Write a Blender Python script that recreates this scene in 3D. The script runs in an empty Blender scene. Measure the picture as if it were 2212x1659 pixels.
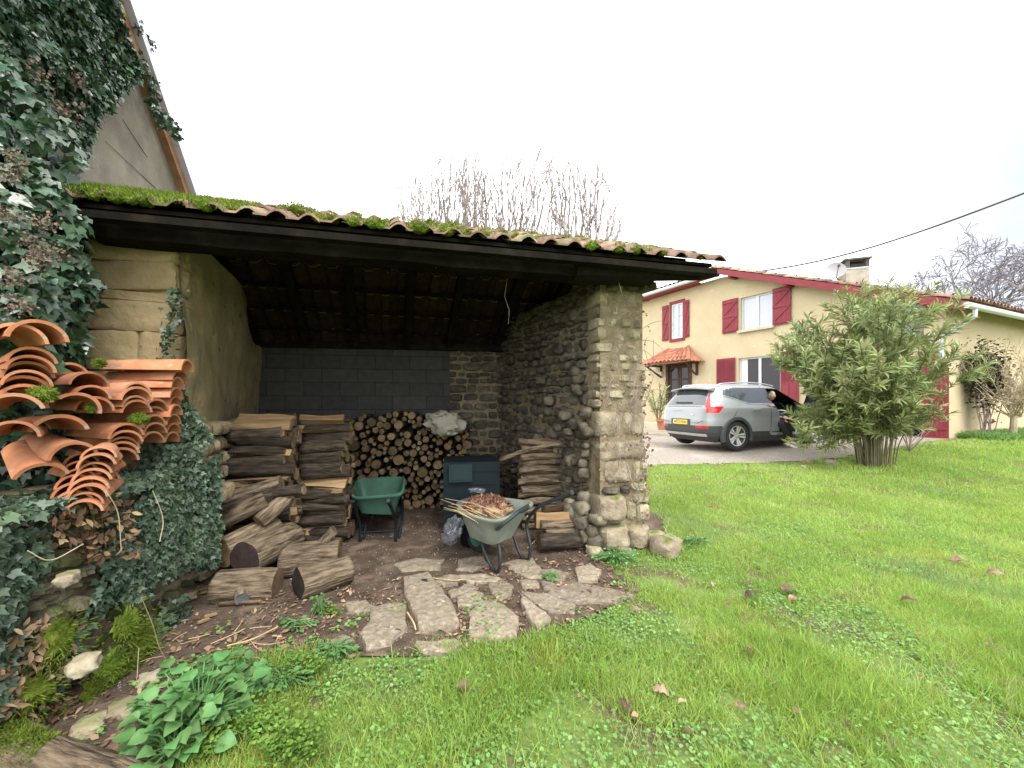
import bpy, math, random
import numpy as np
from mathutils import Vector, Matrix, Euler, noise
R = math.radians
random.seed(7)
RNG = np.random.default_rng(11)
scene = bpy.context.scene
COL = scene.collection
# ---------------------------------------------------------------- camera frame
F, CX, HY, CZ = 845.0, 1106.0, 870.0, 1.5      # focal length and horizon of the survey, metres for the eye height
def P(dx, dy, Y):
    return Vector(((dx - CX) / F * Y, Y, CZ + (HY - dy) / F * Y))
def sm(t):
    t = min(1.0, max(0.0, t)); return t * t * (3 - 2 * t)
def gz(x, y):
    return 0.30 * sm((y - 4.2) / 5.6) + 0.28 * sm((x - 5) / 6) * sm((y - 5) / 4)
def G(dx, dy):
    Y = 3.0
    for _ in range(60):
        X = (dx - CX) / F * Y
        Y = 0.5 * Y + 0.5 * F * (CZ - gz(X, Y)) / (dy - HY)
    X = (dx - CX) / F * Y
    return Vector((X, Y, gz(X, Y)))

# ---------------------------------------------------------------- objects
ORG = {}
def tag(o, label=None, cat=None, group=None, kind=None):
    if label: o['label'] = label
    if cat: o['category'] = cat
    if group: o['group'] = group
    if kind: o['kind'] = kind
    return o
def thing(name, label, cat, loc=(0, 0, 0), group=None, kind=None, rot=(0, 0, 0)):
    o = bpy.data.objects.new(name, None); COL.objects.link(o)
    o.location = loc; o.rotation_euler = rot; o.empty_display_size = 0.1
    ORG[o.name] = Vector(loc)
    return tag(o, label, cat, group, kind)
def place(o, loc, rot=(0, 0, 0), sc=(1, 1, 1)):
    o.location = loc; o.rotation_euler = rot; o.scale = sc; return o
def dup_tree(root):
    r = root.copy(); COL.objects.link(r)
    for ch in list(root.children):
        c = ch.copy(); COL.objects.link(c); c.parent = r
        for g in list(ch.children):
            d = g.copy(); COL.objects.link(d); d.parent = c
    return r
def link_mesh(name, me, mats, parent=None, org=Vector((0, 0, 0))):
    for m in (mats if isinstance(mats, (list, tuple)) else [mats]): me.materials.append(m)
    o = bpy.data.objects.new(name, me); COL.objects.link(o)
    if parent is not None:
        o.parent = parent
        ORG[o.name] = org
    else:
        o.location = org; ORG[o.name] = org
    return o

class MB:
    def __init__(s): s.v = []; s.f = []; s.m = []; s.r = []
    def add(s, verts, faces, mi=0, rnd=None):
        n = len(s.v); s.v += [tuple(v) for v in verts]
        if rnd is None: rnd = random.random()
        for f in faces:
            s.f.append(tuple(i + n for i in f)); s.m.append(mi); s.r.append(rnd)
    def box(s, c, size, rot=0.0, mi=0, tilt=None, rnd=None, M=None):
        hx, hy, hz = size[0] / 2, size[1] / 2, size[2] / 2
        if M is None:
            M = Matrix.Rotation(rot, 3, 'Z')
            if tilt: M = M @ Euler(tilt).to_matrix()
        vs = [Vector(c) + M @ Vector((x, y, z)) for x in (-hx, hx) for y in (-hy, hy) for z in (-hz, hz)]
        s.add(vs, [(0, 1, 3, 2), (4, 6, 7, 5), (0, 4, 5, 1), (2, 3, 7, 6), (0, 2, 6, 4), (1, 5, 7, 3)], mi, rnd)
    def beam(s, a, b, w, h, mi=0, rnd=None, wob=0.0, n=1):
        a = Vector(a); b = Vector(b); d = (b - a); L = d.length; d = d / L
        side = d.cross(Vector((0, 0, 1)))
        if side.length < 1e-4: side = Vector((1, 0, 0))
        side.normalize(); up = side.cross(d)
        vs = []; fs = []
        for i in range(n + 1):
            c = a + d * L * i / n
            ww = w * (1 + wob * (random.random() - .5)); hh = h * (1 + wob * (random.random() - .5))
            c = c + up * wob * h * (random.random() - .5) * .6 + side * wob * w * (random.random() - .5) * .6
            for sx, sz in ((-1, -1), (1, -1), (1, 1), (-1, 1)): vs.append(c + side * sx * ww / 2 + up * sz * hh / 2)
        for i in range(n):
            for k in range(4):
                k2 = (k + 1) % 4; fs.append((i * 4 + k, i * 4 + k2, i * 4 + 4 + k2, i * 4 + 4 + k))
        fs.append((3, 2, 1, 0)); e = n * 4; fs.append((e, e + 1, e + 2, e + 3))
        s.add(vs, fs, mi, rnd)
    def tube(s, pts, rad, n=6, mi=0, rnd=None, cap=True, mi_cap=None):
        pts = [Vector(p) for p in pts]; m = len(pts)
        if not isinstance(rad, (list, tuple)): rad = [rad] * m
        vs = []; prev = None
        for i, p in enumerate(pts):
            d = (pts[min(i + 1, m - 1)] - pts[max(i - 1, 0)])
            if d.length < 1e-9: d = Vector((0, 0, 1))
            d.normalize()
            if prev is None:
                ref = Vector((0, 0, 1)) if abs(d.z) < .9 else Vector((1, 0, 0))
                a = d.cross(ref).normalized()
            else:
                a = (prev - d * prev.dot(d))
                a = a.normalized() if a.length > 1e-6 else d.orthogonal().normalized()
            prev = a; b = d.cross(a)
            for k in range(n):
                t = 2 * math.pi * k / n
                vs.append(p + (a * math.cos(t) + b * math.sin(t)) * rad[i])
        fs = []
        for i in range(m - 1):
            for k in range(n):
                k2 = (k + 1) % n; fs.append((i * n + k, i * n + k2, (i + 1) * n + k2, (i + 1) * n + k))
        s.add(vs, fs, mi, rnd)
        if cap:
            s.add(vs[:n], [tuple(reversed(range(n)))], mi if mi_cap is None else mi_cap, rnd)
            s.add(vs[-n:], [tuple(range(n))], mi if mi_cap is None else mi_cap, rnd)
    def lathe(s, prof, c=(0, 0, 0), n=24, axis='Z', mi=0, rnd=None, M=None):
        vs = []; fs = []; m = len(prof)
        for i, (r, h) in enumerate(prof):
            for k in range(n):
                t = 2 * math.pi * k / n
                q = Vector((r * math.cos(t), r * math.sin(t), h))
                if axis == 'Y': q = Vector((q.x, q.z, q.y))
                if axis == 'X': q = Vector((q.z, q.x, q.y))
                if M is not None: q = M @ q
                vs.append(Vector(c) + q)
        for i in range(m - 1):
            for k in range(n):
                k2 = (k + 1) % n; fs.append((i * n + k, i * n + k2, (i + 1) * n + k2, (i + 1) * n + k))
        s.add(vs, fs, mi, rnd)
    def grid(s, fn, nu, nv, mi=0, rnd=None):
        vs = [fn(i / nu, j / nv) for j in range(nv + 1) for i in range(nu + 1)]
        fs = [(j * (nu + 1) + i, j * (nu + 1) + i + 1, (j + 1) * (nu + 1) + i + 1, (j + 1) * (nu + 1) + i) for j in range(nv) for i in range(nu)]
        s.add(vs, fs, mi, rnd)
    def prism(s, poly, depth, M, mi=0, rnd=None):
        n = len(poly)
        a = [M @ Vector((x, 0, z)) for x, z in poly]; b = [M @ Vector((x, depth, z)) for x, z in poly]
        fs = [tuple(range(n)), tuple(reversed(range(n, 2 * n)))] + [(i, i + n, (i + 1) % n + n, (i + 1) % n) for i in range(n)]
        s.add(a + b, fs, mi, rnd)
    def build(s, name, mats, parent=None, smooth=False, local=False, org=None):
        V = np.array([tuple(v) for v in s.v], dtype=np.float64)
        if local: O = Vector((0, 0, 0)); o_sub = O
        elif parent is not None: o_sub = ORG[parent.name]; O = o_sub
        else:
            if org is None:
                mn = V.min(0); mx = V.max(0); org = Vector(((mn[0] + mx[0]) / 2, (mn[1] + mx[1]) / 2, mn[2]))
            O = Vector(org); o_sub = O
        V = V - np.array(o_sub)
        me = bpy.data.meshes.new(name)
        me.from_pydata(V.tolist(), [], s.f)
        me.polygons.foreach_set('material_index', s.m)
        at = me.attributes.new('rnd', 'FLOAT', 'FACE'); at.data.foreach_set('value', s.r)
        if smooth: me.polygons.foreach_set('use_smooth', [True] * len(s.f))
        me.update()
        o = link_mesh(name, me, mats, parent, O)
        if smooth:
            try: me.set_sharp_from_angle(angle=R(42))
            except Exception: pass
        return o

def np_cloud(name, tv, tf, pts, tips, nrms, sizes, mats, parent=None, rnd=None, widths=None, org=None, smooth=False):
    """many copies of a small leaf template as ONE mesh: tip direction, normal and size for each"""
    pts = np.asarray(pts, float); N = len(pts)
    tips = np.asarray(tips, float); tips /= np.linalg.norm(tips, axis=1)[:, None] + 1e-9
    nr = np.asarray(nrms, float); nr = nr - (nr * tips).sum(1)[:, None] * tips
    nr /= np.linalg.norm(nr, axis=1)[:, None] + 1e-9
    sd = np.cross(tips, nr); sizes = np.asarray(sizes, float)
    if widths is None: widths = sizes
    T = np.asarray(tv, float); K = len(T)
    V = (pts[:, None, :] + sd[:, None, :] * (T[None, :, 0, None] * widths[:, None, None])
         + tips[:, None, :] * (T[None, :, 1, None] * sizes[:, None, None]) + nr[:, None, :] * (T[None, :, 2, None] * sizes[:, None, None]))
    V = V.reshape(-1, 3)
    if parent is not None: O = ORG[parent.name]
    else: O = Vector(org) if org is not None else Vector((float(V[:, 0].mean()), float(V[:, 1].mean()), float(V[:, 2].min())))
    V = V - np.array(O)
    fl = [i for f in tf for i in f]; L = len(fl); nf = len(tf)
    loops = (np.arange(N)[:, None] * K + np.array(fl)[None, :]).ravel()
    st = []; c = 0
    for f in tf: st.append(c); c += len(f)
    starts = (np.arange(N)[:, None] * L + np.array(st)[None, :]).ravel()
    me = bpy.data.meshes.new(name)
    me.vertices.add(N * K); me.vertices.foreach_set('co', V.astype(np.float32).ravel())
    me.loops.add(N * L); me.loops.foreach_set('vertex_index', loops.astype(np.int32))
    me.polygons.add(N * nf); me.polygons.foreach_set('loop_start', starts.astype(np.int32))
    if smooth: me.polygons.foreach_set('use_smooth', np.ones(N * nf, bool))
    me.update(calc_edges=True); me.validate()
    if rnd is None: rnd = RNG.random(N)
    at = me.attributes.new('rnd', 'FLOAT', 'FACE'); at.data.foreach_set('value', np.repeat(np.asarray(rnd, float), nf).astype(np.float32))
    return link_mesh(name, me, mats, parent, O)

IVY_V = [(0, 0, 0), (0, 1, -.06), (.20, .50, .05), (.5, .42, .0), (.40, .12, .04), (.30, -.16, 0), (-.20, .50, .05), (-.5, .42, 0), (-.40, .12, .04), (-.30, -.16, 0), (0, .3, -.03)]
IVY_F = [(0, 5, 4, 10), (10, 4, 3, 2), (10, 2, 1), (0, 10, 8, 9), (10, 6, 7, 8), (10, 1, 6)]
LAN_V = [(0, 0, 0), (.5, .35, .03), (.42, .65, .01), (0, 1, -.12), (-.42, .65, .01), (-.5, .35, .03), (0, .5, -.02)]
LAN_F = [(0, 1, 6), (1, 2, 6), (2, 3, 6), (0, 6, 5), (6, 4, 5), (6, 3, 4)]
BLD_V = [(-.5, 0, 0), (.5, 0, 0), (.38, .5, .06), (-.38, .5, .06), (0, 1, .28)]
BLD_F = [(0, 1, 2, 3), (3, 2, 4)]
GRT_V = [(0, 0, -.4), (.5, 0, 0), (0, .6, 0), (-.5, 0, 0), (0, -.45, 0), (.1, .05, .4)]
GRT_F = [(0, 2, 1), (0, 3, 2), (0, 4, 3), (0, 1, 4), (5, 1, 2), (5, 2, 3), (5, 3, 4), (5, 4, 1)]
RND_V = [(0, 0, 0), (.42, .25, .06), (.40, .7, .04), (0, 1, -.04), (-.40, .7, .04), (-.42, .25, .06), (0, .5, -.03)]
RND_F = [(0, 1, 6), (1, 2, 6), (2, 3, 6), (0, 6, 5), (6, 4, 5), (6, 3, 4)]

def _brd():
    V = []; Fc = []; n = 8
    for i in range(n + 1):
        t = i / n; w_ = .48 * math.sin(math.pi * min(1, t ** .72)) ** .8 if 0 < t < 1 else .0; cz = .10 * math.sin(math.pi * t) - .16 * t * t
        for x in (-1, -.5, 0, .5, 1): V.append((x * w_, t, cz + .22 * abs(x) * w_ + .03 * math.sin(t * 17) * abs(x)))
    for i in range(n):
        for j in range(4): Fc.append((i * 5 + j, i * 5 + j + 1, i * 5 + 6 + j, i * 5 + 5 + j))
    return V, Fc
BRD_V, BRD_F = _brd()
# cube-sphere template for rocks
def _cs(n):
    vs = {}; V = []; Fc = []
    def vid(p):
        k = tuple(round(c, 5) for c in p)
        if k not in vs: vs[k] = len(V); V.append(p)
        return vs[k]
    for ax in range(3):
        for sg in (-1, 1):
            for i in range(n):
                for j in range(n):
                    q = []
                    for a, b in ((i, j), (i + 1, j), (i + 1, j + 1), (i, j + 1)):
                        p = [0, 0, 0]; p[ax] = sg; p[(ax + 1) % 3] = -1 + 2 * a / n; p[(ax + 2) % 3] = -1 + 2 * b / n
                        q.append(vid(tuple(p)))
                    Fc.append(tuple(q if sg > 0 else reversed(q)))
    return [Vector(v) for v in V], Fc
CS = {n: _cs(n) for n in (4, 6, 10)}
def rock(mb, c, size, rot=0.0, k=5.0, amp=.12, n=4, mi=0, rnd=None, M=None, fr=1.6):
    V, Fc = CS[n]; sd = Vector((random.random() * 50, random.random() * 50, random.random() * 50))
    if M is None: M = Euler((random.uniform(-.06, .06), random.uniform(-.06, .06), rot)).to_matrix()
    out = []
    for p in V:
        s_ = (abs(p.x) ** k + abs(p.y) ** k + abs(p.z) ** k) ** (1 / k)
        q = p / s_
        d = noise.noise(q * fr + sd) * amp + noise.noise(q * fr * 2.7 + sd) * amp * .45
        q = q * (1 + d)
        out.append(Vector(c) + M @ Vector((q.x * size[0] / 2, q.y * size[1] / 2, q.z * size[2] / 2)))
    mb.add(out, Fc, mi, rnd)

# ---------------------------------------------------------------- materials
def nd(nt, typ, loc=(0, 0), **kw):
    n = nt.nodes.new(typ); n.location = loc
    for a, b in kw.items(): setattr(n, a, b)
    return n
def ramp(nt, stops):
    r = nt.nodes.new('ShaderNodeValToRGB'); e = r.color_ramp.elements
    while len(e) > 1: e.remove(e[-1])
    e[0].position = stops[0][0]; e[0].color = (*stops[0][1], 1)
    for p, c in stops[1:]:
        x = e.new(p); x.color = (*c, 1)
    return r
def mat(name, stops, scale=4.0, rough=.85, bump=.3, bscale=40.0, bdist=.01, stretch=(1, 1, 1), rndv=.35, objv=0.0, hue=0.0,
        metal=0.0, trans=0.0, spec=.22, detail=6, spots=None, coat=0.0, tex='noise', moss=None, rough_noise=0.0):
    m = bpy.data.materials.new(name); m.use_nodes = True; nt = m.node_tree; nt.nodes.clear()
    out = nd(nt, 'ShaderNodeOutputMaterial'); b = nd(nt, 'ShaderNodeBsdfPrincipled')
    tc = nd(nt, 'ShaderNodeTexCoord'); mp = nd(nt, 'ShaderNodeMapping'); mp.inputs['Scale'].default_value = stretch
    nt.links.new(tc.outputs['Object'], mp.inputs['Vector'])
    n1 = nd(nt, 'ShaderNodeTexNoise'); n1.inputs['Scale'].default_value = scale; n1.inputs['Detail'].default_value = detail; n1.inputs['Roughness'].default_value = .62
    nt.links.new(mp.outputs[0], n1.inputs['Vector'])
    oi = nd(nt, 'ShaderNodeObjectInfo'); at = nd(nt, 'ShaderNodeAttribute'); at.attribute_name = 'rnd'
    if objv:   # shift pattern per object
        va = nd(nt, 'ShaderNodeVectorMath', operation='ADD'); ms = nd(nt, 'ShaderNodeVectorMath', operation='SCALE')
        cx = nd(nt, 'ShaderNodeCombineXYZ'); nt.links.new(oi.outputs['Random'], cx.inputs[0]); nt.links.new(oi.outputs['Random'], cx.inputs[1])
        ms.inputs['Scale'].default_value = 37.0; nt.links.new(cx.outputs[0], ms.inputs[0]); nt.links.new(mp.outputs[0], va.inputs[0]); nt.links.new(ms.outputs[0], va.inputs[1])
        nt.links.new(va.outputs[0], n1.inputs['Vector'])
    cr = ramp(nt, stops); nt.links.new(n1.outputs['Fac'], cr.inputs[0]); col = cr.outputs[0]
    if spots:   # (scale, threshold, colour, softness)
        for sc_, th, cc, sf in spots:
            n3 = nd(nt, 'ShaderNodeTexNoise'); n3.inputs['Scale'].default_value = sc_; n3.inputs['Detail'].default_value = 5; nt.links.new(mp.outputs[0], n3.inputs['Vector'])
            mr = nd(nt, 'ShaderNodeMapRange'); mr.inputs[1].default_value = th; mr.inputs[2].default_value = th + sf; nt.links.new(n3.outputs['Fac'], mr.inputs[0])
            mx = nd(nt, 'ShaderNodeMix', data_type='RGBA'); nt.links.new(mr.outputs[0], mx.inputs[0]); nt.links.new(col, mx.inputs[6]); mx.inputs[7].default_value = (*cc, 1)
            col = mx.outputs[2]
    if moss:    # colour where faces look up: (colour, low, high)
        ge = nd(nt, 'ShaderNodeNewGeometry'); sx = nd(nt, 'ShaderNodeSeparateXYZ'); nt.links.new(ge.outputs['Normal'], sx.inputs[0])
        n4 = nd(nt, 'ShaderNodeTexNoise'); n4.inputs['Scale'].default_value = moss[3]; nt.links.new(tc.outputs['Object'], n4.inputs['Vector'])
        ad = nd(nt, 'ShaderNodeMath', operation='MULTIPLY'); nt.links.new(sx.outputs['Z'], ad.inputs[0]); nt.links.new(n4.outputs['Fac'], ad.inputs[1])
        mr = nd(nt, 'ShaderNodeMapRange'); mr.inputs[1].default_value = moss[1]; mr.inputs[2].default_value = moss[2]; nt.links.new(ad.outputs[0], mr.inputs[0])
        mx = nd(nt, 'ShaderNodeMix', data_type='RGBA'); nt.links.new(mr.outputs[0], mx.inputs[0]); nt.links.new(col, mx.inputs[6]); mx.inputs[7].default_value = (*moss[0], 1)
        col = mx.outputs[2]
    if rndv or objv:
        hs = nd(nt, 'ShaderNodeHueSaturation')
        ma = nd(nt, 'ShaderNodeMath', operation='MULTIPLY_ADD'); nt.links.new(at.outputs['Fac'], ma.inputs[0]); ma.inputs[1].default_value = rndv; ma.inputs[2].default_value = 1 - rndv / 2
        mo = nd(nt, 'ShaderNodeMath', operation='MULTIPLY_ADD'); nt.links.new(oi.outputs['Random'], mo.inputs[0]); mo.inputs[1].default_value = objv; mo.inputs[2].default_value = 1 - objv / 2
        mm = nd(nt, 'ShaderNodeMath', operation='MULTIPLY'); nt.links.new(ma.outputs[0], mm.inputs[0]); nt.links.new(mo.outputs[0], mm.inputs[1])
        nt.links.new(mm.outputs[0], hs.inputs['Value']); nt.links.new(col, hs.inputs['Color'])
        if hue:
            mh = nd(nt, 'ShaderNodeMath', operation='MULTIPLY_ADD'); nt.links.new(at.outputs['Fac'], mh.inputs[0]); mh.inputs[1].default_value = hue; mh.inputs[2].default_value = .5 - hue / 2
            nt.links.new(mh.outputs[0], hs.inputs['Hue'])
        col = hs.outputs[0]
    nt.links.new(col, b.inputs['Base Color'])
    b.inputs['Roughness'].default_value = rough; b.inputs['Metallic'].default_value = metal; b.inputs['Specular IOR Level'].default_value = spec
    if coat: b.inputs['Coat Weight'].default_value = coat; b.inputs['Coat Roughness'].default_value = .06
    if bump:
        n2 = nd(nt, 'ShaderNodeTexNoise'); n2.inputs['Scale'].default_value = bscale; n2.inputs['Detail'].default_value = 6; nt.links.new(mp.outputs[0], n2.inputs['Vector'])
        bp = nd(nt, 'ShaderNodeBump'); bp.inputs['Strength'].default_value = bump; bp.inputs['Distance'].default_value = bdist
        nt.links.new(n2.outputs['Fac'], bp.inputs['Height']); nt.links.new(bp.outputs[0], b.inputs['Normal'])
    sh = b.outputs[0]
    if trans:
        tr = nd(nt, 'ShaderNodeBsdfTranslucent'); nt.links.new(col, tr.inputs['Color'])
        mx = nd(nt, 'ShaderNodeMixShader'); mx.inputs[0].default_value = trans; nt.links.new(b.outputs[0], mx.inputs[1]); nt.links.new(tr.outputs[0], mx.inputs[2]); sh = mx.outputs[0]
    nt.links.new(sh, out.inputs[0])
    return m
def flat(name, c, rough=.5, metal=0.0, spec=.5, coat=0.0, bump=0.0, v=.06, sc=8.0, trans=0.0):
    d = tuple(x * (1 - v) for x in c); l = tuple(min(1, x * (1 + v)) for x in c)
    return mat(name, [(.35, d), (.65, l)], scale=sc, rough=rough, metal=metal, spec=spec, coat=coat, bump=bump, bscale=120, bdist=.002, rndv=0, trans=trans)

M = {}
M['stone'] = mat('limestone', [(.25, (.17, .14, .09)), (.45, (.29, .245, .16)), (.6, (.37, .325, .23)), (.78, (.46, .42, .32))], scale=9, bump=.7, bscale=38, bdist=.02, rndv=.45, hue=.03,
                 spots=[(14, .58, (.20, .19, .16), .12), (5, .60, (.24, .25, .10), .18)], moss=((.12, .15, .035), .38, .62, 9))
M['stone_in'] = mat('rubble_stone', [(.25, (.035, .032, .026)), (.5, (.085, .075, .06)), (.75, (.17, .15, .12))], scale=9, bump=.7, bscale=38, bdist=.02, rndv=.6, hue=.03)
M['pale_stone'] = mat('pale_flagstone', [(.3, (.16, .13, .095)), (.5, (.235, .195, .145)), (.7, (.31, .27, .205))], scale=26, detail=12, bump=.9, bscale=28, bdist=.02, rndv=.3, objv=.25, spots=[(6, .60, (.13, .14, .06), .14), (26, .60, (.38, .35, .28), .12)])
M['mortar'] = mat('lime_mortar', [(.3, (.14, .11, .07)), (.55, (.23, .185, .12)), (.75, (.31, .26, .18))], scale=14, bump=.8, bscale=50, bdist=.02, rndv=.1)
M['adobe'] = mat('adobe_earth', [(.25, (.26, .195, .10)), (.5, (.36, .28, .155)), (.75, (.43, .345, .205))], scale=5, bump=.6, bscale=22, bdist=.02, rndv=.16, spots=[(22, .66, (.24, .17, .08), .08)])
M['plaster'] = mat('earth_plaster', [(.25, (.22, .175, .10)), (.55, (.31, .25, .145)), (.78, (.37, .305, .19))], scale=3, bump=.6, bscale=18, bdist=.02, rndv=.1, spots=[(9, .62, (.12, .10, .06), .1)])
M['tile'] = mat('shed_roof_tile', [(.28, (.10, .065, .05)), (.5, (.20, .12, .088)), (.7, (.31, .19, .14))], scale=9, bump=.5, bscale=50, bdist=.008, rndv=.6, hue=.03,
                spots=[(16, .57, (.20, .19, .14), .1), (6, .53, (.10, .12, .035), .14)])
M['tile_in'] = mat('shaded_tile_underside', [(.3, (.018, .011, .010)), (.7, (.05, .028, .02))], scale=9, bump=.3, rndv=.5)  # tile colour darkened to carry the shade under the roof
M['terracotta'] = mat('terracotta', [(.25, (.27, .10, .05)), (.5, (.43, .175, .085)), (.75, (.50, .27, .17))], scale=6, bump=.35, bscale=60, bdist=.004, rndv=0, objv=.5,
                      spots=[(12, .60, (.17, .145, .115), .12), (20, .64, (.36, .30, .24), .1), (7, .64, (.13, .13, .05), .1)])
M['house_tile'] = mat('house_roof_tile', [(.28, (.15, .09, .065)), (.5, (.28, .165, .12)), (.7, (.38, .27, .20))], scale=5, bump=.3, rndv=.7, hue=.03)
M['porch_tile'] = mat('porch_roof_tile', [(.3, (.32, .12, .075)), (.7, (.46, .21, .13))], scale=5, bump=.3, rndv=.45)
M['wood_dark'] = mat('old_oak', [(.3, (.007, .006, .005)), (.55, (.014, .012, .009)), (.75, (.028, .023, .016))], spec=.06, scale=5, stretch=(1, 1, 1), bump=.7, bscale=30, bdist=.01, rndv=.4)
M['bark'] = mat('bark', [(.36, (.045, .033, .022)), (.48, (.13, .098, .065)), (.64, (.235, .182, .122))], scale=38, stretch=(.16, 1, 1), detail=12, bump=1.0, bscale=55, bdist=.03, rndv=.2, objv=.55, spots=[(8, .64, (.30, .31, .24), .1)])
M['bark_dk'] = mat('dark_bark', [(.34, (.012, .009, .007)), (.5, (.038, .029, .021)), (.68, (.08, .062, .045))], scale=30, stretch=(.2, 1, 1), bump=1.0, bscale=26, bdist=.02, rndv=.2, objv=.6)
M['split'] = mat('split_wood', [(.3, (.13, .08, .04)), (.5, (.25, .165, .085)), (.7, (.36, .255, .145))], scale=14, stretch=(.12, 1, 1), bump=.6, bscale=30, bdist=.008, rndv=.2, objv=.5)
M['cut'] = mat('sawn_end', [(.25, (.07, .045, .026)), (.5, (.16, .11, .06)), (.75, (.26, .19, .115))], scale=10, bump=.3, rndv=.2, objv=.75)
M['cut_dk'] = mat('dark_sawn_end', [(.25, (.016, .012, .012)), (.75, (.05, .035, .03))], scale=10, bump=.4, rndv=.2)
M['soil'] = mat('soil', [(.25, (.05, .034, .024)), (.5, (.095, .069, .05)), (.75, (.16, .12, .09))], scale=6, bump=.9, bscale=45, bdist=.02, rndv=0, detail=10, spots=[(3, .56, (.19, .135, .10), .12)])
M['lawnsoil'] = mat('lawn_earth', [(.25, (.08, .12, .025)), (.5, (.13, .19, .045)), (.75, (.18, .22, .075))], scale=3, bump=.8, bscale=30, bdist=.02, rndv=0, detail=10, spots=[(2.4, .52, (.12, .09, .055), .12)])
M['gravel'] = mat('gravel', [(.3, (.16, .135, .11)), (.5, (.27, .235, .20)), (.7, (.38, .345, .30))], scale=26, bump=.8, bscale=60, bdist=.02, rndv=0, detail=10, spots=[(1.1, .56, (.36, .31, .26), .15)])
M['grass'] = mat('grass_blade', [(.3, (.21, .335, .055)), (.5, (.325, .455, .095)), (.7, (.44, .54, .17))], scale=.9, rough=.5, bump=0, rndv=.6, hue=.05, trans=.42, spec=.3, spots=[(2.3, .54, (.36, .42, .09), .15), (.7, .56, (.20, .30, .12), .15), (9, .60, (.40, .40, .20), .12)])
M['clover'] = mat('clover_leaf', [(.3, (.12, .24, .06)), (.7, (.22, .37, .11))], scale=2, rough=.5, bump=0, rndv=.6, hue=.03, trans=.25, spec=.35)
M['moss'] = mat('moss', [(.3, (.06, .09, .012)), (.5, (.13, .19, .022)), (.7, (.22, .29, .05))], scale=12, rough=.9, bump=.6, bscale=90, bdist=.01, rndv=.6, hue=.03, trans=.2, spec=.2)
M['ivy'] = mat('ivy_leaf', [(.3, (.022, .055, .03)), (.55, (.04, .085, .042)), (.75, (.07, .13, .05))], scale=3, rough=.30, bump=.35, bscale=30, bdist=.008, rndv=1.0, hue=.06, trans=.12, spec=.7)
M['ivyb'] = mat('ivy_leaf_low', [(.3, (.04, .07, .045)), (.55, (.075, .115, .07)), (.75, (.13, .18, .085))], scale=3, rough=.45, bump=.25, bscale=50, bdist=.004, rndv=.8, hue=.06, trans=.2, spec=.5)
M['ivyberry'] = mat('ivy_seedhead', [(.3, (.11, .08, .065)), (.7, (.22, .17, .13))], scale=9, bump=.5, rndv=.5)
M['oleander'] = mat('oleander_leaf', [(.3, (.15, .20, .075)), (.5, (.25, .30, .11)), (.72, (.38, .38, .17))], scale=1.6, rough=.45, bump=0, rndv=.8, hue=.06, trans=.25, spec=.45, spots=[(2.0, .64, (.26, .22, .09), .1)])
M['twig'] = mat('twig', [(.3, (.15, .115, .10)), (.7, (.30, .24, .215))], scale=5, bump=.2, rndv=.4)
M['twig_far'] = mat('hazy_far_twig', [(.3, (.17, .15, .18)), (.7, (.27, .24, .28))], scale=2, bump=0, rndv=.4)  # lilac of hazy, overexposed distance put into the twig colour
M['twig_pale'] = mat('pale_twig', [(.3, (.30, .24, .16)), (.7, (.48, .40, .29))], scale=5, bump=0, rndv=.5)
M['deadleaf'] = mat('dead_leaf', [(.3, (.09, .05, .035)), (.5, (.19, .115, .08)), (.7, (.33, .235, .17))], scale=14, rough=.75, bump=.3, rndv=.5, objv=.8, hue=.04, trans=.1)
M['litter'] = mat('leaf_litter', [(.3, (.13, .075, .045)), (.7, (.36, .24, .15))], scale=5, rough=.8, bump=0, rndv=.9, hue=.05)
M['straw'] = mat('straw', [(.3, (.38, .27, .13)), (.7, (.60, .47, .27))], scale=8, rough=.7, bump=0, rndv=.5)
M['weed'] = mat('weed_leaf', [(.3, (.07, .17, .05)), (.7, (.15, .29, .10))], scale=5, rough=.42, bump=.2, rndv=.5, hue=.03, trans=.25)
M['lime'] = mat('spurge_leaf', [(.3, (.10, .20, .03)), (.7, (.21, .33, .07))], scale=5, rough=.55, bump=0, rndv=.5, hue=.03, trans=.3)
M['render'] = mat('yellow_render', [(.3, (.48, .395, .255)), (.5, (.52, .43, .285)), (.7, (.55, .46, .31))], scale=1.2, rough=.95, bump=.5, bscale=70, bdist=.008, rndv=0, detail=10, spots=[(.9, .55, (.47, .385, .25), .2), (5, .62, (.60, .50, .34), .1)])
M['red'] = mat('red_paint', [(.3, (.20, .032, .043)), (.7, (.245, .045, .058))], scale=3, rough=.55, bump=.15, rndv=.12)
M['white'] = flat('white_paint', (.62, .63, .65), .4)
M['cream'] = flat('cream_stone', (.48, .43, .32), .85, bump=.3)
M['zinc'] = flat('zinc', (.50, .55, .54), .45, metal=.25)
M['brown'] = mat('brown_door_wood', [(.3, (.045, .028, .02)), (.7, (.09, .06, .045))], scale=6, bump=.3, rndv=.3)
M['conc'] = mat('chimney_render', [(.3, (.26, .23, .19)), (.7, (.42, .38, .32))], scale=6, bump=.5, rndv=0)
M['black'] = flat('black_void', (.012, .012, .014), .9)
M['metal_dk'] = flat('dark_steel', (.035, .04, .045), .4, metal=.3)
M['rubber'] = flat('rubber', (.022, .022, .024), .75, bump=.3)
M['galv'] = mat('galvanised_tray', [(.3, (.17, .20, .17)), (.7, (.29, .33, .29))], scale=6, rough=.5, bump=.2, rndv=0, metal=.2)
M['gplastic'] = mat('green_plastic', [(.3, (.04, .10, .07)), (.7, (.06, .14, .10))], scale=6, rough=.5, bump=.1, rndv=0)
M['gdark'] = flat('dark_green_plastic', (.005, .011, .014), .6, spec=.2)
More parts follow.
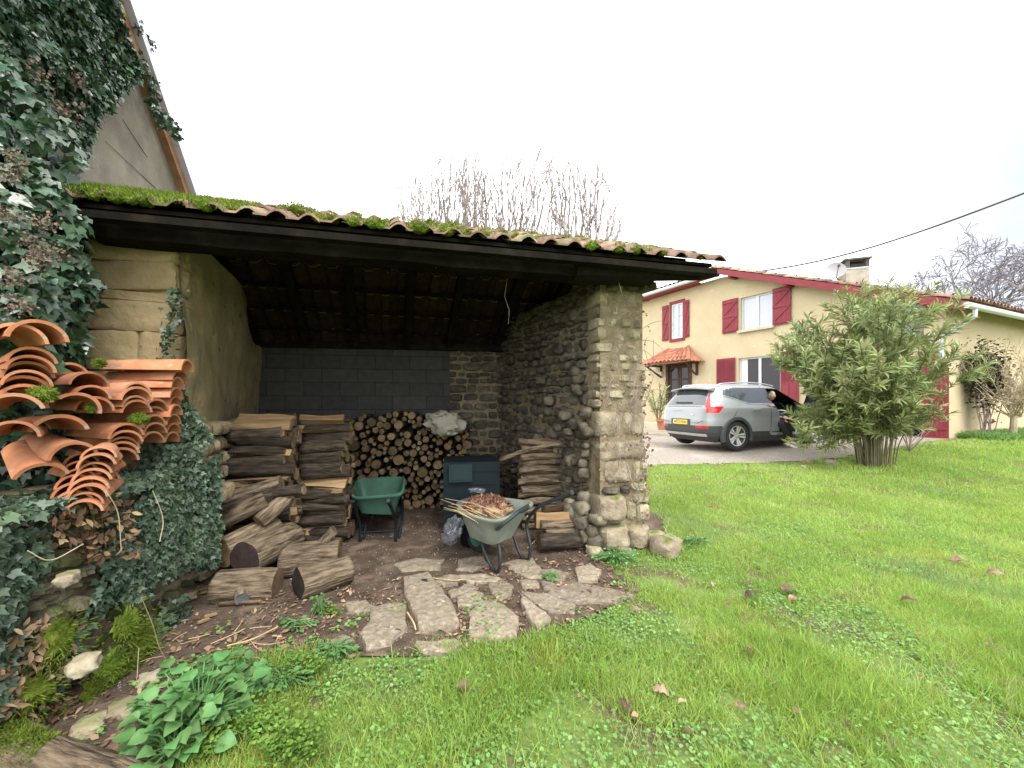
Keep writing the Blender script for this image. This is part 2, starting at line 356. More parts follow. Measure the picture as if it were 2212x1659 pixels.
M['gdark2'] = flat('bin_hatch_green', (.012, .028, .027), .6, spec=.2)
M['cloth'] = flat('cloth', (.27, .26, .21), .9, bump=.5)
M['stem'] = mat('green_stem', [(.3, (.09, .085, .05)), (.7, (.18, .155, .09))], scale=5, bump=0, rndv=.4)

def glass(name, c=(.25, .28, .30), rough=.03, alpha=None):
    m = bpy.data.materials.new(name); m.use_nodes = True; nt = m.node_tree; b = nt.nodes['Principled BSDF']
    b.inputs['Base Color'].default_value = (*c, 1); b.inputs['Roughness'].default_value = rough; b.inputs['Specular IOR Level'].default_value = 1.0
    n = nd(nt, 'ShaderNodeTexNoise'); n.inputs['Scale'].default_value = 1.5; bp = nd(nt, 'ShaderNodeBump'); bp.inputs['Strength'].default_value = .04; bp.inputs['Distance'].default_value = .02
    tc = nd(nt, 'ShaderNodeTexCoord'); nt.links.new(tc.outputs['Object'], n.inputs['Vector']); nt.links.new(n.outputs['Fac'], bp.inputs['Height']); nt.links.new(bp.outputs[0], b.inputs['Normal'])
    if alpha is not None: b.inputs['Alpha'].default_value = alpha
    return m
M['glass'] = glass('window_glass', (.02, .02, .024)); M['glass'].node_tree.nodes['Principled BSDF'].inputs['Specular IOR Level'].default_value = .35; M['glass_blue'] = glass('curtain_sky_glass', (.42, .44, .56), .08); M['car_glass'] = glass('car_glass', (.05, .06, .07))  # dark panes painted for reflected trees, pale blue arch for reflected sky
M['glass_mid'] = glass('net_curtain_glass', (.40, .44, .48), .08)
M['polybag'] = glass('clear_plastic_bag', (.16, .17, .20), .2, .40)
m = bpy.data.materials.new('silver_paint'); m.use_nodes = True; b = m.node_tree.nodes['Principled BSDF']
_n = nd(m.node_tree, 'ShaderNodeTexNoise'); _n.inputs['Scale'].default_value = 400; _r = ramp(m.node_tree, [(.3, (.27, .288, .303)), (.7, (.335, .352, .367))]); m.node_tree.links.new(_n.outputs['Fac'], _r.inputs[0]); m.node_tree.links.new(_r.outputs[0], b.inputs['Base Color'])
b.inputs['Metallic'].default_value = .25; b.inputs['Roughness'].default_value = .42; b.inputs['Coat Weight'].default_value = .35; b.inputs['Coat Roughness'].default_value = .05
M['silver'] = m
M['clad'] = flat('black_cladding', (.05, .053, .058), .6, bump=.1)
M['skid'] = flat('silver_skid', (.55, .54, .54), .35, metal=.4)
M['lamp_red'] = flat('red_lamp', (.55, .01, .012), .15, coat=.8, v=.25, sc=30)
M['plate'] = flat('yellow_plate', (.78, .55, .06), .4)
M['rimlight'] = flat('alloy_face', (.60, .60, .59), .3, metal=.5)
M['chrome'] = flat('chrome_letters', (.75, .76, .78), .2, metal=.8)
M['seatblk'] = flat('seat_fabric', (.025, .025, .028), .8)
M['skin'] = flat('skin', (.55, .31, .22), .55); M['navy'] = flat('navy_wool', (.018, .03, .085), .9); M['trouser'] = flat('dark_trousers', (.022, .022, .028), .9)
M['shoe'] = flat('white_canvas', (.78, .77, .73), .7); M['hair'] = mat('grey_blond_hair', [(.3, (.30, .25, .18)), (.7, (.55, .50, .42))], scale=40, bump=.6, rndv=0)
# breeze blocks
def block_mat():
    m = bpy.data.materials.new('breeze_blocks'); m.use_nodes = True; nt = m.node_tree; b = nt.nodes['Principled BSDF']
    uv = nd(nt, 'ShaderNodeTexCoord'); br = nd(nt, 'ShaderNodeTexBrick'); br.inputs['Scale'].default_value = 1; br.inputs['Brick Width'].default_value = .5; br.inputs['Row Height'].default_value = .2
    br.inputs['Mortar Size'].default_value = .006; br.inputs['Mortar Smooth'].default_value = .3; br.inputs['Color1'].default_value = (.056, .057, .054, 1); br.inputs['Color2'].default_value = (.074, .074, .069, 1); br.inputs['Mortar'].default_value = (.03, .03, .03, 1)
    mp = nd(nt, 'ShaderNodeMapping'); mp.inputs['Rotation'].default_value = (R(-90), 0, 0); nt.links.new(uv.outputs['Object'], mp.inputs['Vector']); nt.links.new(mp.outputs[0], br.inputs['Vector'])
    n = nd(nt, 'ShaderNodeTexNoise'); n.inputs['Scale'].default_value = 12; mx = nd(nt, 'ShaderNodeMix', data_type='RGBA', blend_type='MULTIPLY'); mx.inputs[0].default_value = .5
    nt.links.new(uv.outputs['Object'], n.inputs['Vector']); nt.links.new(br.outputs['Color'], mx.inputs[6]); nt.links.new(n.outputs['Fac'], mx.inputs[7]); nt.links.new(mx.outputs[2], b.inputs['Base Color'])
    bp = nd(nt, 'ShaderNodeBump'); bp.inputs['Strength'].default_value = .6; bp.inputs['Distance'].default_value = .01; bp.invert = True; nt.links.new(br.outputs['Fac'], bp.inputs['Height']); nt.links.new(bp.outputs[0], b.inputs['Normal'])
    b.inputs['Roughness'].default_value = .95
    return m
M['block'] = block_mat()

# ---------------------------------------------------------------- light, sky, camera
w = bpy.data.worlds.new('World'); scene.world = w; w.use_nodes = True; nt = w.node_tree; nt.nodes.clear()
SUN_EL, SUN_ROT = 52.0, 150.0
out = nd(nt, 'ShaderNodeOutputWorld'); bg = nd(nt, 'ShaderNodeBackground'); bg.inputs['Strength'].default_value = .15
sky = nd(nt, 'ShaderNodeTexSky'); sky.sky_type = 'NISHITA'; sky.sun_disc = False; sky.sun_elevation = R(SUN_EL); sky.sun_rotation = R(SUN_ROT); sky.dust_density = 3; sky.air_density = 1
tc = nd(nt, 'ShaderNodeTexCoord'); mp = nd(nt, 'ShaderNodeMapping'); mp.inputs['Scale'].default_value = (1, 1, 2.2)
nz = nd(nt, 'ShaderNodeTexNoise'); nz.inputs['Scale'].default_value = 1.7; nz.inputs['Detail'].default_value = 5; nz.inputs['Roughness'].default_value = .5
nt.links.new(tc.outputs['Generated'], mp.inputs['Vector']); nt.links.new(mp.outputs[0], nz.inputs['Vector'])
cl = ramp(nt, [(.22, (1.65, 1.77, 2.05)), (.40, (2.2, 2.28, 2.4)), (.50, (4.8, 4.9, 4.9)), (.66, (7.0, 7.0, 6.9))])
# brighter towards the hidden sun, greyer to the east
sx = nd(nt, 'ShaderNodeSeparateXYZ'); nt.links.new(tc.outputs['Generated'], sx.inputs[0])
mr = nd(nt, 'ShaderNodeMapRange'); mr.inputs[1].default_value = .42; mr.inputs[2].default_value = .75; mr.inputs[3].default_value = 0.20; mr.inputs[4].default_value = -.12; nt.links.new(sx.outputs['X'], mr.inputs[0])
ad = nd(nt, 'ShaderNodeMath', operation='ADD'); nt.links.new(nz.outputs['Fac'], ad.inputs[0]); nt.links.new(mr.outputs[0], ad.inputs[1]); nt.links.new(ad.outputs[0], cl.inputs[0])
mx = nd(nt, 'ShaderNodeMix', data_type='RGBA'); mx.inputs[0].default_value = .93; nt.links.new(sky.outputs[0], mx.inputs[6]); nt.links.new(cl.outputs[0], mx.inputs[7])
nt.links.new(mx.outputs[2], bg.inputs['Color']); nt.links.new(bg.outputs[0], out.inputs[0])
ld = bpy.data.lights.new('sun', 'SUN'); ld.energy = 1.0; ld.angle = R(25); ld.color = (1, .97, .92)
lo = bpy.data.objects.new('sun', ld); COL.objects.link(lo)
sd = Vector((math.sin(R(SUN_ROT)) * math.cos(R(SUN_EL)), math.cos(R(SUN_ROT)) * math.cos(R(SUN_EL)), math.sin(R(SUN_EL))))
lo.rotation_euler = sd.to_track_quat('Z', 'Y').to_euler()
cam = bpy.data.cameras.new('camera'); co = bpy.data.objects.new('camera', cam); COL.objects.link(co)
co.location = (0, 0, CZ); co.rotation_euler = (R(90), 0, 0); cam.sensor_width = 36; cam.lens = 36 * F / 2212; cam.shift_y = (HY - 829.5) / 2212
cam.clip_start = .05; cam.clip_end = 2000; scene.camera = co
scene.view_settings.view_transform = 'Standard'; scene.view_settings.look = 'None'; scene.view_settings.exposure = 1.80; scene.view_settings.gamma = 1
# ================================================================ ground
def in_poly(x, y, poly):
    c = False; j = len(poly) - 1
    for i in range(len(poly)):
        xi, yi = poly[i]; xj, yj = poly[j]
        if (yi > y) != (yj > y) and x < (xj - xi) * (y - yi) / (yj - yi) + xi: c = not c
        j = i
    return c
def Gp(l): return [tuple(G(a, b)[:2]) for a, b in l]
# bare earth: in the shed, along the garden wall and round the paving
EARTH = Gp([(330, 1659), (380, 1560), (470, 1480), (560, 1425), (700, 1400), (800, 1420), (950, 1405), (1120, 1385), (1190, 1362), (1280, 1335), (1370, 1285), (1330, 1240), (1300, 1215), (1330, 1190), (1460, 1195), (1440, 1150), (1420, 1120)]) + [(1.5, 8), (-6, 8), (-6, 0.3), (-1.3, .3)]
GRAVEL = Gp([(1300, 1010), (1500, 1004), (1700, 998), (1790, 992), (1880, 980), (1960, 964), (2058, 949)]) + [(11.6, 10.3), (8.0, 17), (4, 26), (-6, 26), (-6, 9.6)]
def ground_sheet(name, xs, ys, dz, m, clip=None, rough=.0, seed=0):
    mb = MB(); idx = {}; V = []; Fs = []
    for j, y in enumerate(ys):
        for i, x in enumerate(xs):
            n = noise.noise(Vector((x * 1.7, y * 1.7, seed))) * rough + noise.noise(Vector((x * 6, y * 6, seed))) * rough * .4
            V.append((x, y, gz(x, y) + dz + n))
    nx = len(xs)
    for j in range(len(ys) - 1):
        for i in range(nx - 1):
            if clip is not None:
                cx = (xs[i] + xs[i + 1]) / 2; cy = (ys[j] + ys[j + 1]) / 2
                wob = noise.noise(Vector((cx * 2.5, cy * 2.5, 3))) * .10
                if not clip(cx + wob, cy + wob): continue
            Fs.append((j * nx + i, j * nx + i + 1, (j + 1) * nx + i + 1, (j + 1) * nx + i))
    used = sorted({i for f in Fs for i in f}); mp_ = {a: b for b, a in enumerate(used)}
    mb.add([V[i] for i in used], [tuple(mp_[i] for i in f) for f in Fs], 0, .5)
    o = mb.build(name, m, smooth=True); o['kind'] = 'structure'; return o
def axis(a, b, fine0, fine1, step, coarse):
    r = list(np.arange(fine0, fine1, step)); x = fine0; s = step; L = []
    while x > a: s *= coarse; x -= s; L.append(x)
    x = r[-1]; s = step; H = []
    while x < b: s *= coarse; x += s; H.append(x)
    return L[::-1] + r + H
ground_sheet('lawn_ground', axis(-400, 400, -4, 13, .25, 1.35), axis(-60, 600, 0, 20, .25, 1.35), -.004, M['lawnsoil'])
ground_sheet('earth_ground', list(np.arange(-6, 3.2, .06)), list(np.arange(.2, 8.1, .06)), .012, M['soil'], lambda x, y: in_poly(x, y, EARTH), rough=.012)
ground_sheet('gravel_drive', list(np.arange(-6, 12.2, .12)), list(np.arange(7.4, 26, .12)), .012, M['gravel'], lambda x, y: in_poly(x, y, GRAVEL))

def scatter(n, x0, x1, y0, y1, test):
    X = RNG.uniform(x0, x1, n); Y = RNG.uniform(y0, y1, n)
    k = np.array([test(float(a), float(b)) for a, b in zip(X, Y)]); X = X[k]; Y = Y[k]
    Z = np.array([gz(float(a), float(b)) for a, b in zip(X, Y)])
    return np.stack([X, Y, Z], 1)
def on_lawn(x, y):
    wob = noise.noise(Vector((x * 3, y * 3, 9))) * .09
    if in_poly(x + wob, y + wob, EARTH): return False
    if y > 7.3 and in_poly(x + wob * .6, y + wob * .6, GRAVEL): return False
    return abs(x) < y * 1.42 + .5 and not (y > 9.6 + .43 * (x - 11.0) and x > 10.5)
def worn(x, y):
    return y < 4 and -1.0 < x < 2.4 and noise.noise(Vector((x * 1.6, y * 1.6, 30))) + .5 * noise.noise(Vector((x * 5, y * 5, 31))) > .13
def on_grass(x, y): return on_lawn(x, y) and not (worn(x, y) and random.random() < .86)
def tuft(x, y): return .5 + .5 * noise.noise(Vector((x * 1.3, y * 1.3, 4))) + .55 * noise.noise(Vector((x * 6, y * 6, 4)))
pts = []; bw = []
for (y0, y1, dens, wd) in ((.9, 2.1, 15000, .0032), (2.1, 3.0, 10500, .0036), (3.0, 4.2, 6200, .0046), (4.2, 6, 3400, .0062), (6, 8.4, 1700, .009), (8.4, 12, 700, .015)):
    x0, x1 = -2.4, y1 * 1.42 + .5
    if y0 >= 3: x0 = .9
    q = scatter(int(dens * (x1 - x0) * (y1 - y0)), x0, min(x1, 16), y0, y1, on_grass); pts.append(q); bw.append(np.full(len(q), wd))
pts = np.concatenate(pts); bw = np.concatenate(bw); N = len(pts)
tf_ = np.array([tuft(float(a), float(b)) for a, b in pts[:, :2]])
lean = RNG.normal(0, .55, (N, 2)); tips = np.stack([lean[:, 0], lean[:, 1], np.ones(N)], 1)
h = (.028 + .05 * RNG.random(N) ** 1.6) * np.clip(.55 + .9 * tf_, .25, 2.2) * (1 + .55 * (pts[:, 1] < 2.5))
dist = pts[:, 1]; h *= 1 + .06 * np.clip(dist - 5, 0, 5)
pts[:, 2] -= .004
g = np_cloud('lawn_grass', BLD_V, BLD_F, pts, tips, np.stack([RNG.normal(size=N), RNG.normal(size=N), .2 * np.ones(N)], 1), h, M['grass'], widths=bw * (.7 + .7 * RNG.random(N)))
tag(g, 'short bright green lawn grass from the shed to the drive', 'grass', kind='stuff')
# low clover and broad weeds mixed into the near lawn
def cl_ok(x, y):
    if not on_lawn(x, y) : return False
    a = noise.noise(Vector((x * 1.1 + 7, y * 1.1, 2))) + .35 * noise.noise(Vector((x * 5, y * 5, 2)))
    lim = .02 if x < 1.3 - .2 * (y - 2) else .22
    return a > lim - .05 + .9 * (random.random() - .5)
q = np.concatenate([scatter(52000, -1.6, 2.6, 1.2, 3.6, cl_ok), scatter(16000, .8, 5, 3.4, 5, cl_ok)]); N = len(q)
q[:, 2] += .008 + RNG.random(N) * .03
a = RNG.uniform(0, 6.28, N)
g = np_cloud('clover', RND_V, RND_F, q, np.stack([np.cos(a), np.sin(a), RNG.normal(0, .35, N)], 1), np.stack([RNG.normal(0, .35, N), RNG.normal(0, .35, N), np.ones(N)], 1), .008 + .014 * RNG.random(N), M['clover'])
tag(g, 'low clover and chickweed leaves mixed through the near lawn', 'ground cover', kind='stuff')
# leaf litter and straw on the bare earth
def on_earth(x, y):
    wob = noise.noise(Vector((x * 3, y * 3, 9))) * .05
    return in_poly(x + wob, y + wob, EARTH) and y < 3.6 + .3 * x and abs(x) < y * 1.4 + .2 and noise.noise(Vector((x * 2.2, y * 2.2, 6))) > -.25
q = scatter(5200, -2.3, 1.8, 1.2, 4.2, on_earth); N = len(q); q[:, 2] += .02 + RNG.random(N) * .012; a = RNG.uniform(0, 6.28, N)
wd = .006 + .02 * RNG.random(N)
g = np_cloud('leaf_litter', LAN_V, LAN_F, q, np.stack([np.cos(a), np.sin(a), RNG.normal(0, .15, N)], 1), np.stack([RNG.normal(0, .4, N), RNG.normal(0, .4, N), np.ones(N)], 1), .02 + .045 * RNG.random(N), M['litter'], widths=wd)
tag(g, 'brown leaf litter and bark crumbs on the bare earth before the shed', 'leaf litter', kind='stuff')
def grit_ok(x, y): return in_poly(x, y, EARTH) and x > -2.2 and y < 5.2 and noise.noise(Vector((x * 3, y * 3, 44))) > -.3
q = scatter(9000, -2.2, 1.6, 1.5, 5.2, grit_ok); N = len(q); q[:, 2] += .016
g = np_cloud('grit', GRT_V, GRT_F, q, RNG.normal(size=(N, 3)) * np.array([1, 1, .2]), np.tile((0, 0, 1), (N, 1)) + RNG.normal(0, .3, (N, 3)), .005 + .022 * RNG.random(N) ** 4, mat('grit', [(.3, (.09, .07, .05)), (.7, (.27, .23, .18))], scale=5, bump=.3, rndv=.8))
tag(g, 'small stones and crumbs of earth on the bare shed floor', 'grit', kind='stuff')
def weeds_ok(x, y): return on_earth(x, y) and noise.noise(Vector((x * 2.6, y * 2.6, 16))) > .12 and y < 3.05 + .25 * x
q = scatter(9500, -2.0, 1.6, 1.4, 3.5, weeds_ok); N = len(q); q[:, 2] += .015 + RNG.random(N) * .03; a = RNG.uniform(0, 6.28, N)
g = np_cloud('chickweed', RND_V, RND_F, q, np.stack([np.cos(a), np.sin(a), RNG.normal(.2, .35, N)], 1), np.stack([RNG.normal(0, .4, N), RNG.normal(0, .4, N), np.ones(N)], 1), .012 + .018 * RNG.random(N), M['clover'])
tag(g, 'small green weeds sprouting from the bare earth by the paving', 'ground cover', kind='stuff')

# ---- paving stones in front of the shed: outlines taken from the place
def slab(name, label, pix, th=.045, m='pale_stone', hole=None, group=None, lift=.0, rad=1.0):
    pts_ = [G(a, b) for a, b in pix]
    c = sum(pts_, Vector()) / len(pts_)
    mb = MB(); ring = []
    # densify and wobble the outline, several rings give a worn edge
    out_ = []
    for i, p in enumerate(pts_):
        q_ = pts_[(i + 1) % len(pts_)]; k = 4
        for j in range(k):
            r_ = p.lerp(q_, j / k); t = noise.noise(r_ * 10) * .022
            d = (r_ - c); d.z = 0; out_.append(r_ + d.normalized() * t)
    n = len(out_); rings = [(1.0, -.02), (1.0, th * .55), (.965, th * .9), (.88, th), (.72, th * 1.03), (.54, th * 1.04), (.36, th * 1.05), (.18, th * 1.02)]
    V = []
    for s_, z_ in rings:
        for p in out_:
            q_ = c + (p - c) * s_; V.append((q_.x, q_.y, gz(q_.x, q_.y) + lift + z_ + (noise.noise(q_ * 9) * .016 + noise.noise(q_ * 28) * .006) * (s_ < .97)))
    V.append((c.x, c.y, gz(c.x, c.y) + lift + th))
    Fs = []
    for r_ in range(len(rings) - 1):
        for i in range(n): Fs.append((r_ * n + i, r_ * n + (i + 1) % n, (r_ + 1) * n + (i + 1) % n, (r_ + 1) * n + i))
    L = (len(rings) - 1) * n
    for i in range(n): Fs.append((L + i, L + (i + 1) % n, len(V) - 1))
    mb.add(V, Fs)
    o = mb.build(name, M[m], smooth=True); tag(o, label, 'stone', group)
    return o
slab('flagstone', 'large grey flagstone with a small square socket cut in it', [(870, 1262), (925, 1252), (958, 1290), (985, 1335), (990, 1358), (960, 1378), (905, 1374), (885, 1330), (872, 1295)], .075)
sk = G(917, 1277); mb = MB(); mb.box((sk.x, sk.y, sk.z + .0785), (.045, .08, .005), .25); so = mb.build('socket', M['cut_dk'], parent=bpy.data.objects['flagstone'])  # dark plate painted in for the shaded hole
FL = [([(927, 1258), (975, 1248), (995, 1252), (990, 1268), (955, 1272)], 'tan flat stone behind the socketed flagstone'),
 ([(990, 1250), (1040, 1247), (1085, 1258), (1075, 1267), (1010, 1266)], 'rough crusted stone between wheelbarrow legs and straw'),
 ([(1085, 1220), (1150, 1212), (1170, 1235), (1172, 1258), (1140, 1255), (1110, 1240)], 'broad flat stone under the wheelbarrow leg'),
 ([(968, 1285), (1010, 1272), (1035, 1278), (1000, 1292), (972, 1298)], 'small flat stone beside the middle of the flagstone'),
 ([(985, 1300), (1015, 1280), (1045, 1290), (1040, 1312), (1005, 1320), (990, 1316)], 'rounded brown stone right of the flagstone'),
 ([(1055, 1268), (1085, 1258), (1110, 1272), (1105, 1292), (1075, 1300), (1060, 1285)], 'small light stone in the middle of the paving'),
 ([(1122, 1262), (1160, 1262), (1165, 1276), (1130, 1276)], 'narrow stone in the row before the broad flat stone'),
 ([(1168, 1264), (1200, 1270), (1210, 1286), (1175, 1280)], 'narrow stone leaning right in the paving row'),
 ([(1122, 1280), (1200, 1292), (1245, 1312), (1240, 1330), (1185, 1328), (1140, 1302)], 'long flat stone at the right of the paving'),
 ([(1125, 1292), (1150, 1312), (1190, 1345), (1160, 1368), (1135, 1338), (1124, 1310)], 'wedge shaped stone pointing towards the lawn'),
 ([(1010, 1335), (1045, 1305), (1090, 1312), (1120, 1345), (1115, 1380), (1060, 1392), (1015, 1385)], 'lichen crusted stone below the rounded brown stone'),
 ([(1180, 1288), (1230, 1262), (1300, 1270), (1370, 1290), (1330, 1305), (1250, 1312)], 'wide pale stone where paving meets the lawn'),
 ([(1165, 1240), (1195, 1236), (1230, 1245), (1215, 1262), (1180, 1258)], 'small pale stone near the log stack'),
 ([(1240, 1236), (1275, 1226), (1300, 1240), (1290, 1262), (1250, 1262)], 'rounded stone near the foot of the stone pillar'),
 ([(745, 1312), (790, 1305), (815, 1318), (800, 1332), (750, 1332)], 'small half buried tan stone left of the flagstone'),
 ([(800, 1325), (850, 1312), (880, 1320), (878, 1365), (845, 1400), (790, 1412), (775, 1385), (800, 1350)], 'lichen covered pale rock left of the flagstone'),
 ([(705, 1395), (740, 1378), (770, 1392), (765, 1415), (715, 1412)], 'ochre stone in the weeds at the paving edge'),
 ([(895, 1395), (940, 1398), (985, 1385), (1000, 1400), (975, 1418), (905, 1420)], 'rounded mossy stone below the flagstone'),
 ([(850, 1225), (900, 1212), (960, 1215), (950, 1235), (870, 1240)], 'worn threshold stone half buried in the shed floor'),
 ([(990, 1215), (1040, 1205), (1060, 1225), (1020, 1240), (985, 1235)], 'half buried stone beneath the wheelbarrow')]
for pl, lb in FL: slab('paving_stone', lb, pl, .035 + random.random() * .02, group='stones of the rough paving', lift=-.008)
# ================================================================ woodshed
ef = Vector((math.cos(R(13.5)), math.sin(R(13.5)), 0)); eb = Vector((-.30, .954, 0)).normalized()
A_, B_ = Vector((-3.12, 2.88, 0)), Vector((-2.58, 3.0, 0))          # left pillar face
C_, D_ = Vector((.88, 3.96, 0)), Vector((1.40, 4.05, 0))            # right pillar face
BL, BR = Vector((-3.62, 5.6, 0)), Vector((-.20, 6.1, 0))
shed = thing('woodshed', 'open fronted stone and earth woodshed with mossy tiled roof', 'shed', (-.8, 4.4, 0))
def zv(v, z): return Vector((v.x, v.y, z))
# left pillar of earth blocks
mb = MB(); z = .95; n_in = eb
u = (B_ - A_).normalized(); W_ = (B_ - A_).length
hs = [.20, .22, .24, .13, .30, .23, .07, .22, .20]
while hs and z < 2.74:
    h_ = hs.pop(0); cuts = [0, W_] if random.random() < .55 else [0, W_ * random.uniform(.35, .65), W_]
    for a0, a1 in zip(cuts[:-1], cuts[1:]):
        c = A_ + u * (a0 + a1) / 2 + n_in * .11; c.z = z + h_ / 2
        rock(mb, c, (a1 - a0 + random.uniform(.0, .02), .25 + random.uniform(-.016, .016), h_ + .004), math.atan2(u.y, u.x), k=12, amp=.055, n=10, fr=3.4)
    z += h_
mb.box(A_ + u * W_ / 2 + n_in * .25 + Vector((0, 0, 1.35)), (W_ - .06, .46, 2.68), math.atan2(u.y, u.x), rnd=.1)
mb.build('earth_pillar', M['adobe'], shed, smooth=True)
# left inner wall: displaced earth plaster, rubble plinth
def wall_grid(a, b, z0, z1, nrm, amp, sd_):
    def fn(s_, t):
        p = a.lerp(b, s_); p = Vector((p.x, p.y, z0 + (z1 - z0) * t))
        return p + nrm * (noise.noise(p * 1.7 + Vector((sd_, 0, 0))) * amp + noise.noise(p * 6 + Vector((sd_, 0, 0))) * amp * .35)
    return fn
lw_n = Vector((.93, .36, 0))
mb = MB(); mb.grid(wall_grid(B_ + Vector((.015, .05, 0)), BL + (BL - B_) * .06, 0, 2.9, lw_n, .05, 3), 60, 50)
c = (B_ + BL) / 2 - lw_n * .22; c += (BL - B_).normalized() * .30; mb.box((c.x, c.y, 1.38), ((BL - B_).length - .2, .36, 2.76), math.atan2((BL - B_).y, (BL - B_).x))
mb.build('side_wall', M['plaster'], shed, smooth=True)
def rubble(mb, O, u, n, L, z0, z1, hmin, hmax, wmul=(1.0, 2.2), depth=.2, gap=.012, k=4.2, amp=.16, nn=4, jut=.03, taper=None, mi=0):
    z = z0
    while z < z1:
        h_ = random.uniform(hmin, hmax); s_ = -random.random() * .05
        Lz = L if taper is None else L * taper((z - z0) / (z1 - z0))
        while s_ < Lz:
            w_ = h_ * random.uniform(*wmul); hh = h_ * random.uniform(.75, 1.1)
            c = O + u * (s_ + w_ / 2) - n * (depth / 2 - random.uniform(-jut, jut)); c.z = z + h_ / 2 + random.uniform(-.008, .008)
            rock(mb, c, (w_ - gap, depth, hh - gap), math.atan2(u.y, u.x) + random.uniform(-.1, .1), k=k, amp=amp, n=nn, mi=mi)
            s_ += w_
        z += h_
mb = MB(); uL = (BL - B_).normalized()
# plinth: leans out towards the opening
c = B_ + uL * 1.05 + Vector((.0, .0, 0)); mb.box((c.x, c.y, .55), (1.9, .20, 1.1), math.atan2(uL.y, uL.x), 1)
rubble(mb, B_ + Vector((.20, -.05, 0)), uL, lw_n, 1.9, 0, 1.25, .09, .17, depth=.22, jut=.02, wmul=(.9, 1.8), k=3.6)
u2 = (B_ - A_).normalized(); rubble(mb, A_ + Vector((-.05, -.04, 0)), u2, -eb, .82, 0, .98, .10, .18, depth=.24, jut=.03)
mb.build('rubble_plinth', [mat('plinth_stone', [(.3, (.13, .10, .062)), (.5, (.215, .17, .105)), (.7, (.30, .245, .16))], scale=9, bump=.7, bscale=38, bdist=.02, rndv=.4), M['mortar']], shed, smooth=True)
# back wall: breeze blocks then old stones
bw_u = (BR - BL).normalized(); Lb = (BR - BL).length; t_blk = .78
bwo = thing('x', None, None, (0, 0, 0)); bpy.data.objects.remove(bwo)
c = BL + bw_u * Lb * t_blk / 2 + Vector((-bw_u.y, bw_u.x, 0)) * .10
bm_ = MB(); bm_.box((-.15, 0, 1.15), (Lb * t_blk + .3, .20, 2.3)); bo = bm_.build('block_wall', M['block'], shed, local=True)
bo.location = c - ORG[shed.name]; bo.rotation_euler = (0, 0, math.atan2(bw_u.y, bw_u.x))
mb = MB(); S0 = BL + bw_u * Lb * t_blk; Ls = Lb * (1 - t_blk) + .5
c = S0 + bw_u * Ls / 2 + Vector((-bw_u.y, bw_u.x, 0)) * .14; mb.box((c.x, c.y, 1.2), (Ls, .2, 2.4), math.atan2(bw_u.y, bw_u.x), 1)
rubble(mb, S0, bw_u, -Vector((-bw_u.y, bw_u.x, 0)), Ls, 0, 2.32, .09, .17, depth=.16)
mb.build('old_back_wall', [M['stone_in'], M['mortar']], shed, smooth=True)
# right inner wall of rubble
mb = MB(); uR = (BR - C_).normalized(); nR = Vector((-uR.y, uR.x, 0)); LR = (BR - C_).length
c = C_ + uR * (LR / 2 + .2) - nR * .18; mb.box((c.x, c.y, 1.38), (LR + .2, .26, 2.76), math.atan2(uR.y, uR.x), 1)
rubble(mb, C_ + uR * .25, uR, nR, LR, 0, 2.7, .05, .15, depth=.17, jut=.045, wmul=(.8, 1.9), k=3.2, amp=.24)
for k in range(50):
    s_ = random.random() ** 1.5 * 1.3; c = C_ + uR * (s_ + .12) + nR * random.uniform(.0, .05); z = random.random() ** 1.2 * 1.9; r_ = random.uniform(.05, .13); rock(mb, (c.x, c.y, z), (r_ * 1.3, r_ * 1.1, r_), math.atan2(uR.y, uR.x) + random.uniform(-.6, .6), k=2.8, amp=.24, mi=2)
for k in range(34):
    c = C_ + uR * random.uniform(-.05, .5) + nR * random.uniform(.02, .14); r_ = random.uniform(.08, .16); rock(mb, (c.x, c.y, random.uniform(0, .42) ** 1.0), (r_ * 1.3, r_ * 1.1, r_), random.random() * 3, k=3, amp=.24, mi=2)
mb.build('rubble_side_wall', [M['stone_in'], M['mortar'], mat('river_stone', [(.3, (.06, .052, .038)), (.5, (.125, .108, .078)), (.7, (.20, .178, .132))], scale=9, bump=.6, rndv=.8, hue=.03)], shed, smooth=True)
# outer right wall, seen from the lawn side
mb = MB(); D2 = D_ + eb * 2.5
rubble(mb, D_ + eb * .3, eb, Vector((eb.y, -eb.x, 0)), 2.2, 0, 2.7, .10, .2, depth=.2)
c = D_ + eb * 1.4 - Vector((eb.y, -eb.x, 0)) * .2; mb.box((c.x, c.y, 1.35), (2.4, .2, 2.7), math.atan2(eb.y, eb.x), 1)
mb.build('outer_side_wall', [M['stone'], M['mortar']], shed, smooth=True)
# right stone pillar
mb = MB(); uP = (D_ - C_).normalized(); angP = math.atan2(uP.y, uP.x); nP = Vector((uP.y, -uP.x, 0)); WP = (D_ - C_).length
def pst(x0, x1, z0, z1, dep=.5, jut=0.0, k=6, amp=.09, mi=0, n=6):
    c = C_ + uP * (x0 + x1) / 2 - nP * (dep / 2 - jut); c.z = (z0 + z1) / 2
    rock(mb, c, (x1 - x0, dep, z1 - z0), angP + random.uniform(-.05, .05), k=k, amp=amp, n=n, mi=mi, fr=1.9)
mb.box(C_ + uP * WP * .47 - nP * .245 + Vector((0, 0, 1.38)), (WP * .88, .47, 2.76), angP, 1)
pst(.00, .32, .0, .27, .6, .10, 5, .12); pst(.30, .55, .0, .26, .55, .08, 5, .12); pst(-.14, .03, .0, .2, .4, .02)
pst(-.05, .27, .29, .56, .58, .12, 6, .09); pst(.28, .42, .28, .50, .4, .02, 4); pst(.40, .56, .27, .46, .5, .03); pst(.38, .56, .47, .57, .45, .03)
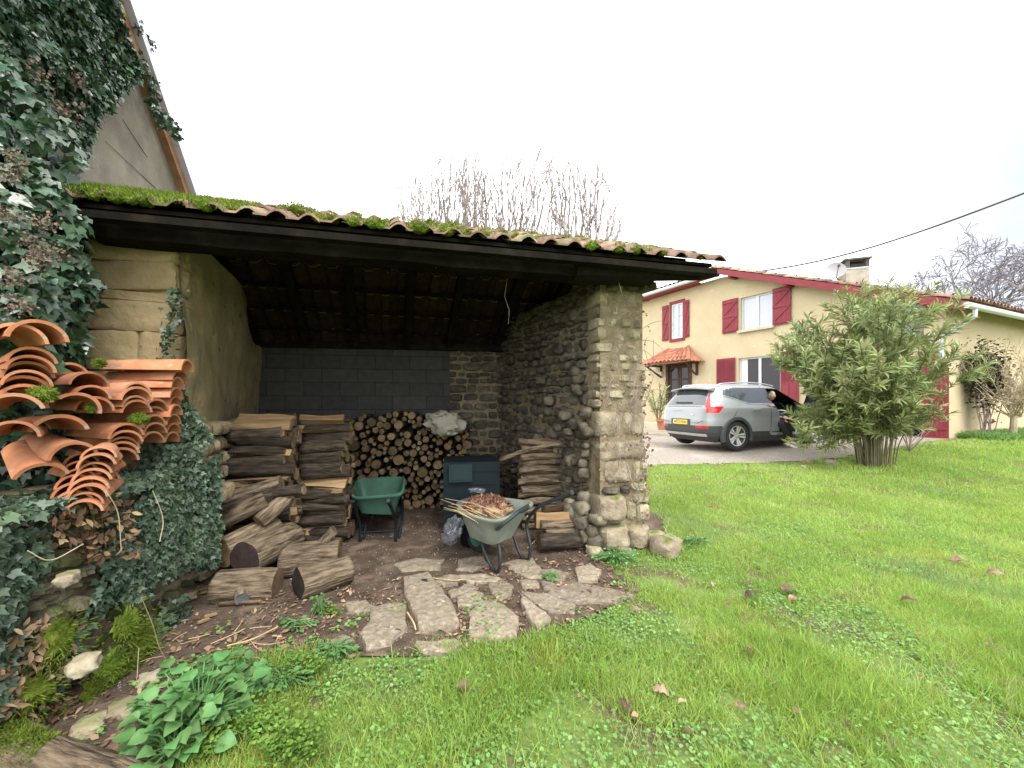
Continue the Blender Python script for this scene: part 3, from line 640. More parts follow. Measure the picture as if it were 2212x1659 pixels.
pst(.03, .22, .56, .64, .4, .06, 4, .14, 2); pst(.22, .34, .57, .66, .35, .05, 4, .14, 2); pst(.34, .54, .58, .68, .45, .02)
pst(.05, .36, .66, .90, .55, .04); pst(.36, .54, .68, .90, .5, .02)
pst(.00, .53, .92, 1.13, .55, .03, 7, .07)
pst(-.03, .24, 1.15, 1.43, .5, .03); pst(.25, .52, 1.15, 1.42, .5, .02)
z = 1.45
while z < 2.66:
    h_ = random.uniform(.07, .17); x = -.02 + random.uniform(-.02, .02); e = .515 - .04 * (z - 1.4) + random.uniform(-.03, .03)
    while x < e - .05:
        w_ = min(random.uniform(.10, .26), e - x)
        if e - x - w_ < .06: w_ = e - x
        pst(x, x + w_ - .008, z, z + h_ * random.uniform(.85, 1.0), random.uniform(.42, .52), random.uniform(-.02, .03), 4.5, .15, 0, 4); x += w_
    z += h_ * .94
for (a, b, dz, s_) in ((.62, -.05, .0, .22), (.72, .10, .0, .20), (.60, .20, .0, .24), (.80, -.02, .0, .14), (.20, .16, 0, .12), (-.10, .12, 0, .14)):
    c = C_ + uP * a + nP * b; rock(mb, (c.x, c.y, s_ * .30), (s_ * 1.2, s_ * .9, s_ * .8), random.random() * 3, k=3.5, amp=.2, n=6)
mb.build('stone_pillar', [M['stone'], M['mortar'], M['stone_in']], shed, smooth=True)
# ---- roof carpentry
E0 = Vector((-3.80, 2.585 + .24 * (-3.80 + 2.47), 2.80)); E1 = Vector((2.03, 3.665, 2.80)); eu = (E1 - E0).normalized(); EL = (E1 - E0).length
DR, SR = 1.30, .49; ZR = 2.8 + DR * SR; DT = 3.05; SB = .60
def roof_pt(s_, d, up=0.0):
    z = 2.8 + d * SR if d <= DR else ZR - (d - DR) * SB
    p = E0 + eu * s_ + eb * d; return Vector((p.x, p.y, z + up))
mb = MB()
mb.beam(roof_pt(.95, .30) - Vector((0, 0, .185)) , roof_pt(5.35, .30) - Vector((0, 0, .185)), .20, .24, wob=.12, n=14)
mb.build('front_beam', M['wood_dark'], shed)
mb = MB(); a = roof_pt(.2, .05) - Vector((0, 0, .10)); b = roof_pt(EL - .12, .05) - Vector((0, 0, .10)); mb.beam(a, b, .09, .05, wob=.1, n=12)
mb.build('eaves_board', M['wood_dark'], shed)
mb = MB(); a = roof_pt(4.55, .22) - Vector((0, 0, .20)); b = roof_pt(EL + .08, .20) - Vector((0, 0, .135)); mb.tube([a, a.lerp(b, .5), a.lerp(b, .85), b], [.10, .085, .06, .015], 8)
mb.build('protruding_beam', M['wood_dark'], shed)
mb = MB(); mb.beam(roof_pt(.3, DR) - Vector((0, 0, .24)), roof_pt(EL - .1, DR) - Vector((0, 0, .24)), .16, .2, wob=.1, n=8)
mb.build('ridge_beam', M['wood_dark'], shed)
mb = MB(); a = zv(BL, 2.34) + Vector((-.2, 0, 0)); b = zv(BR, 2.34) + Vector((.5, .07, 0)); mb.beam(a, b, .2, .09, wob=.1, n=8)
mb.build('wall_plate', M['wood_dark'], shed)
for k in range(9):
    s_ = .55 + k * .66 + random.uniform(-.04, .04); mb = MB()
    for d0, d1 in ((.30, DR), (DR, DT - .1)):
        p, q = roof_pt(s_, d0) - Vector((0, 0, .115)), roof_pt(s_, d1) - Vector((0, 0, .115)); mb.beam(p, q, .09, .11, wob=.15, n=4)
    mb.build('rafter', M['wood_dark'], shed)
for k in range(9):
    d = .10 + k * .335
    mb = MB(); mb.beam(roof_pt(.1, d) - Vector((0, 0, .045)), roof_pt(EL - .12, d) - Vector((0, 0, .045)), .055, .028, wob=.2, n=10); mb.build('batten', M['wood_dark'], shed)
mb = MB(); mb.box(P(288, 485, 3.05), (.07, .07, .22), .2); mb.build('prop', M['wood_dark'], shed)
# ragged mortar where the plate meets the pillar
mb = MB()
for k in range(26):
    c = C_ + uP * random.uniform(.0, .62) - nP * random.uniform(.0, .3); rock(mb, (c.x, c.y, 2.66 + random.random() * .12), (.13, .13, .09), random.random() * 3, k=3, amp=.3)
mb.build('pillar_cap', M['stone_in'], shed, smooth=True)
# ---- interlocking roof tiles, each one modelled
def tile_roof(mb, pf, L, d0, d1, pitch_w=.205, row=.325, th=.016, lift=.0, jit=.012, n=8, hump=.045, flip=False, mi=0, mi_u=None):
    prof = []
    for i in range(n + 1):
        t = i / n; z = hump * max(0, math.sin((t - .38) / .62 * math.pi)) if t > .38 else -.004 - .012 * math.sin(t / .38 * math.pi) * -1
        if t <= .38: z = .0
        prof.append((t * pitch_w * 1.07, z))
    rows = int(math.ceil((d1 - d0) / row)); cols = int(L / pitch_w)
    for r_ in range(rows):
        for c_ in range(cols):
            s0 = c_ * pitch_w + random.uniform(-jit, jit) * .5; da = d0 + r_ * row + random.uniform(-jit, jit) * 1.6; db = min(da + row * 1.18, d1 + .02)
            if flip: da, db = (d0 + (r_ + 1) * row + random.uniform(-jit, jit)), d0 + r_ * row - .06
            up0 = .030 + random.uniform(0, .008) + lift; up1 = .008 + lift; ro = random.uniform(-.006, .006)
            V = []
            for (dd, upp) in ((da, up0), (db, up1)):
                for j, (x, z) in enumerate(prof): V.append(pf(s0 + x, dd, upp + z + ro * (j / n - .5)))
            for (dd, upp) in ((da, up0), (db, up1)):
                for j, (x, z) in enumerate(prof): V.append(pf(s0 + x, dd, upp + z - th + ro * (j / n - .5)))
            m_ = n + 1; Fs = []; Fu = []
            for j in range(n):
                Fs.append((j, j + 1, m_ + j + 1, m_ + j)); Fu.append((2 * m_ + j, 3 * m_ + j, 3 * m_ + j + 1, 2 * m_ + j + 1)); Fs.append((j, 2 * m_ + j, 2 * m_ + j + 1, j + 1))
            Fs.append((0, m_, 3 * m_, 2 * m_)); Fs.append((n, 2 * m_ + n, 3 * m_ + n, m_ + n))
            rr = random.random(); mb.add(V, Fs, mi, rr); mb.add(V, Fu, mi if mi_u is None else mi_u, rr)
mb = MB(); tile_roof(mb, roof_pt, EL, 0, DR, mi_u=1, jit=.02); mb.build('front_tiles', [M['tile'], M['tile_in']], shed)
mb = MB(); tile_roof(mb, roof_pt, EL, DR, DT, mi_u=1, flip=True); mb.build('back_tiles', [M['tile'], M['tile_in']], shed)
# ---- moss cushions on the tiles
def moss_clump(mb, c, r, flat_=.5):
    rock(mb, c, (r * 2, r * 1.7, r * 2 * flat_), random.random() * 3, k=2.2, amp=.35, n=6, fr=3)
mp_pts = []
for k in range(85):
    s_ = random.uniform(.5, EL - .2); d = random.choice([random.uniform(-.01, .05), random.uniform(0, DR)])
    if random.random() > (1.15 - s_ / EL): continue
    r_ = random.uniform(.02, .05); c = roof_pt(s_, d, .03); mb = MB(); moss_clump(mb, c, r_, .6); mb.build('moss_clump', M['moss'], shed, smooth=True); mp_pts.append((c, r_))
for (dx, dy) in ((880, 505), (1100, 525), (620, 480), (690, 490), (800, 500), (1345, 560), (1020, 520), (975, 495), (640, 455), (560, 470)):
    Y = 3.0 + (dx - 550) / 1000 * .72; c = P(dx, dy, Y + .05); mp_pts.append((c, .075)); mb = MB(); moss_clump(mb, c, .06, .6); mb.build('moss_clump', M['moss'], shed, smooth=True)
pp = []; tt = []; 
for c, r_ in mp_pts:
    for j in range(int(60 + 1200 * r_)):
        d = Vector((random.gauss(0, 1), random.gauss(0, 1), abs(random.gauss(0, 1)) - .1)).normalized(); pp.append(c + Vector((d.x * r_, d.y * r_, d.z * r_ * .6))); tt.append(d + Vector((0, -.2, .3)))
# the long grassy moss at the left end of the roof
for j in range(26000):      # thin moss film over the upper rows
    s_ = random.uniform(.6, EL - .3); d = random.uniform(.0, DR)
    if noise.noise(Vector((s_ * 4, d * 6, 3))) < .21 + .14 * s_ / EL: continue
    pp.append(roof_pt(s_, d, .035 + random.random() * .03)); tt.append(Vector((random.gauss(0, .7), random.gauss(-.4, .5), .7)))
for j in range(22000):
    s_ = random.uniform(.1, 1.9); d = random.uniform(-.03, .9) * (1 - .3 * random.random())
    if random.random() > 1.25 - max(0, s_ - .8) * .9 - noise.noise(Vector((s_ * 5, d * 5, 0))) * .5: continue
    pp.append(roof_pt(s_, d, .03 + random.random() * .05)); tt.append(Vector((random.gauss(0, .7), random.gauss(-.3, .5), 1)))
N = len(pp); _mt = np_cloud('moss_tufts', BLD_V, BLD_F, np.array([tuple(p) for p in pp]), np.array([tuple(p) for p in tt]), RNG.normal(size=(N, 3)), .015 + .03 * RNG.random(N), M['moss'], shed, widths=.004 + .004 * RNG.random(N)); _mt['kind'] = 'stuff'
# hanging dry tendrils
for (pl) in ([(1096, 600, 3.9), (1090, 640, 3.9), (1100, 670, 3.9), (1098, 700, 3.9)], [(1328, 560, 3.75), (1332, 590, 3.74), (1338, 615, 3.72), (1345, 640, 3.7)], [(935, 545, 3.3), (940, 565, 3.3), (942, 580, 3.3)]):
    mb = MB(); mb.tube([P(*p) for p in pl], [.0028, .0026, .002, .0015][:len(pl)], 4); mb.build('tendril', M['twig_pale'], shed)
# dry creeper on the pillar
mb = MB()
for k in range(26):
    x0 = random.uniform(-.02, .5); z = random.uniform(.1, 1.8); pts_ = []
    for j in range(random.randint(6, 16)):
        c = C_ + uP * x0 + nP * .065; pts_.append((c.x, c.y, z)); x0 += random.gauss(0, .03); z += random.uniform(.03, .10); x0 = min(.56, max(-.04, x0))
        if z > 2.7: break
    if len(pts_) > 2: mb.tube(pts_, [.0045 - .0025 * i / len(pts_) for i in range(len(pts_))], 4)
for k in range(14):   # loose tendrils on the outer side
    p = D_ + uP * .02 + eb * random.uniform(.0, .3); z = random.uniform(.2, 2.3); pts_ = [Vector((p.x, p.y, z))]; d = Vector((.06, -.01, random.uniform(-.03, .05)))
    for j in range(7): pts_.append(pts_[-1] + d); d = d * .85 + Vector((0, random.gauss(0, .01), -.012))
    mb.tube(pts_, [.003 - .0003 * i for i in range(8)], 4)
o = mb.build('dry_creeper', M['twig'], org=(C_.x, C_.y, 0)); tag(o, 'leafless creeper stems clinging to the stone pillar', 'creeper')
pp = []
for k in range(150):
    c = C_ + uP * random.choice([random.uniform(0, .5), random.gauss(.49, .02)]) + nP * random.uniform(.03, .07); pp.append((c.x, c.y, random.choice([random.uniform(.3, 2.6), random.uniform(.3, 1.2)])))
N = len(pp); np_cloud('dry_leaves', RND_V, RND_F, pp, RNG.normal(size=(N, 3)), np.tile([0, -1, 0.2], (N, 1)) + RNG.normal(0, .4, (N, 3)), .018 + .02 * RNG.random(N), M['deadleaf'], o)
# ================================================================ firewood
def log_mesh(name, L, r, mats, n=14, m=8, rough=.12, split=None, bend=0.0, seedv=None):
    """log lying along local X; split=(a0,a1) keeps only that sector (radians) so the inner faces are cleft wood"""
    sd = Vector((random.random() * 90, random.random() * 90, 0)); V = []; Fs = []; mi = []
    full = split is None
    angs = [2 * math.pi * k / n for k in range(n)] if full else [split[0] + (split[1] - split[0]) * k / (n - 1) for k in range(n)]
    for i in range(m + 1):
        x = -L / 2 + L * i / m; off = bend * math.sin(math.pi * i / m)
        for a in angs:
            q = Vector((x * 3, math.cos(a) * 1.2, math.sin(a) * 1.2)) + sd
            rr = r * (1 + rough * noise.noise(q) + rough * .4 * noise.noise(q * 3.1))
            V.append((x + noise.noise(q * 2) * .012 * (i in (0, m)), math.cos(a) * rr, math.sin(a) * rr + off))
        if not full:
            q = Vector((x * 4, 0, 0)) + sd; V.append((x, noise.noise(q) * r * .12, noise.noise(q * 1.3 + Vector((3, 3, 3))) * r * .12 + off))
    k_ = n if full else n + 1
    for i in range(m):
        for k in range(k_):
            k2 = (k + 1) % k_; Fs.append((i * k_ + k, i * k_ + k2, (i + 1) * k_ + k2, (i + 1) * k_ + k))
            mi.append(0 if full or k < n - 1 else 1)
    Fs.append(tuple(reversed(range(k_)))); mi.append(2); Fs.append(tuple(range(m * k_, m * k_ + k_))); mi.append(2)
    me = bpy.data.meshes.new(name); me.from_pydata(V, [], Fs); me.polygons.foreach_set('material_index', mi)
    sm_ = [i < len(Fs) - 2 and mi[i] == 0 for i in range(len(Fs))]; me.polygons.foreach_set('use_smooth', sm_)
    at = me.attributes.new('rnd', 'FLOAT', 'FACE'); at.data.foreach_set('value', [.5] * len(Fs))
    for x in mats: me.materials.append(x)
    me.update(); return me
def obj_of(name, me, loc, rot, label, cat, group=None):
    o = bpy.data.objects.new(name, me); COL.objects.link(o); o.location = loc; o.rotation_euler = rot; tag(o, label, cat, group); return o
BK = [M['bark'], M['split'], M['cut']]; BD = [M['bark_dk'], M['split'], M['cut']]
SPL = [log_mesh('split_log', .50, random.uniform(.075, .10), BK if k % 3 else BD, n=8, m=8, split=(random.uniform(-.2, .2), random.uniform(1.1, 2.6)), rough=.3, bend=random.uniform(-.012, .012)) for k in range(9)]
SPD = [log_mesh('dark_split_log', .50, random.uniform(.05, .075), BD, n=10, m=6, rough=.2, bend=random.uniform(-.015, .015)) for k in range(3)]
efa = R(13.5)
def stack(x0, x1, Y, ztop, rows, group, lab, seed_, Lx, z0=.03, face=.62):
    random.seed(seed_); z = z0; k = 0
    while z < ztop:
        hh = random.uniform(.058, .085)
        for r_ in range(rows):
            me = random.choice(SPL if random.random() < face else SPD)
            xm = (x0 + x1) / 2 + .02 * math.sin(k * 1.3); yy = Y + r_ * .13 + random.uniform(-.02, .02)
            o = obj_of('firewood_log', me, (xm + random.uniform(-.045, .045) - .02 * r_, yy, z + hh / 2), (random.choice([-1.9, -1.6, -2.4, -.9, .4, 2.5, -2.8]) + random.uniform(-.35, .35), random.uniform(-.08, .08), efa * .5 + random.uniform(-.12, .12)), lab, 'log', group)
            o.scale = (Lx / .50 * random.uniform(.88, 1.05), random.uniform(.8, 1.1), random.uniform(.65, .9))
        z += hh * .98; k += 1
p0, p1 = P(492, 900, 3.75), P(618, 900, 3.75)
stack(p0.x, p1.x, 3.78, 1.33, 3, 'split logs of the left stack', 'split firewood log in the tall left stack beside the earth wall', 3, .54)
p0, p1 = P(645, 900, 4.1), P(745, 900, 4.1)
stack(p0.x, p1.x, 4.13, 1.33, 3, 'split logs of the second stack', 'split firewood log in the stack left of the green wheelbarrow', 8, .47, face=.45)
random.seed(21)
# round logs end-on against the block wall
RL = [log_mesh('round_log', .36, .06, BD, n=12, m=3, rough=.12) for _ in range(6)]
cs = []
for tries in range(16000):
    r_ = random.choice([.025, .03, .035, .04, .045, .05, .06, .07]); x = random.uniform(-2.42, -.62); z = random.uniform(r_, 1.33 + .06 * math.sin(x * 3) - r_)
    if all((x - a) ** 2 + (z - b) ** 2 > (r_ * .98 + c) ** 2 for a, b, c in cs): cs.append((x, z, r_))
    if len(cs) >= 285: break
for x, z, r_ in cs:
    yy = 5.22 + .135 * (x + 2.2) + random.uniform(-.05, .05)
    o = obj_of('round_log', random.choice(RL), (x, yy + .18, z), (random.random() * 6, random.uniform(-.06, .06), R(90) + efa * .4 + random.uniform(-.09, .09)), 'round log stacked end on against the grey block wall', 'log', 'round logs stacked end on at the back')
    o.scale = (1, r_ / .06, r_ / .06)
# branches piled on the right
BR_ = [log_mesh('branch_log', .50, .042, BK, n=10, m=8, rough=.2, bend=.03) for _ in range(4)]
for k in range(26):
    row = k // 3; z = .42 + row * .075; Y = 4.62 + (k % 3) * .10
    x = (1172 - CX) / F * Y + random.uniform(-.03, .05)
    o = obj_of('branch_log', random.choice(BR_), (x, Y, z + random.uniform(-.02, .02)), (random.random() * 6, random.uniform(-.10, .06), .15 + random.uniform(-.15, .15)), 'thin round branch in the pile against the right rubble wall', 'log', 'branches piled at the right wall')
    o.scale = (1.1, random.uniform(.7, 1.1), random.uniform(.7, 1.1))
for k in range(8):
    Y = 4.62; o = obj_of('branch_log', random.choice(BR_), ((1172 - CX) / F * Y + (k % 2) * .05, Y + .1 * (k % 2), .05 + (k // 2) * .09), (random.random() * 6, 0, .15), 'thin round branch in the pile against the right rubble wall', 'log', 'branches piled at the right wall')
o = obj_of('branch_log', log_mesh('long_branch', .75, .026, BK, n=8, m=8, rough=.3, bend=.04), P(1150, 977, 4.4), (0, -.22, .1), 'long thin branch lying across the top of the branch pile', 'log')
specs = [(1212, 1106, 3.98, .50, 'S', 'orange cleft log on top of the split stack by the pillar'), (1215, 1133, 3.98, .48, 'D', 'grey barked log under the orange cleft log'), (1228, 1150, 3.98, .52, 'D', 'dark flat log in the middle of the stack by the pillar'),
         (1222, 1168, 3.88, .56, 'B', 'thick dark round log in the stack by the pillar'), (1228, 1200, 3.86, .58, 'S2', 'pale orange cleft log at the bottom by the pillar')]
for dx, dy, Y, L, t, lab in specs:
    if t == 'S': me = log_mesh('cleft_log', L * 1.05, .15, [M['split'], M['split'], M['cut']], n=8, m=6, split=(-.5, .5), rough=.12); rot = (R(-90) + .5, .03, .20)
    elif t == 'S2': me = log_mesh('cleft_log', L * 1.05, .16, [M['split'], M['split'], M['cut']], n=8, m=6, split=(-.45, .45), rough=.15); rot = (R(-90) + .5, -.06, .24)
    elif t == 'B': me = log_mesh('thick_log', L, .075, BD, n=16, m=10, rough=.12); rot = (1, .02, .22)
    else: me = log_mesh('flat_log', L * .98, .055, BK, n=10, m=6, rough=.2); rot = (.4, .02, .2)
    obj_of('firewood_log', me, P(dx, dy, Y + .06), rot, lab, 'log')
for k in range(5): obj_of('firewood_log', SPL[k], P(1222, 1105 + k * 22, 4.25), (k * 1.3, 0, .2), 'firewood log in the hidden row behind the stack by the pillar', 'log', 'hidden row by the pillar')
# loose short logs on the left heap
for (dx, dy, Y, L, r_, rot, lab, mm) in (
    (545, 1062, 3.55, .50, .065, (0, -.30, .2), 'grey barked half log slanting on the left stack', BK), (612, 1062, 3.55, .36, .05, (1, -.1, .1), 'dark round log with pale end on the left stack', BD),
    (530, 1092, 3.5, .50, .07, (1, -.35, .25), 'dark wet log slanting below the grey half log', BD), (500, 1115, 3.35, .55, .075, (.6, -.42, .5), 'long barked log slanting above the big round logs', BK),
    (592, 1100, 3.5, .30, .07, (.3, -.6, 1.0), 'short thick log standing tilted with pale cleft face', BK)):
    me = log_mesh('loose_log', L, r_, mm, n=14, m=8, rough=.16); obj_of('firewood_log', me, P(dx, dy, Y), rot, lab, 'log')
def log_between(a, b, r_, mats, lab, taper=1.0, n=24):
    a = Vector(a); b = Vector(b); d = b - a; me = log_mesh('big_log', d.length, r_, mats, n=n, m=18, rough=.12)
    for v in me.vertices:
        t = v.co.x / d.length + .5; s_ = 1 + (taper - 1) * t; v.co.y *= s_; v.co.z *= s_
        a_ = math.atan2(v.co.z, v.co.y); g_ = 1 + .05 * abs(noise.noise(Vector((v.co.x * 3, math.cos(a_) * 5, math.sin(a_) * 5))))
        v.co.y *= g_; v.co.z *= g_
    return obj_of('big_log', me, (a + b) / 2, d.to_track_quat('X', 'Z').to_euler(), lab, 'log')
BB = [M['bark'], M['split'], M['cut_dk']]; BC = [M['bark'], M['split'], M['cut']]
log_between(P(478, 1195, 3.18), P(592, 1140, 3.62), .125, BC, 'thick rough barked log lying highest of the big logs', 1.05)
log_between(P(528, 1208, 3.10), P(632, 1160, 3.62), .13, BB, 'thick log with a dark round end facing out', 1.05)
log_between(P(610, 1212, 3.40), P(735, 1200, 3.52), .15, BC, 'short forked log with a raised broken crotch')
me = log_mesh('log_stub', .30, .085, BC, n=16, m=8, rough=.25, split=(.2, 2.9)); o = obj_of('log_fork', me, (0, 0, 0), (0, 0, 0), None, None)
big = [x for x in bpy.data.objects if x.get('label', '') .startswith('short forked')][0]
o.parent = big; o.location = (.10, .02, .09); o.rotation_euler = (0, -.75, .2)
b4 = log_between(P(470, 1268, 2.98), P(600, 1262, 3.06), .125, BC, 'barked log with a sawn branch stub lying on the earth')
me = log_mesh('branch_stub', .16, .048, [M['bark'], M['split'], flat('grey_cut', (.12, .12, .125), .9, bump=.3)], n=16, m=4); o = obj_of('branch_stub', me, (0, 0, 0), (0, 0, 0), None, None); o.parent = b4; o.location = (.0, -.105, .0); o.rotation_euler = (0, .25, R(-62))
log_between(P(644, 1262, 2.99), P(752, 1230, 3.27), .12, BB, 'log with a wet black end lying nearest the paving', .95)
me = log_mesh('plank', .28, .028, [M['bark'], M['split'], M['split']], n=8, m=6, split=(0, 3.14), rough=.2); obj_of('wood_offcut', me, G(518, 1312) + Vector((0, 0, .02)), (R(-40), 0, .12), 'pale cleft offcut lying in front of the big logs', 'offcut')
for (dx, dy, a) in ((455, 1340, .9), (440, 1352, 1.2)):
    mb = MB(); mb.box((0, 0, 0), (.07, .022, .012)); o = mb.build('wood_chip', M['split'], local=True); place(o, G(dx, dy) + Vector((0, 0, .035)), (.2, .1, a)); tag(o, 'small pale wood chip near the foot of the earth pillar', 'wood chip', 'two wood chips')
# ================================================================ wheelbarrows and bins
wb = thing('wheelbarrow', 'galvanised wheelbarrow heaped with red brown leaves and sticks', 'wheelbarrow', (0, 3.55, 0))
BLc, BRc, FRc, FLc = Vector((-.12, 3.06, .56)), Vector((.225, 3.53, .60)), Vector((-.25, 3.93, .56)), Vector((-.52, 3.50, .54))
def pan(rim, cen_shift, zf, shr, th=.008, n=10, lip=.022, dip=0.0, ex=4.5):
    """rounded tapered tray through four rim corners"""
    c = sum(rim, Vector()) / 4; fc = c + cen_shift; fc.z = zf; N = 40
    def rimpt(t, s_):
        a = 2 * math.pi * t; x = math.copysign(abs(math.cos(a)) ** (2 / ex), math.cos(a)); y = math.copysign(abs(math.sin(a)) ** (2 / ex), math.sin(a))
        uu = (x * s_ + 1) / 2; vv = (y * s_ + 1) / 2
        return rim[0] * (1 - uu) * (1 - vv) + rim[1] * uu * (1 - vv) + rim[2] * uu * vv + rim[3] * (1 - uu) * vv
    rows = []
    for k, (s_, h_) in enumerate([(1.05, -.018), (1.05, 0), (1.0, .004), (.985, -.01)] + [(.985 - (.985 - shr) * (i / 5), -i / 5) for i in range(1, 6)] + [(shr * .5, -1), (.001, -1)]):
        row = []
        for i in range(N):
            p = rimpt(i / N, 1.0); q = c + (p - c) * s_
            if h_ <= -.15:
                t = -h_; q = q.lerp(Vector((q.x, q.y, zf)) + cen_shift * 1.0, 1) if t >= 1 else Vector((q.x + cen_shift.x * t, q.y + cen_shift.y * t, p.z + (zf - p.z) * t))
            else: q.z = p.z + h_
            row.append(q)
        rows.append(row)
    V = [p for row in rows for p in row]; Fs = []
    for r_ in range(len(rows) - 1):
        for i in range(N): Fs.append((r_ * N + i, (r_ + 1) * N + i, (r_ + 1) * N + (i + 1) % N, r_ * N + (i + 1) % N))
    return V, Fs
V, Fs = pan([BLc, BRc, FRc, FLc], Vector((-.03, .04, 0)), .30, .62); mb = MB(); mb.add(V, Fs); t = mb.build('tray', M['galv'], wb, smooth=True)
md = t.modifiers.new('thick', 'SOLIDIFY'); md.thickness = .006
fw = Vector((-.65, .76, 0)); sdv = Vector((.76, .65, 0))
LL, RLg = Vector((-.146, 3.43, .015)), Vector((.125, 3.68, .015)); WH = Vector((-.34, 3.93, .18))
def catm(pts_, n=6):
    pts_ = [Vector(p) for p in pts_]; out_ = []; e = [pts_[0] * 2 - pts_[1]] + pts_ + [pts_[-1] * 2 - pts_[-2]]
    for i in range(1, len(e) - 2):
        for j in range(n):
            t = j / n; a, b, c, d = e[i - 1:i + 3]
            out_.append(.5 * ((2 * b) + (c - a) * t + (2 * a - 5 * b + 4 * c - d) * t * t + (3 * b - a - 3 * c + d) * t ** 3))
    return out_ + [pts_[-1]]
for nm, hand, corner, leg in (('left', Vector((.13, 3.02, .70)), BLc, LL), ('right', Vector((.50, 3.25, .755)), BRc, RLg)):
    top = Vector((corner.x + .02, corner.y + .03, .50)); 
    pts_ = [hand, hand.lerp(top, .35) + Vector((0, 0, .02)), corner + Vector((.02, -.01, -.035)), leg + Vector((.015, -.015, .36)) , leg + Vector((.045, -.05, .15)), leg + Vector((.02, -.02, .012)), leg + fw * .08 + Vector((0, 0, .05)), leg + fw * .22 + Vector((0, 0, .24)), leg.lerp(WH, .7) + Vector((0, 0, .28)), WH + sdv * (.07 if nm == 'right' else -.07)]
    mb = MB(); mb.tube(catm(pts_), .0155, 10); mb.build('frame_tube', M['metal_dk'], wb, smooth=True)
    mb = MB(); mb.tube([hand, hand.lerp(top, .28) + Vector((0, 0, .014))], .021, 10); mb.build('grip', M['rubber'], wb, smooth=True)
    for zz in (.44, .50):
        mb = MB(); mb.lathe([(0, .02), (.009, .018), (.011, 0)], (leg.x + .02 + (.01 if zz > .45 else 0), leg.y - .03, zz), 8, 'Y'); mb.build('bolt', M['chrome'], wb)
mb = MB(); Mw = Matrix.Rotation(math.atan2(fw.y, fw.x), 3, 'Z')
def wheel_prof(r_, w_): return [(r_ * .62, -w_), (r_ * .85, -w_ * 1.05), (r_ * .97, -w_ * .7), (r_, 0), (r_ * .97, w_ * .7), (r_ * .85, w_ * 1.05), (r_ * .62, w_)]
mb.lathe(wheel_prof(.18, .042), WH, 28, 'Y', M=Mw); wobj = mb.build('wheel', M['rubber'], wb, smooth=True)
mb = MB(); mb.lathe([(.001, -.03), (.03, -.032), (.035, -.02), (.09, -.025), (.115, -.036), (.115, .036), (.09, .025), (.035, .02), (.03, .032), (.001, .03)], WH, 24, 'Y', M=Mw); mb.build('rim', M['gplastic'], wobj, smooth=True)
# load
cen = (BLc + BRc + FRc + FLc) / 4
load = thing('leaf_heap', 'heap of red brown dead leaves in the galvanised wheelbarrow', 'leaves', (cen.x, cen.y, .5))
mb = MB(); rock(mb, (cen.x - .06, cen.y + .04, .53), (.40, .42, .18), .8, k=2.4, amp=.18, n=10); mb.build('heap_core', M['litter'], load, smooth=True)
N = 2600; q = RNG.normal(size=(N, 3)); q[:, 2] = abs(q[:, 2]); q /= np.linalg.norm(q, axis=1)[:, None]
pp = np.array([cen.x - .07, cen.y + .05, .54]) + q * np.array([.20, .21, .095]) * (.9 + .2 * RNG.random((N, 1)))
np_cloud('leaves', LAN_V, LAN_F, pp, RNG.normal(size=(N, 3)), q + RNG.normal(0, .5, (N, 3)), .02 + .03 * RNG.random(N), mat('red_leaf', [(.3, (.10, .045, .03)), (.7, (.25, .125, .09))], scale=9, rough=.8, bump=0, rndv=.9, hue=.04), load, widths=.008 + .012 * RNG.random(N))
for k in range(16):
    a = P(960 + random.uniform(-30, 30), 1080 + random.uniform(-12, 20), 3.6); b = P(random.uniform(1020, 1100), random.uniform(1105, 1135), 3.2 + random.random() * .1)
    a = b.lerp(a, random.uniform(.5, 1.0)); mb = MB(); mdp = a.lerp(b, .5) + Vector((0, 0, .02)); mb.tube([a, mdp, b], [.0018, .0032, .0025], 5)
    o = mb.build('dry_stick', M['straw']); tag(o, 'dry straw coloured stick poking out of the galvanised wheelbarrow', 'stick', 'dry sticks in the wheelbarrow')
# green wheelbarrow
gw = thing('wheelbarrow', 'green plastic wheelbarrow parked in front of the round log pile', 'wheelbarrow', (P(815, 1000, 4.3).x, 4.3, 0))
a, b, c, d = P(761, 1077, 4.12), P(869, 1068, 4.05), P(873, 1030, 4.78), P(770, 1036, 4.85)
V, Fs = pan([a, b, c, d], Vector((0, -.01, 0)), .31, .72, ex=6); mb = MB(); mb.add(V, Fs); t = mb.build('tray', M['gplastic'], gw, smooth=True); md = t.modifiers.new('thick', 'SOLIDIFY'); md.thickness = .008
for s_, dx in ((-1, 778), (1, 855)):
    x = P(dx, 1172, 4.2).x; mb = MB(); mb.tube(catm([(x - s_ * .02, 3.98, .50), (x, 4.1, .36), (x, 4.2, .18), (x, 4.2, .015), (x, 4.3, .015), (x, 4.45, .2), (x - s_ * .1, 4.8, .3), (x - s_ * .2, 5.0, .19)]), .016, 8); mb.build('frame_tube', M['gdark'], gw, smooth=True)
    mb = MB(); mb.tube([(x + s_ * .02, 3.88, .53), (x, 4.0, .48)], .02, 8); mb.build('grip', M['rubber'], gw)
mb = MB(); mb.lathe(wheel_prof(.18, .04), (P(815, 1000, 4.3).x, 5.0, .18), 24, 'X'); mb.build('wheel', M['rubber'], gw, smooth=True)
mb = MB(); mb.tube([P(778, 1150, 4.2), P(855, 1147, 4.2)], .012, 6); mb.build('cross_bar', M['gdark'], gw)
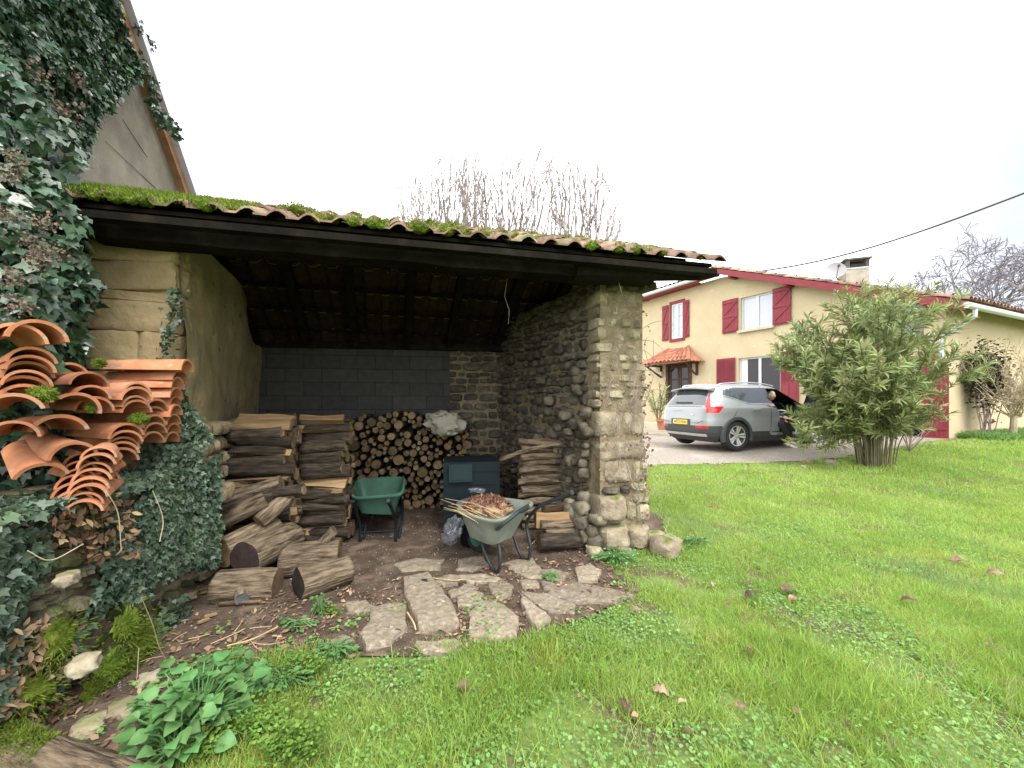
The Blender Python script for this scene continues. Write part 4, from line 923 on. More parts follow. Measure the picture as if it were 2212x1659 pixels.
# dark compost bin with a hatch
cb = thing('compost_bin', 'tall dark green plastic bin with a pale hatch before the round logs', 'bin', P(1000, 1150, 4.5) * 1)
x0, x1 = P(950, 1000, 4.45).x, P(1072, 1000, 4.5).x
mb = MB(); mb.box(((x0 + x1) / 2, 4.75, .41), (x1 - x0, .55, .82), .15); 
for k in range(5): mb.box(((x0 + x1) / 2, 4.47, .12 + k * .15), (x1 - x0 + .02, .02, .02), .15)
mb.build('body', M['gdark'], cb)
h = P(995, 1022, 4.42); mb = MB(); mb.box(h, (.26, .03, .20), .15); mb.box(h + Vector((0, -.018, 0)), (.20, .012, .15), .15); mb.build('hatch', M['gdark2'], cb)
tb = thing('tub', 'dark round tub with a dull grey lid behind the galvanised wheelbarrow', 'tub', (P(1030, 1100, 4.15).x, 4.15, 0))
c = P(1030, 1100, 4.15); mb = MB(); mb.lathe([(.001, 0), (.15, 0), (.17, .02), (.19, .40), (.20, .42)], (c.x, c.y, 0), 28); mb.build('tub_body', M['gdark'], tb, smooth=True)
mb = MB(); mb.lathe([(.215, .42), (.215, .44), (.19, .455), (.10, .475), (.001, .48)], (c.x, c.y, 0), 28); mb.build('lid', flat('grey_lid', (.12, .135, .15), .35), tb, smooth=True)
mb = MB(); rock(mb, P(1032, 1061, 4.1) + Vector((0, 0, .01)), (.16, .1, .04), .3, k=2.5, amp=.5, n=6); o = mb.build('crumpled_film', M['polybag'], smooth=True); tag(o, 'scrap of clear plastic lying on the grey tub lid', 'plastic scrap')
mb = MB(); rock(mb, P(978, 1145, 3.95), (.17, .2, .26), .3, k=2.6, amp=.4, n=10, fr=2.2, M=Euler((0, .5, .3)).to_matrix()); o = mb.build('plastic_bag', M['polybag'], smooth=True); tag(o, 'clear plastic bag slumped left of the galvanised wheelbarrow', 'bag')
# crumpled cloth on the log pile
mb = MB()
V, Fc = CS[10]; out_ = []
for p in V:
    q = p.normalized(); r_ = 1 + .35 * noise.noise(q * 2.2) + .42 * abs(noise.noise(q * 4)) - .30 * abs(noise.noise(q * 9))
    out_.append(P(962, 915, 5.12) + Vector((q.x * .25 * r_, q.y * .16 * r_, q.z * .15 * r_ + q.x * -.04)))
mb.add(out_, Fc)
o = mb.build('crumpled_sheet', M['cloth'], smooth=True); tag(o, 'crumpled off white sheet thrown on top of the round logs', 'sheet')
# ================================================================ garden wall with ivy and piled roof tiles
gwl = thing('garden_wall', 'low old rubble wall overgrown with ivy, running to the shed', 'wall', (-2.3, 2.0, 0))
W0, W1 = Vector((-2.06, .4, 0)), Vector((-2.40, 2.92, 0)); wu = (W1 - W0).normalized(); wn = Vector((wu.y, -wu.x, 0)); WL = (W1 - W0).length
mb = MB(); mb.box((-2.50, 1.66, .47), (.44, WL, .94), math.atan2(wu.y, wu.x) - R(90), 1)
rubble(mb, W0, wu, wn, WL, -.03, .98, .06, .14, depth=.22, jut=.04, amp=.24, wmul=(.8, 1.6), k=3.4)
rubble(mb, W0 - wn * .28 + Vector((0, 0, 0)), wu, wn, WL, .88, .98, .05, .09, depth=.4, jut=.03, wmul=(1, 1.8))
mb.build('stonework', [mat('mossy_rubble', [(.3, (.06, .052, .03)), (.55, (.13, .115, .075)), (.75, (.23, .205, .14))], scale=8, bump=.7, rndv=.7, spots=[(5, .5, (.07, .09, .02), .15)]), M['mortar']], gwl, smooth=True)
mb = MB(); mp2 = []
for (dx, dy) in ((95, 1500), (225, 1500), (300, 1440), (330, 1380), (290, 1350), (150, 1380), (260, 1440)):
    Y = 2.14 / ((CX - dx) / F) ; c = P(dx, dy, Y * .97); rock(mb, c - Vector((.05, 0, 0)), (.05, .12, .14), random.uniform(-.3, .3), k=2.2, amp=.9, n=6, fr=3); mp2.append(c - Vector((.03, 0, 0)))
mb.build('moss', M['moss'], gwl, smooth=True)
pp = []; tt = []
for c in mp2:
    for j in range(420):
        d = Vector((random.gauss(0, 1), random.gauss(0, 1), random.gauss(0, 1))).normalized(); pp.append(tuple(c + Vector((d.x * .03, d.y * .10, d.z * .12)) * random.uniform(.2, 1.6))); tt.append(tuple(d + Vector((.4, 0, -.2))))
np_cloud('moss_fringe', BLD_V, BLD_F, pp, tt, RNG.normal(size=(len(pp), 3)), .012 + .02 * RNG.random(len(pp)), M['moss'], gwl, widths=np.full(len(pp), .005))
for (dx, dy, s_, lb) in ((180, 1437, .095, 'pale cream rock jutting from the low wall'), (322, 1478, .085, 'whitish rock with a dark red leaf at the wall foot'), (265, 1545, .10, 'smooth tan stone at the foot of the low wall'), (145, 1250, .07, 'round tan pebble stone among the ivy on the wall'), (190, 1585, .10, 'tan stone above the fallen bark at the wall foot')):
    Y = 1.98 / ((CX - dx) / F); 
    g_ = G(dx, dy); c = P(dx, dy, Y) if dy < 1470 else g_ + Vector((0, 0, .02))
    mb = MB(); rock(mb, c, (s_ * 1.1, s_ * 1.2, s_ * .8), .6, k=3.6, amp=.25, n=6); o = mb.build('rock', mat('cream_rock', [(.3, (.25, .21, .13)), (.7, (.42, .38, .28))], scale=14, bump=.8, rndv=.2) if s_ in (.095, .085) else M['stone'], smooth=True); tag(o, lb, 'stone')
def ivy_on(name, label, cat, pts_, nrm, sz, m='ivyb', jit=.5, stems=None, droop=-.7, extra=None):
    N = len(pts_); pts_ = np.array(pts_); nrm = np.array(nrm, float)
    t_ = np.stack([RNG.normal(0, .6, N), RNG.normal(0, .6, N), droop + RNG.normal(0, .4, N)], 1)
    if stems is None: stems = []
    o = np_cloud(name, IVY_V, IVY_F, pts_, t_, nrm + RNG.normal(0, jit, (N, 3)), sz, M[m]); tag(o, label, cat); return o
# ivy on the face of the low wall
pts_ = []; sz = []
for k in range(38000):
    s_ = random.uniform(.3, WL + .12); z = random.uniform(0, 1.12)
    c = W0 + wu * s_; dens = .22 + 1.6 * noise.noise(Vector((s_ * 2.1, z * 2.6, 5)))
    if z > .93 + .22 * noise.noise(Vector((s_ * 3.5, 0, 8))) + .12 * sm((s_ - 1.9) / .5): continue
    dens += .75 * sm((s_ - 1.35) / .5) * sm((z - .25) / .3) - .45 * sm((.45 - z) / .4) + .45 * sm((1.5 - s_) / .5) * (1 if z < .75 else .3)
    if random.random() > dens: continue
    b_ = .03 + .09 * max(0, noise.noise(Vector((s_ * 3, z * 3, 1)))) + .05 * random.random(); b_ += .06 * sm((s_ - 1.7) / .6)
    p = c + wn * b_; pts_.append((p.x, p.y, z)); sz.append(random.uniform(.022, .05) * (1.2 if s_ < 1.2 else 1))
for k in range(5200):
    s_ = random.uniform(.5, WL + .1); p = W0 + wu * s_ + wn * random.uniform(-.30, .12); pts_.append((p.x, p.y, .98 + .06 * random.random() + .05 * noise.noise(p * 5))); sz.append(random.uniform(.025, .055))
ivy_on('ivy', 'dark ivy covering the low wall below the piled roof tiles', 'ivy', pts_, np.tile(tuple(wn + Vector((0, -.3, .35))), (len(pts_), 1)), np.array(sz))
# brown dead leaves caught on the wall
pts_ = []
for k in range(4200):
    s_ = random.uniform(.3, 1.9); z = random.uniform(.0, 1.0)
    if noise.noise(Vector((s_ * 2, z * 2.5, 11))) < .0: continue
    p = W0 + wu * s_ + wn * random.uniform(.04, .13); pts_.append((p.x, p.y, z))
N = len(pts_); o = np_cloud('wall_litter', LAN_V, LAN_F, pts_, RNG.normal(size=(N, 3)), np.tile(tuple(wn), (N, 1)) + RNG.normal(0, .6, (N, 3)), .03 + .035 * RNG.random(N), M['litter'], widths=.014 + .018 * RNG.random(N)); tag(o, 'dead brown leaves and stems caught in the ivy of the low wall', 'leaf litter', kind='stuff')
# bare ivy stems over the wall
mb = MB()
for pl in ([(305, 1290), (330, 1350), (345, 1400), (375, 1450), (400, 1490)], [(60, 1190), (110, 1210), (180, 1175)], [(230, 1060), (255, 1110), (262, 1190)], [(345, 1170), (352, 1120), (330, 1060)], [(250, 1570), (290, 1500), (300, 1400)], [(240, 1585), (250, 1560), (262, 1545), (240, 1530)]):
    q = []
    for i, (dx, dy) in enumerate(pl):
        Y = 2.0 / ((CX - dx) / F); q.append(P(dx, dy, Y))
    mb.tube(catm(q, 5), .0022, 5)
o = mb.build('dry_creeper', M['twig_pale'], org=(-2, 2, 0)); tag(o, 'pale bare creeper stems hanging over the low ivy wall', 'creeper')
# ivy climbing the earth pillar edge and plinth
pts_ = []; sz = []
for k in range(5200):
    z = random.uniform(.5, 2.35); w_ = .04 + .28 * sm((1.75 - z) / .6); c = B_ + Vector((.02, -.04, 0)); x = random.uniform(-.10, w_) if z < 1.5 else random.gauss(.03 + .03 * math.sin(z * 9), .028)
    if z > 1.5 and random.random() < .78: continue
    p = c + Vector((x, -.04 - .05 * random.random() + x * .15 - .10 * (z < 1.2), 0))
    if random.random() < .35 + .65 * (z < 1.6): pts_.append((p.x, p.y, z)); sz.append(random.uniform(.025, .05))
ivy_on('ivy', 'ivy creeping up the edge of the earth pillar', 'ivy', pts_, np.tile((.4, -1, .25), (len(pts_), 1)), np.array(sz) * .9)
# ---- roof tiles piled on the wall
def tile_mesh(L=.42, r0=.088, r1=.072, th=.013, n=12, ang=R(84)):
    V = []; Fs = []; m_ = n + 1; X = [-L, -L * .66, -L * .33, 0]
    for rr in (0, 1):
        for i, x in enumerate(X):
            r_ = r1 + (r0 - r1) * (x + L) / L - rr * th
            for j in range(m_):
                a = math.pi / 2 + ang - 2 * ang * j / n; V.append((x + (noise.noise(Vector((j, x, 0))) * .003), math.cos(a) * r_, math.sin(a) * r_ * 1.02 - .0))
    q = len(X) * m_
    for i in range(len(X) - 1):
        for j in range(n):
            Fs.append((i * m_ + j, i * m_ + j + 1, (i + 1) * m_ + j + 1, (i + 1) * m_ + j)); Fs.append((q + i * m_ + j, q + (i + 1) * m_ + j, q + (i + 1) * m_ + j + 1, q + i * m_ + j + 1))
    e = (len(X) - 1) * m_
    for j in range(n): Fs.append((j, q + j, q + j + 1, j + 1)); Fs.append((e + j, e + j + 1, q + e + j + 1, q + e + j))
    for i in range(len(X) - 1):
        for j in (0, n): Fs.append((i * m_ + j, (i + 1) * m_ + j, q + (i + 1) * m_ + j, q + i * m_ + j))
    me = bpy.data.meshes.new('roof_tile'); me.from_pydata(V, [], Fs); me.polygons.foreach_set('use_smooth', [True] * len(Fs)); me.materials.append(M['terracotta']); me.update()
    try: me.set_sharp_from_angle(angle=R(40))
    except Exception: pass
    return me
TM = [tile_mesh(), tile_mesh(.44, .092, .075, .014), tile_mesh(.40, .082, .068, .012), tile_mesh(.36, .095, .08, .015, ang=R(72))]
random.seed(5)
def tile_at(dx, dy, Y, yaw, pitch=0.0, roll=0.0, k=None, lab=None, group=None, s_=1.0):
    """dx,dy mark the crown of the tile's outer end"""
    me = TM[random.randrange(3)] if k is None else TM[k]
    p = P(dx, dy, Y); p.z -= .09 * s_
    o = obj_of('roof_tile', me, p, (roll, pitch, yaw), lab, 'roof tile', group); o.scale = (s_, s_, s_); return o
def pile(dx, dy, Y, n, dpx, yaw, lab, group, drift=0, s_=1.0, yj=.07, ty=0.0):
    for i in range(n):
        tile_at(dx + random.uniform(-3, 3) + drift * i, dy + dpx * i + random.uniform(-1.5, 1.5), Y + random.uniform(-.02, .02) + ty * i, yaw + random.uniform(-yj, yj), random.uniform(-.02, .03), random.uniform(-.07, .07), lab=lab, group=group, s_=s_)
pile(390, 778, 2.80, 9, 19, R(14), 'terracotta tile in the long nested pile against the earth pillar', 'tiles piled at the pillar', drift=-2)
tile_at(406, 777, 2.78, R(16), k=1, lab='top roof tile of the pile beside the earth pillar')
pile(340, 862, 2.62, 5, 17, R(0), 'roof tile in the low pile next to the pillar pile', 'tiles of the second pile', drift=-2)
pile(296, 822, 2.42, 4, 14, R(-12), 'broad roof tile nested in the middle pile', 'tiles of the middle pile', drift=0)
pile(272, 915, 2.34, 5, 13, R(-20), 'grey pink roof tile nested low in the middle', 'low grey pink tiles', drift=-3)
pile(195, 800, 2.18, 3, 28, R(-24), 'weathered roof tile on the mossy pile', 'tiles of the mossy pile', drift=4)
pile(150, 782, 2.26, 2, 22, R(-20), 'mossy roof tile at the back of the mossy pile', 'rear tiles of the mossy pile')
pile(72, 745, 1.84, 6, 17, R(-32), 'roof tile nested in the tall near pile at left', 'tiles of the tall near pile', drift=-4)
tile_at(84, 692, 1.80, R(-26), k=1, lab='pink roof tile crowning the tall near pile', s_=1.08)
tile_at(40, 697, 1.76, R(-30), k=0, lab='pink roof tile just left of the crowning tile', s_=1.05)
tile_at(30, 852, 1.72, R(-45), k=3, lab='orange cracked roof tile low in the near pile')
tile_at(28, 905, 1.72, R(-45), k=2, lab='brown roof tile under the cracked orange tile')
tile_at(130, 898, 1.90, R(-26), k=3, lab='bright orange roof tile lying front and centre', s_=1.15)
tile_at(165, 850, 2.02, R(-30), roll=-.5, k=3, lab='orange roof tile tipped on its side under the moss')
tile_at(160, 955, 1.92, R(-24), pitch=.12, k=1, lab='pinkish roof tile sliding below the bright orange one')
tile_at(90, 1000, 1.85, R(-30), pitch=.30, k=3, lab='orange roof tile wedged lowest in the near pile')
for (x_, n_) in ((205, 8), (168, 7)):
    pile(x_ + 8, 962 + (205 - x_) * .35, 1.98, n_, 17, R(-52), 'small roof tile nested in the lowest double pile over the ivy', 'tiles of the lowest double pile', drift=-5 if x_ > 190 else -4, s_=.82, ty=-.01)
tile_at(225, 1018, 2.05, R(-10), k=3, pitch=.15, lab='broken orange tile poking from the ivy right of the lowest pile', s_=.8)
# moss lumps between the tiles
for (dx, dy, Y, r_, lb) in ((92, 852, 1.82, .045, 'bright green moss lump among the near tiles'), (300, 905, 2.40, .04, 'green moss growing below the middle tiles'), (200, 880, 2.1, .018, 'small moss tuft on the middle tiles'), (215, 785, 2.2, .018, 'moss tuft on top of the mossy tile pile')):
    c = P(dx, dy, Y); e = thing('moss_cushion', lb, 'moss', (c.x, c.y, c.z - r_)); mb = MB(); rock(mb, c, (r_ * 1.9, r_ * 1.6, r_ * 1.3), 1, k=2.2, amp=.4, n=6); mb.build('cushion', M['moss'], e, smooth=True)
    q = RNG.normal(size=(500, 3)); q /= np.linalg.norm(q, axis=1)[:, None]; np_cloud('tufts', BLD_V, BLD_F, np.array(tuple(c)) + q * r_ * np.array([.9, .8, .62]), q + np.array([0, 0, -.1]), RNG.normal(size=(500, 3)), .012 + .015 * RNG.random(500), M['moss'], e, widths=np.full(500, .004))
# fallen bark trunk in the bottom left corner
a, b = G(70, 1700), G(350, 1640); c0 = Vector((-2.25, 1.66, .05)); c1 = Vector((-1.35, 1.42, .03))
lg = log_between(c0, c1, .105, BC, 'fallen mossy trunk at the foot of the low wall'); lg.name = 'fallen_log'
pp = []; 
for j in range(2600):
    t = random.uniform(.05, .45); a_ = random.uniform(.5, 2.4); c = c0.lerp(c1, t)
    pp.append((c.x + .1 * math.cos(a_) * .26, c.y - .10 * math.cos(a_), c.z + .108 * math.sin(a_)))
np_cloud('moss', BLD_V, BLD_F, pp, np.tile((.2, -.3, 1), (len(pp), 1)) + RNG.normal(0, .5, (len(pp), 3)), RNG.normal(size=(len(pp), 3)), .012 + .012 * RNG.random(len(pp)), M['moss'], widths=np.full(len(pp), .005))
o = bpy.data.objects['moss'] if 'moss' in bpy.data.objects else None
mo = [x for x in bpy.data.objects if x.name.startswith('moss') and x.parent is None and 'label' not in x and x.type == 'MESH']
for x in mo: tag(x, 'green moss on the fallen trunk in the bottom corner', 'moss', kind='stuff')
# ================================================================ ivy-clad barn
def bY(dx): return 2.932 / ((CX - dx) / F - .292)
def BP(dx, dy): return P(dx, dy, bY(dx))
barn = thing('barn', 'tall old barn gable smothered in dark ivy behind the shed', 'barn', (-4.2, 4.2, 0))
bd = Vector((-.28, .96, 0)).normalized(); bn = Vector((bd.y, -bd.x, 0))
E_hi, E_lo = BP(240, 0), BP(392, 418)
Hd = Vector((E_hi.x - E_lo.x, E_hi.y - E_lo.y, 0)); slope = (E_hi.z - E_lo.z) / Hd.length
S = E_lo; far_top = S.z
def brn(s_, z): p = Vector((S.x, S.y, 0)) - bd * s_; return Vector((p.x, p.y, z))
mb = MB()
front = [brn(0, 0), brn(4.0, 0), brn(4.0, S.z + slope * 4.0), brn(0, S.z)]
mb.add(front + [p - bn * .4 for p in front], [(0, 1, 2, 3), (7, 6, 5, 4), (0, 4, 5, 1), (1, 5, 6, 2), (3, 2, 6, 7), (0, 3, 7, 4)])
mb.build('gable_wall', mat('barn_board', [(.3, (.16, .145, .115)), (.5, (.24, .22, .18)), (.7, (.30, .28, .235))], scale=3, bump=.5, rndv=0, spots=[(3, .55, (.20, .185, .09), .2), (.8, .5, (.13, .12, .09), .2)]), barn)
mb = MB(); mb.beam(brn(-.12, S.z - slope * .12 + .02) + bn * .04, brn(4.1, S.z + slope * 4.1 + .02) + bn * .04, .09, .16); mb.build('barge_board', mat('barn_barge', [(.3, (.20, .11, .06)), (.7, (.36, .22, .13))], scale=5, rndv=.1), barn)
mb = MB(); mb.beam(brn(-.16, S.z - slope * .16 + .13) + bn * .12, brn(4.1, S.z + slope * 4.1 + .13) + bn * .12, .07, .10); mb.build('verge_flashing', flat('lilac_zinc', (.52, .53, .66), .45, metal=.2), barn)
mb = MB(); a, b = brn(-.2, S.z - slope * .2 + .17), brn(4.1, S.z + slope * 4.1 + .17)
off = -bn * 4 + Vector((0, 0, 0)); mb.add([a + bn * .08, b + bn * .08, b + off, a + off, a + bn * .08 + Vector((0, 0, .04)), b + bn * .08 + Vector((0, 0, .04)), b + off + Vector((0, 0, .04)), a + off + Vector((0, 0, .04))], [(0, 1, 2, 3), (7, 6, 5, 4), (0, 4, 5, 1), (3, 2, 6, 7), (0, 3, 7, 4), (1, 5, 6, 2)]); mb.build('roof', M['house_tile'], barn)
for (x0, y0, x1, y1) in ((225, 305, 345, 415), (262, 258, 318, 340)):
    mb = MB(); mb.tube([BP(x0, y0) + bn * .012, BP(x1, y1) + bn * .001], .003, 4); mb.build('board_joint', M['cut_dk'], barn)
# ivy boundary on the gable (to the left of these points it is covered)
BND = [(0, 600), (60, 500), (130, 400), (165, 372), (182, 340), (202, 320), (222, 268), (262, 235), (285, 190), (300, 165), (283, 120), (262, 60), (244, 0), (225, -80)]
poly = [(-900, 900)] + [(x, y) for x, y in BND] + [(-900, -2500)]
pts_ = []; nn = []; sz = []
BNDx = [(-300, 620), (-300, -1500), (60, -900), (244, 0), (262, 60), (283, 120), (298, 160), (272, 185), (240, 222), (200, 262), (178, 312), (165, 340), (135, 378), (105, 402), (110, 470), (60, 620)]
tries = 0
while len(pts_) < 26000 and tries < 200000:
    tries += 1
    s_ = random.uniform(-.2, 3.4); z = random.uniform(2.2, 7.2); p = brn(s_, z)
    dx = CX + p.x / p.y * F; dy = HY - (z - CZ) / p.y * F
    b_ = .03 + .20 * max(0, noise.noise(p * 1.6) + .15) + .08 * random.random(); p = p + bn * b_
    dx = CX + p.x / p.y * F - 12; dy = HY - (z - CZ) / p.y * F
    dxn = dx + 16 * noise.noise(p * 3)
    if not in_poly(dxn, dy, BNDx): continue
    pts_.append(tuple(p)); nn.append(tuple(bn + Vector((.1, -.25, .45)))); sz.append(random.uniform(.04, .085))
o = ivy_on('ivy', 'dense glossy ivy covering the barn gable above the shed', 'ivy', pts_, nn, np.array(sz), m='ivy', jit=.55)
hp = []
for k in range(26):
    s_ = random.uniform(.8, 3.0); z = random.uniform(2.8, 5.5); c = brn(s_, z) + bn * .2
    dx = CX + c.x / c.y * F; dy = HY - (z - CZ) / c.y * F
    if not in_poly(dx + 30, dy, BNDx): continue
    for j in range(70):
        d = Vector((random.gauss(0, 1), random.gauss(0, 1), random.gauss(0, 1))); hp.append(tuple(c + d * .045))
N = len(hp); np_cloud('seedheads', RND_V, RND_F, hp, RNG.normal(size=(N, 3)), RNG.normal(size=(N, 3)), .018 + .014 * RNG.random(N), M['ivyberry'], o)
# sprays waving against the sky
mb = MB(); sp = []
for pl in ([(275, 120), (292, 160), (306, 185), (308, 215)], [(290, 205), (318, 235), (336, 262), (352, 278), (352, 290)], [(262, 50), (285, 75), (293, 90)], [(310, 240), (325, 250), (322, 268)]):
    q = catm([BP(min(a, 300), b) + bn * .12 + Vector(((a - min(a, 300)) / F * bY(300), 0, 0)) for a, b in pl], 6); mb.tube(q, .006, 4)
    for p in q:
        for j in range(5): sp.append(tuple(p + Vector((random.gauss(0, .03), random.gauss(0, .03), random.gauss(0, .03)))))
st = mb.build('sprays', M['twig'], o); N = len(sp); np_cloud('spray_leaves', IVY_V, IVY_F, sp, RNG.normal(size=(N, 3)) + np.array([0, 0, -.8]), RNG.normal(size=(N, 3)), .03 + .035 * RNG.random(N), M['ivy'], o)
# nearer ivy mass hanging over the garden wall end
pts_ = []; nn = []; sz = []
cen2 = Vector((-3.05, 2.30, 2.05))
def mass(c, rad, n, x_lim=None):
    for k in range(n):
        d = Vector((random.gauss(0, 1), random.gauss(0, 1), random.gauss(0, 1))).normalized(); r_ = 1 + .25 * noise.noise(d * 2.5 + c) + .12 * random.random()
        p = c + Vector((d.x * rad[0] * r_, d.y * rad[1] * r_, d.z * rad[2] * r_))
        if p.y > c.y + .35: continue
        pts_.append(tuple(p)); nn.append(tuple(d + Vector((.2, -.5, .3)))); sz.append(random.uniform(.05, .095))
mass(Vector((-3.10, 2.25, 2.30)), (.50, .35, .62), 2300); mass(Vector((-2.95, 2.15, 1.75)), (.38, .3, .45), 1100); mass(Vector((-3.6, 2.4, 2.9)), (.75, .4, .8), 2600); mass(Vector((-3.15, 2.45, 1.35)), (.4, .4, .4), 700)
o = ivy_on('ivy', 'large leaved ivy bulging over the wall beside the shed roof end', 'ivy', pts_, nn, np.array(sz), m='ivy', jit=.45)
hp = []
for (dx, dy) in ((40, 345), (95, 480), (60, 520), (75, 560), (30, 600), (20, 380), (110, 545), (45, 660), (15, 460)):
    c = P(dx, dy, 2.0)
    for j in range(110):
        d = Vector((random.gauss(0, 1), random.gauss(0, 1), random.gauss(0, 1))); hp.append(tuple(c + d * .026))
N = len(hp); np_cloud('seedheads', RND_V, RND_F, hp, RNG.normal(size=(N, 3)), RNG.normal(size=(N, 3)), .010 + .008 * RNG.random(N), M['ivyberry'], o)
# ivy in the dark gap left of the pillar
pts_ = []
for k in range(900):
    x = random.uniform(-3.75, -3.12); pts_.append((x, 3.0 + (x + 3.1) * .25 + random.uniform(0, .25), random.uniform(1.2, 2.7)))
pts_ += [(-3.08 + random.gauss(0, .05), 2.86, 2.28 + random.gauss(0, .07)) for _ in range(16)]
ivy_on('ivy', 'shaded ivy in the dark gap between barn and pillar', 'ivy', pts_, np.tile((.2, -1, .2), (len(pts_), 1)), np.full(len(pts_), .075) * (.7 + .6 * RNG.random(len(pts_))), m='ivy')
mb = MB(); mb.box((-3.75, 3.35, 1.4), (1.2, .12, 2.75), .22); o = mb.build('gap_dark_backing', M['wood_dark']); tag(o, 'dark backing panel added for the shade in the gap beside the earth pillar', 'wall')  # dark panel added as the shade between barn and pillar
# ================================================================ farmhouse
C0 = Vector((11.09, 10.0, 0)); HU = Vector((-.475, .88, 0)).normalized(); HN = Vector((-HU.y, -HU.x * -1, 0))
HN = Vector((-.88, -.475, 0)).normalized()      # facade normal, towards the yard
HS = Vector((2.3, 1.0, 0)).normalized()         # along the garage side wall
def fs(dx): Y = 16.53 / ((dx - CX) / F + .54); return (Y - 10) / .88
def fz(dx, dy): Y = 16.53 / ((dx - CX) / F + .54); return CZ + (HY - dy) / F * Y
def q4(zx, zy): return ((2400 + zx / 2.074) * .5486, (1000 + zy / 2.074) * .5486)
def FP(s_, z, o=0.0): p = C0 + HU * s_ + HN * o; return Vector((p.x, p.y, z))
MF = Matrix(((HU.x, HN.x, 0), (HU.y, HN.y, 0), (0, 0, 1)))
house = thing('farmhouse', 'yellow rendered farmhouse with red shutters and tiled roof', 'house', tuple(FP(3, .3, 0)))
def fbox(mb, s0, s1, z0, z1, o0, o1, mi=0, rnd=None):
    c = FP((s0 + s1) / 2, (z0 + z1) / 2, (o0 + o1) / 2); mb.box(c, (abs(s1 - s0), abs(o1 - o0), abs(z1 - z0)), mi=mi, M=MF, rnd=rnd)
S_AP, Z_AP = fs(1560), 6.62; S_L = 12.5; Z_E = 6.42
def top_z(s_):
    if s_ >= S_AP: return Z_E
    return 4.05 + (Z_AP - 4.05) * s_ / S_AP
def rect(zx0, zx1, zy0, zy1):
    """window rectangle from the survey picture"""
    (a, b), (c, d) = q4(zx0, (zy0)), q4(zx1, (zy1)); return fs(c), fs(a), None
# openings (s0, s1, z0, z1)
def op(zx0, zx1, top_at, bot_at):
    s1, s0 = fs(q4(zx0, 0)[0]), fs(q4(zx1, 0)[0]); zt = fz(*q4(*top_at)); zb = fz(*q4(*bot_at)); return s0, s1, zb, zt
small = op(515, 608, (560, 405), (560, 690)); large = op(1078, 1345, (1340, 300), (1340, 585)); lowr = op(1062, 1405, (1250, 835), (1250, 1210)); door = op(470, 680, (570, 895), (570, 1400))
arch = (fs(1999), fs(1916), fz(1958, 735), fz(1958, 655)); gar = (fs(2000), fs(1860), .45, 2.55)
OPS = [small, large, lowr, door, arch, gar]
# facade as panels around the openings
mb = MB()
cuts = sorted({0.0, S_AP, S_L} | {v for o_ in OPS for v in o_[:2]})
for s0, s1 in zip(cuts[:-1], cuts[1:]):
    if s1 - s0 < .002: continue
    holes = sorted([(o_[2], o_[3]) for o_ in OPS if o_[0] <= s0 + 1e-4 and o_[1] >= s1 - 1e-4]); z = -.3
    for h0, h1 in holes + [(None, None)]:
        if h0 is None:
            V = [FP(s0, z), FP(s1, z), FP(s1, top_z(s1 if s1 < S_AP else S_AP + .01) if s1 <= S_AP else Z_E), FP(s0, top_z(s0) if s0 < S_AP else Z_E)]
        else: V = [FP(s0, z), FP(s1, z), FP(s1, h0), FP(s0, h0)]
        mb.add(V + [p - HN * .3 for p in V], [(0, 1, 2, 3)]); 
        if h0 is None: break
        z = h1
for o_ in OPS:      # reveals
    s0, s1, z0, z1 = o_; a = [FP(s0, z0), FP(s1, z0), FP(s1, z1), FP(s0, z1)]; b = [p - HN * .22 for p in a]
    mb.add(a + b, [(0, 1, 5, 4), (1, 2, 6, 5), (2, 3, 7, 6), (3, 0, 4, 7)])
V = [FP(0, -.3), FP(0, 4.05)]; e = HS * 9; W2 = [V[0], V[1], V[1] + e, V[0] + e]; mb.add(W2, [(0, 1, 2, 3)])
# closing walls so the house is a solid
V = [FP(S_L, -.3), FP(S_L, Z_E), FP(S_L, Z_E) - HN * 9, FP(S_L, -.3) - HN * 9]; mb.add(V, [(0, 1, 2, 3)])
mb.build('wall', M['render'], house)
mb = MB(); V = [FP(.05, -.3, -.6), FP(S_L, -.3, -.6), FP(S_L, 6.2, -.6), FP(S_AP, 6.2, -.6), FP(.05, 3.9, -.6)]; mb.add(V, [(0, 1, 2, 3, 4)]); mb.build('house_dark_backing', M['black'], house)  # black sheet stands in for the unlit rooms
def window(name, o_, panes, bars=0, sill=True, gl='glass', fr_='white', sink=.14, label=None):
    s0, s1, z0, z1 = o_; mb = MB(); w_ = .055
    fbox(mb, s0, s0 + w_, z0, z1, -sink, -sink + .05); fbox(mb, s1 - w_, s1, z0, z1, -sink, -sink + .05); fbox(mb, s0 + w_, s1 - w_, z0, z0 + w_, -sink, -sink + .05); fbox(mb, s0 + w_, s1 - w_, z1 - w_, z1, -sink, -sink + .05)
    ww = (s1 - s0) / panes
    for k in range(1, panes): fbox(mb, s0 + ww * k - .045, s0 + ww * k + .045, z0 + w_, z1 - w_, -sink, -sink + .055)
    for k in range(1, bars + 1):
        z = z0 + (z1 - z0) * k / (bars + 1); fbox(mb, s0 + w_, s1 - w_, z - .012, z + .012, -sink + .002, -sink + .045)
    f = mb.build(name, M[fr_], house)
    if label: f['label'] = label
    for k in range(panes):
        mb = MB(); fbox(mb, s0 + ww * k + .04, s0 + ww * (k + 1) - .04, z0 + .04, z1 - .04, -sink + .01, -sink + .016); mb.build('pane', M[gl], f)
    if sill: mb = MB(); fbox(mb, s0 - .06, s1 + .06, z0 - .09, z0 - .003, -.02, .14); mb.build('sill', M['cream'], f)
    return f
window('window', small, 2, 2, False, 'glass_mid', sink=.06, label='small upstairs window with net curtain')
window('window', large, 2, 0, True, 'glass_blue', label='large upstairs window with two panes')
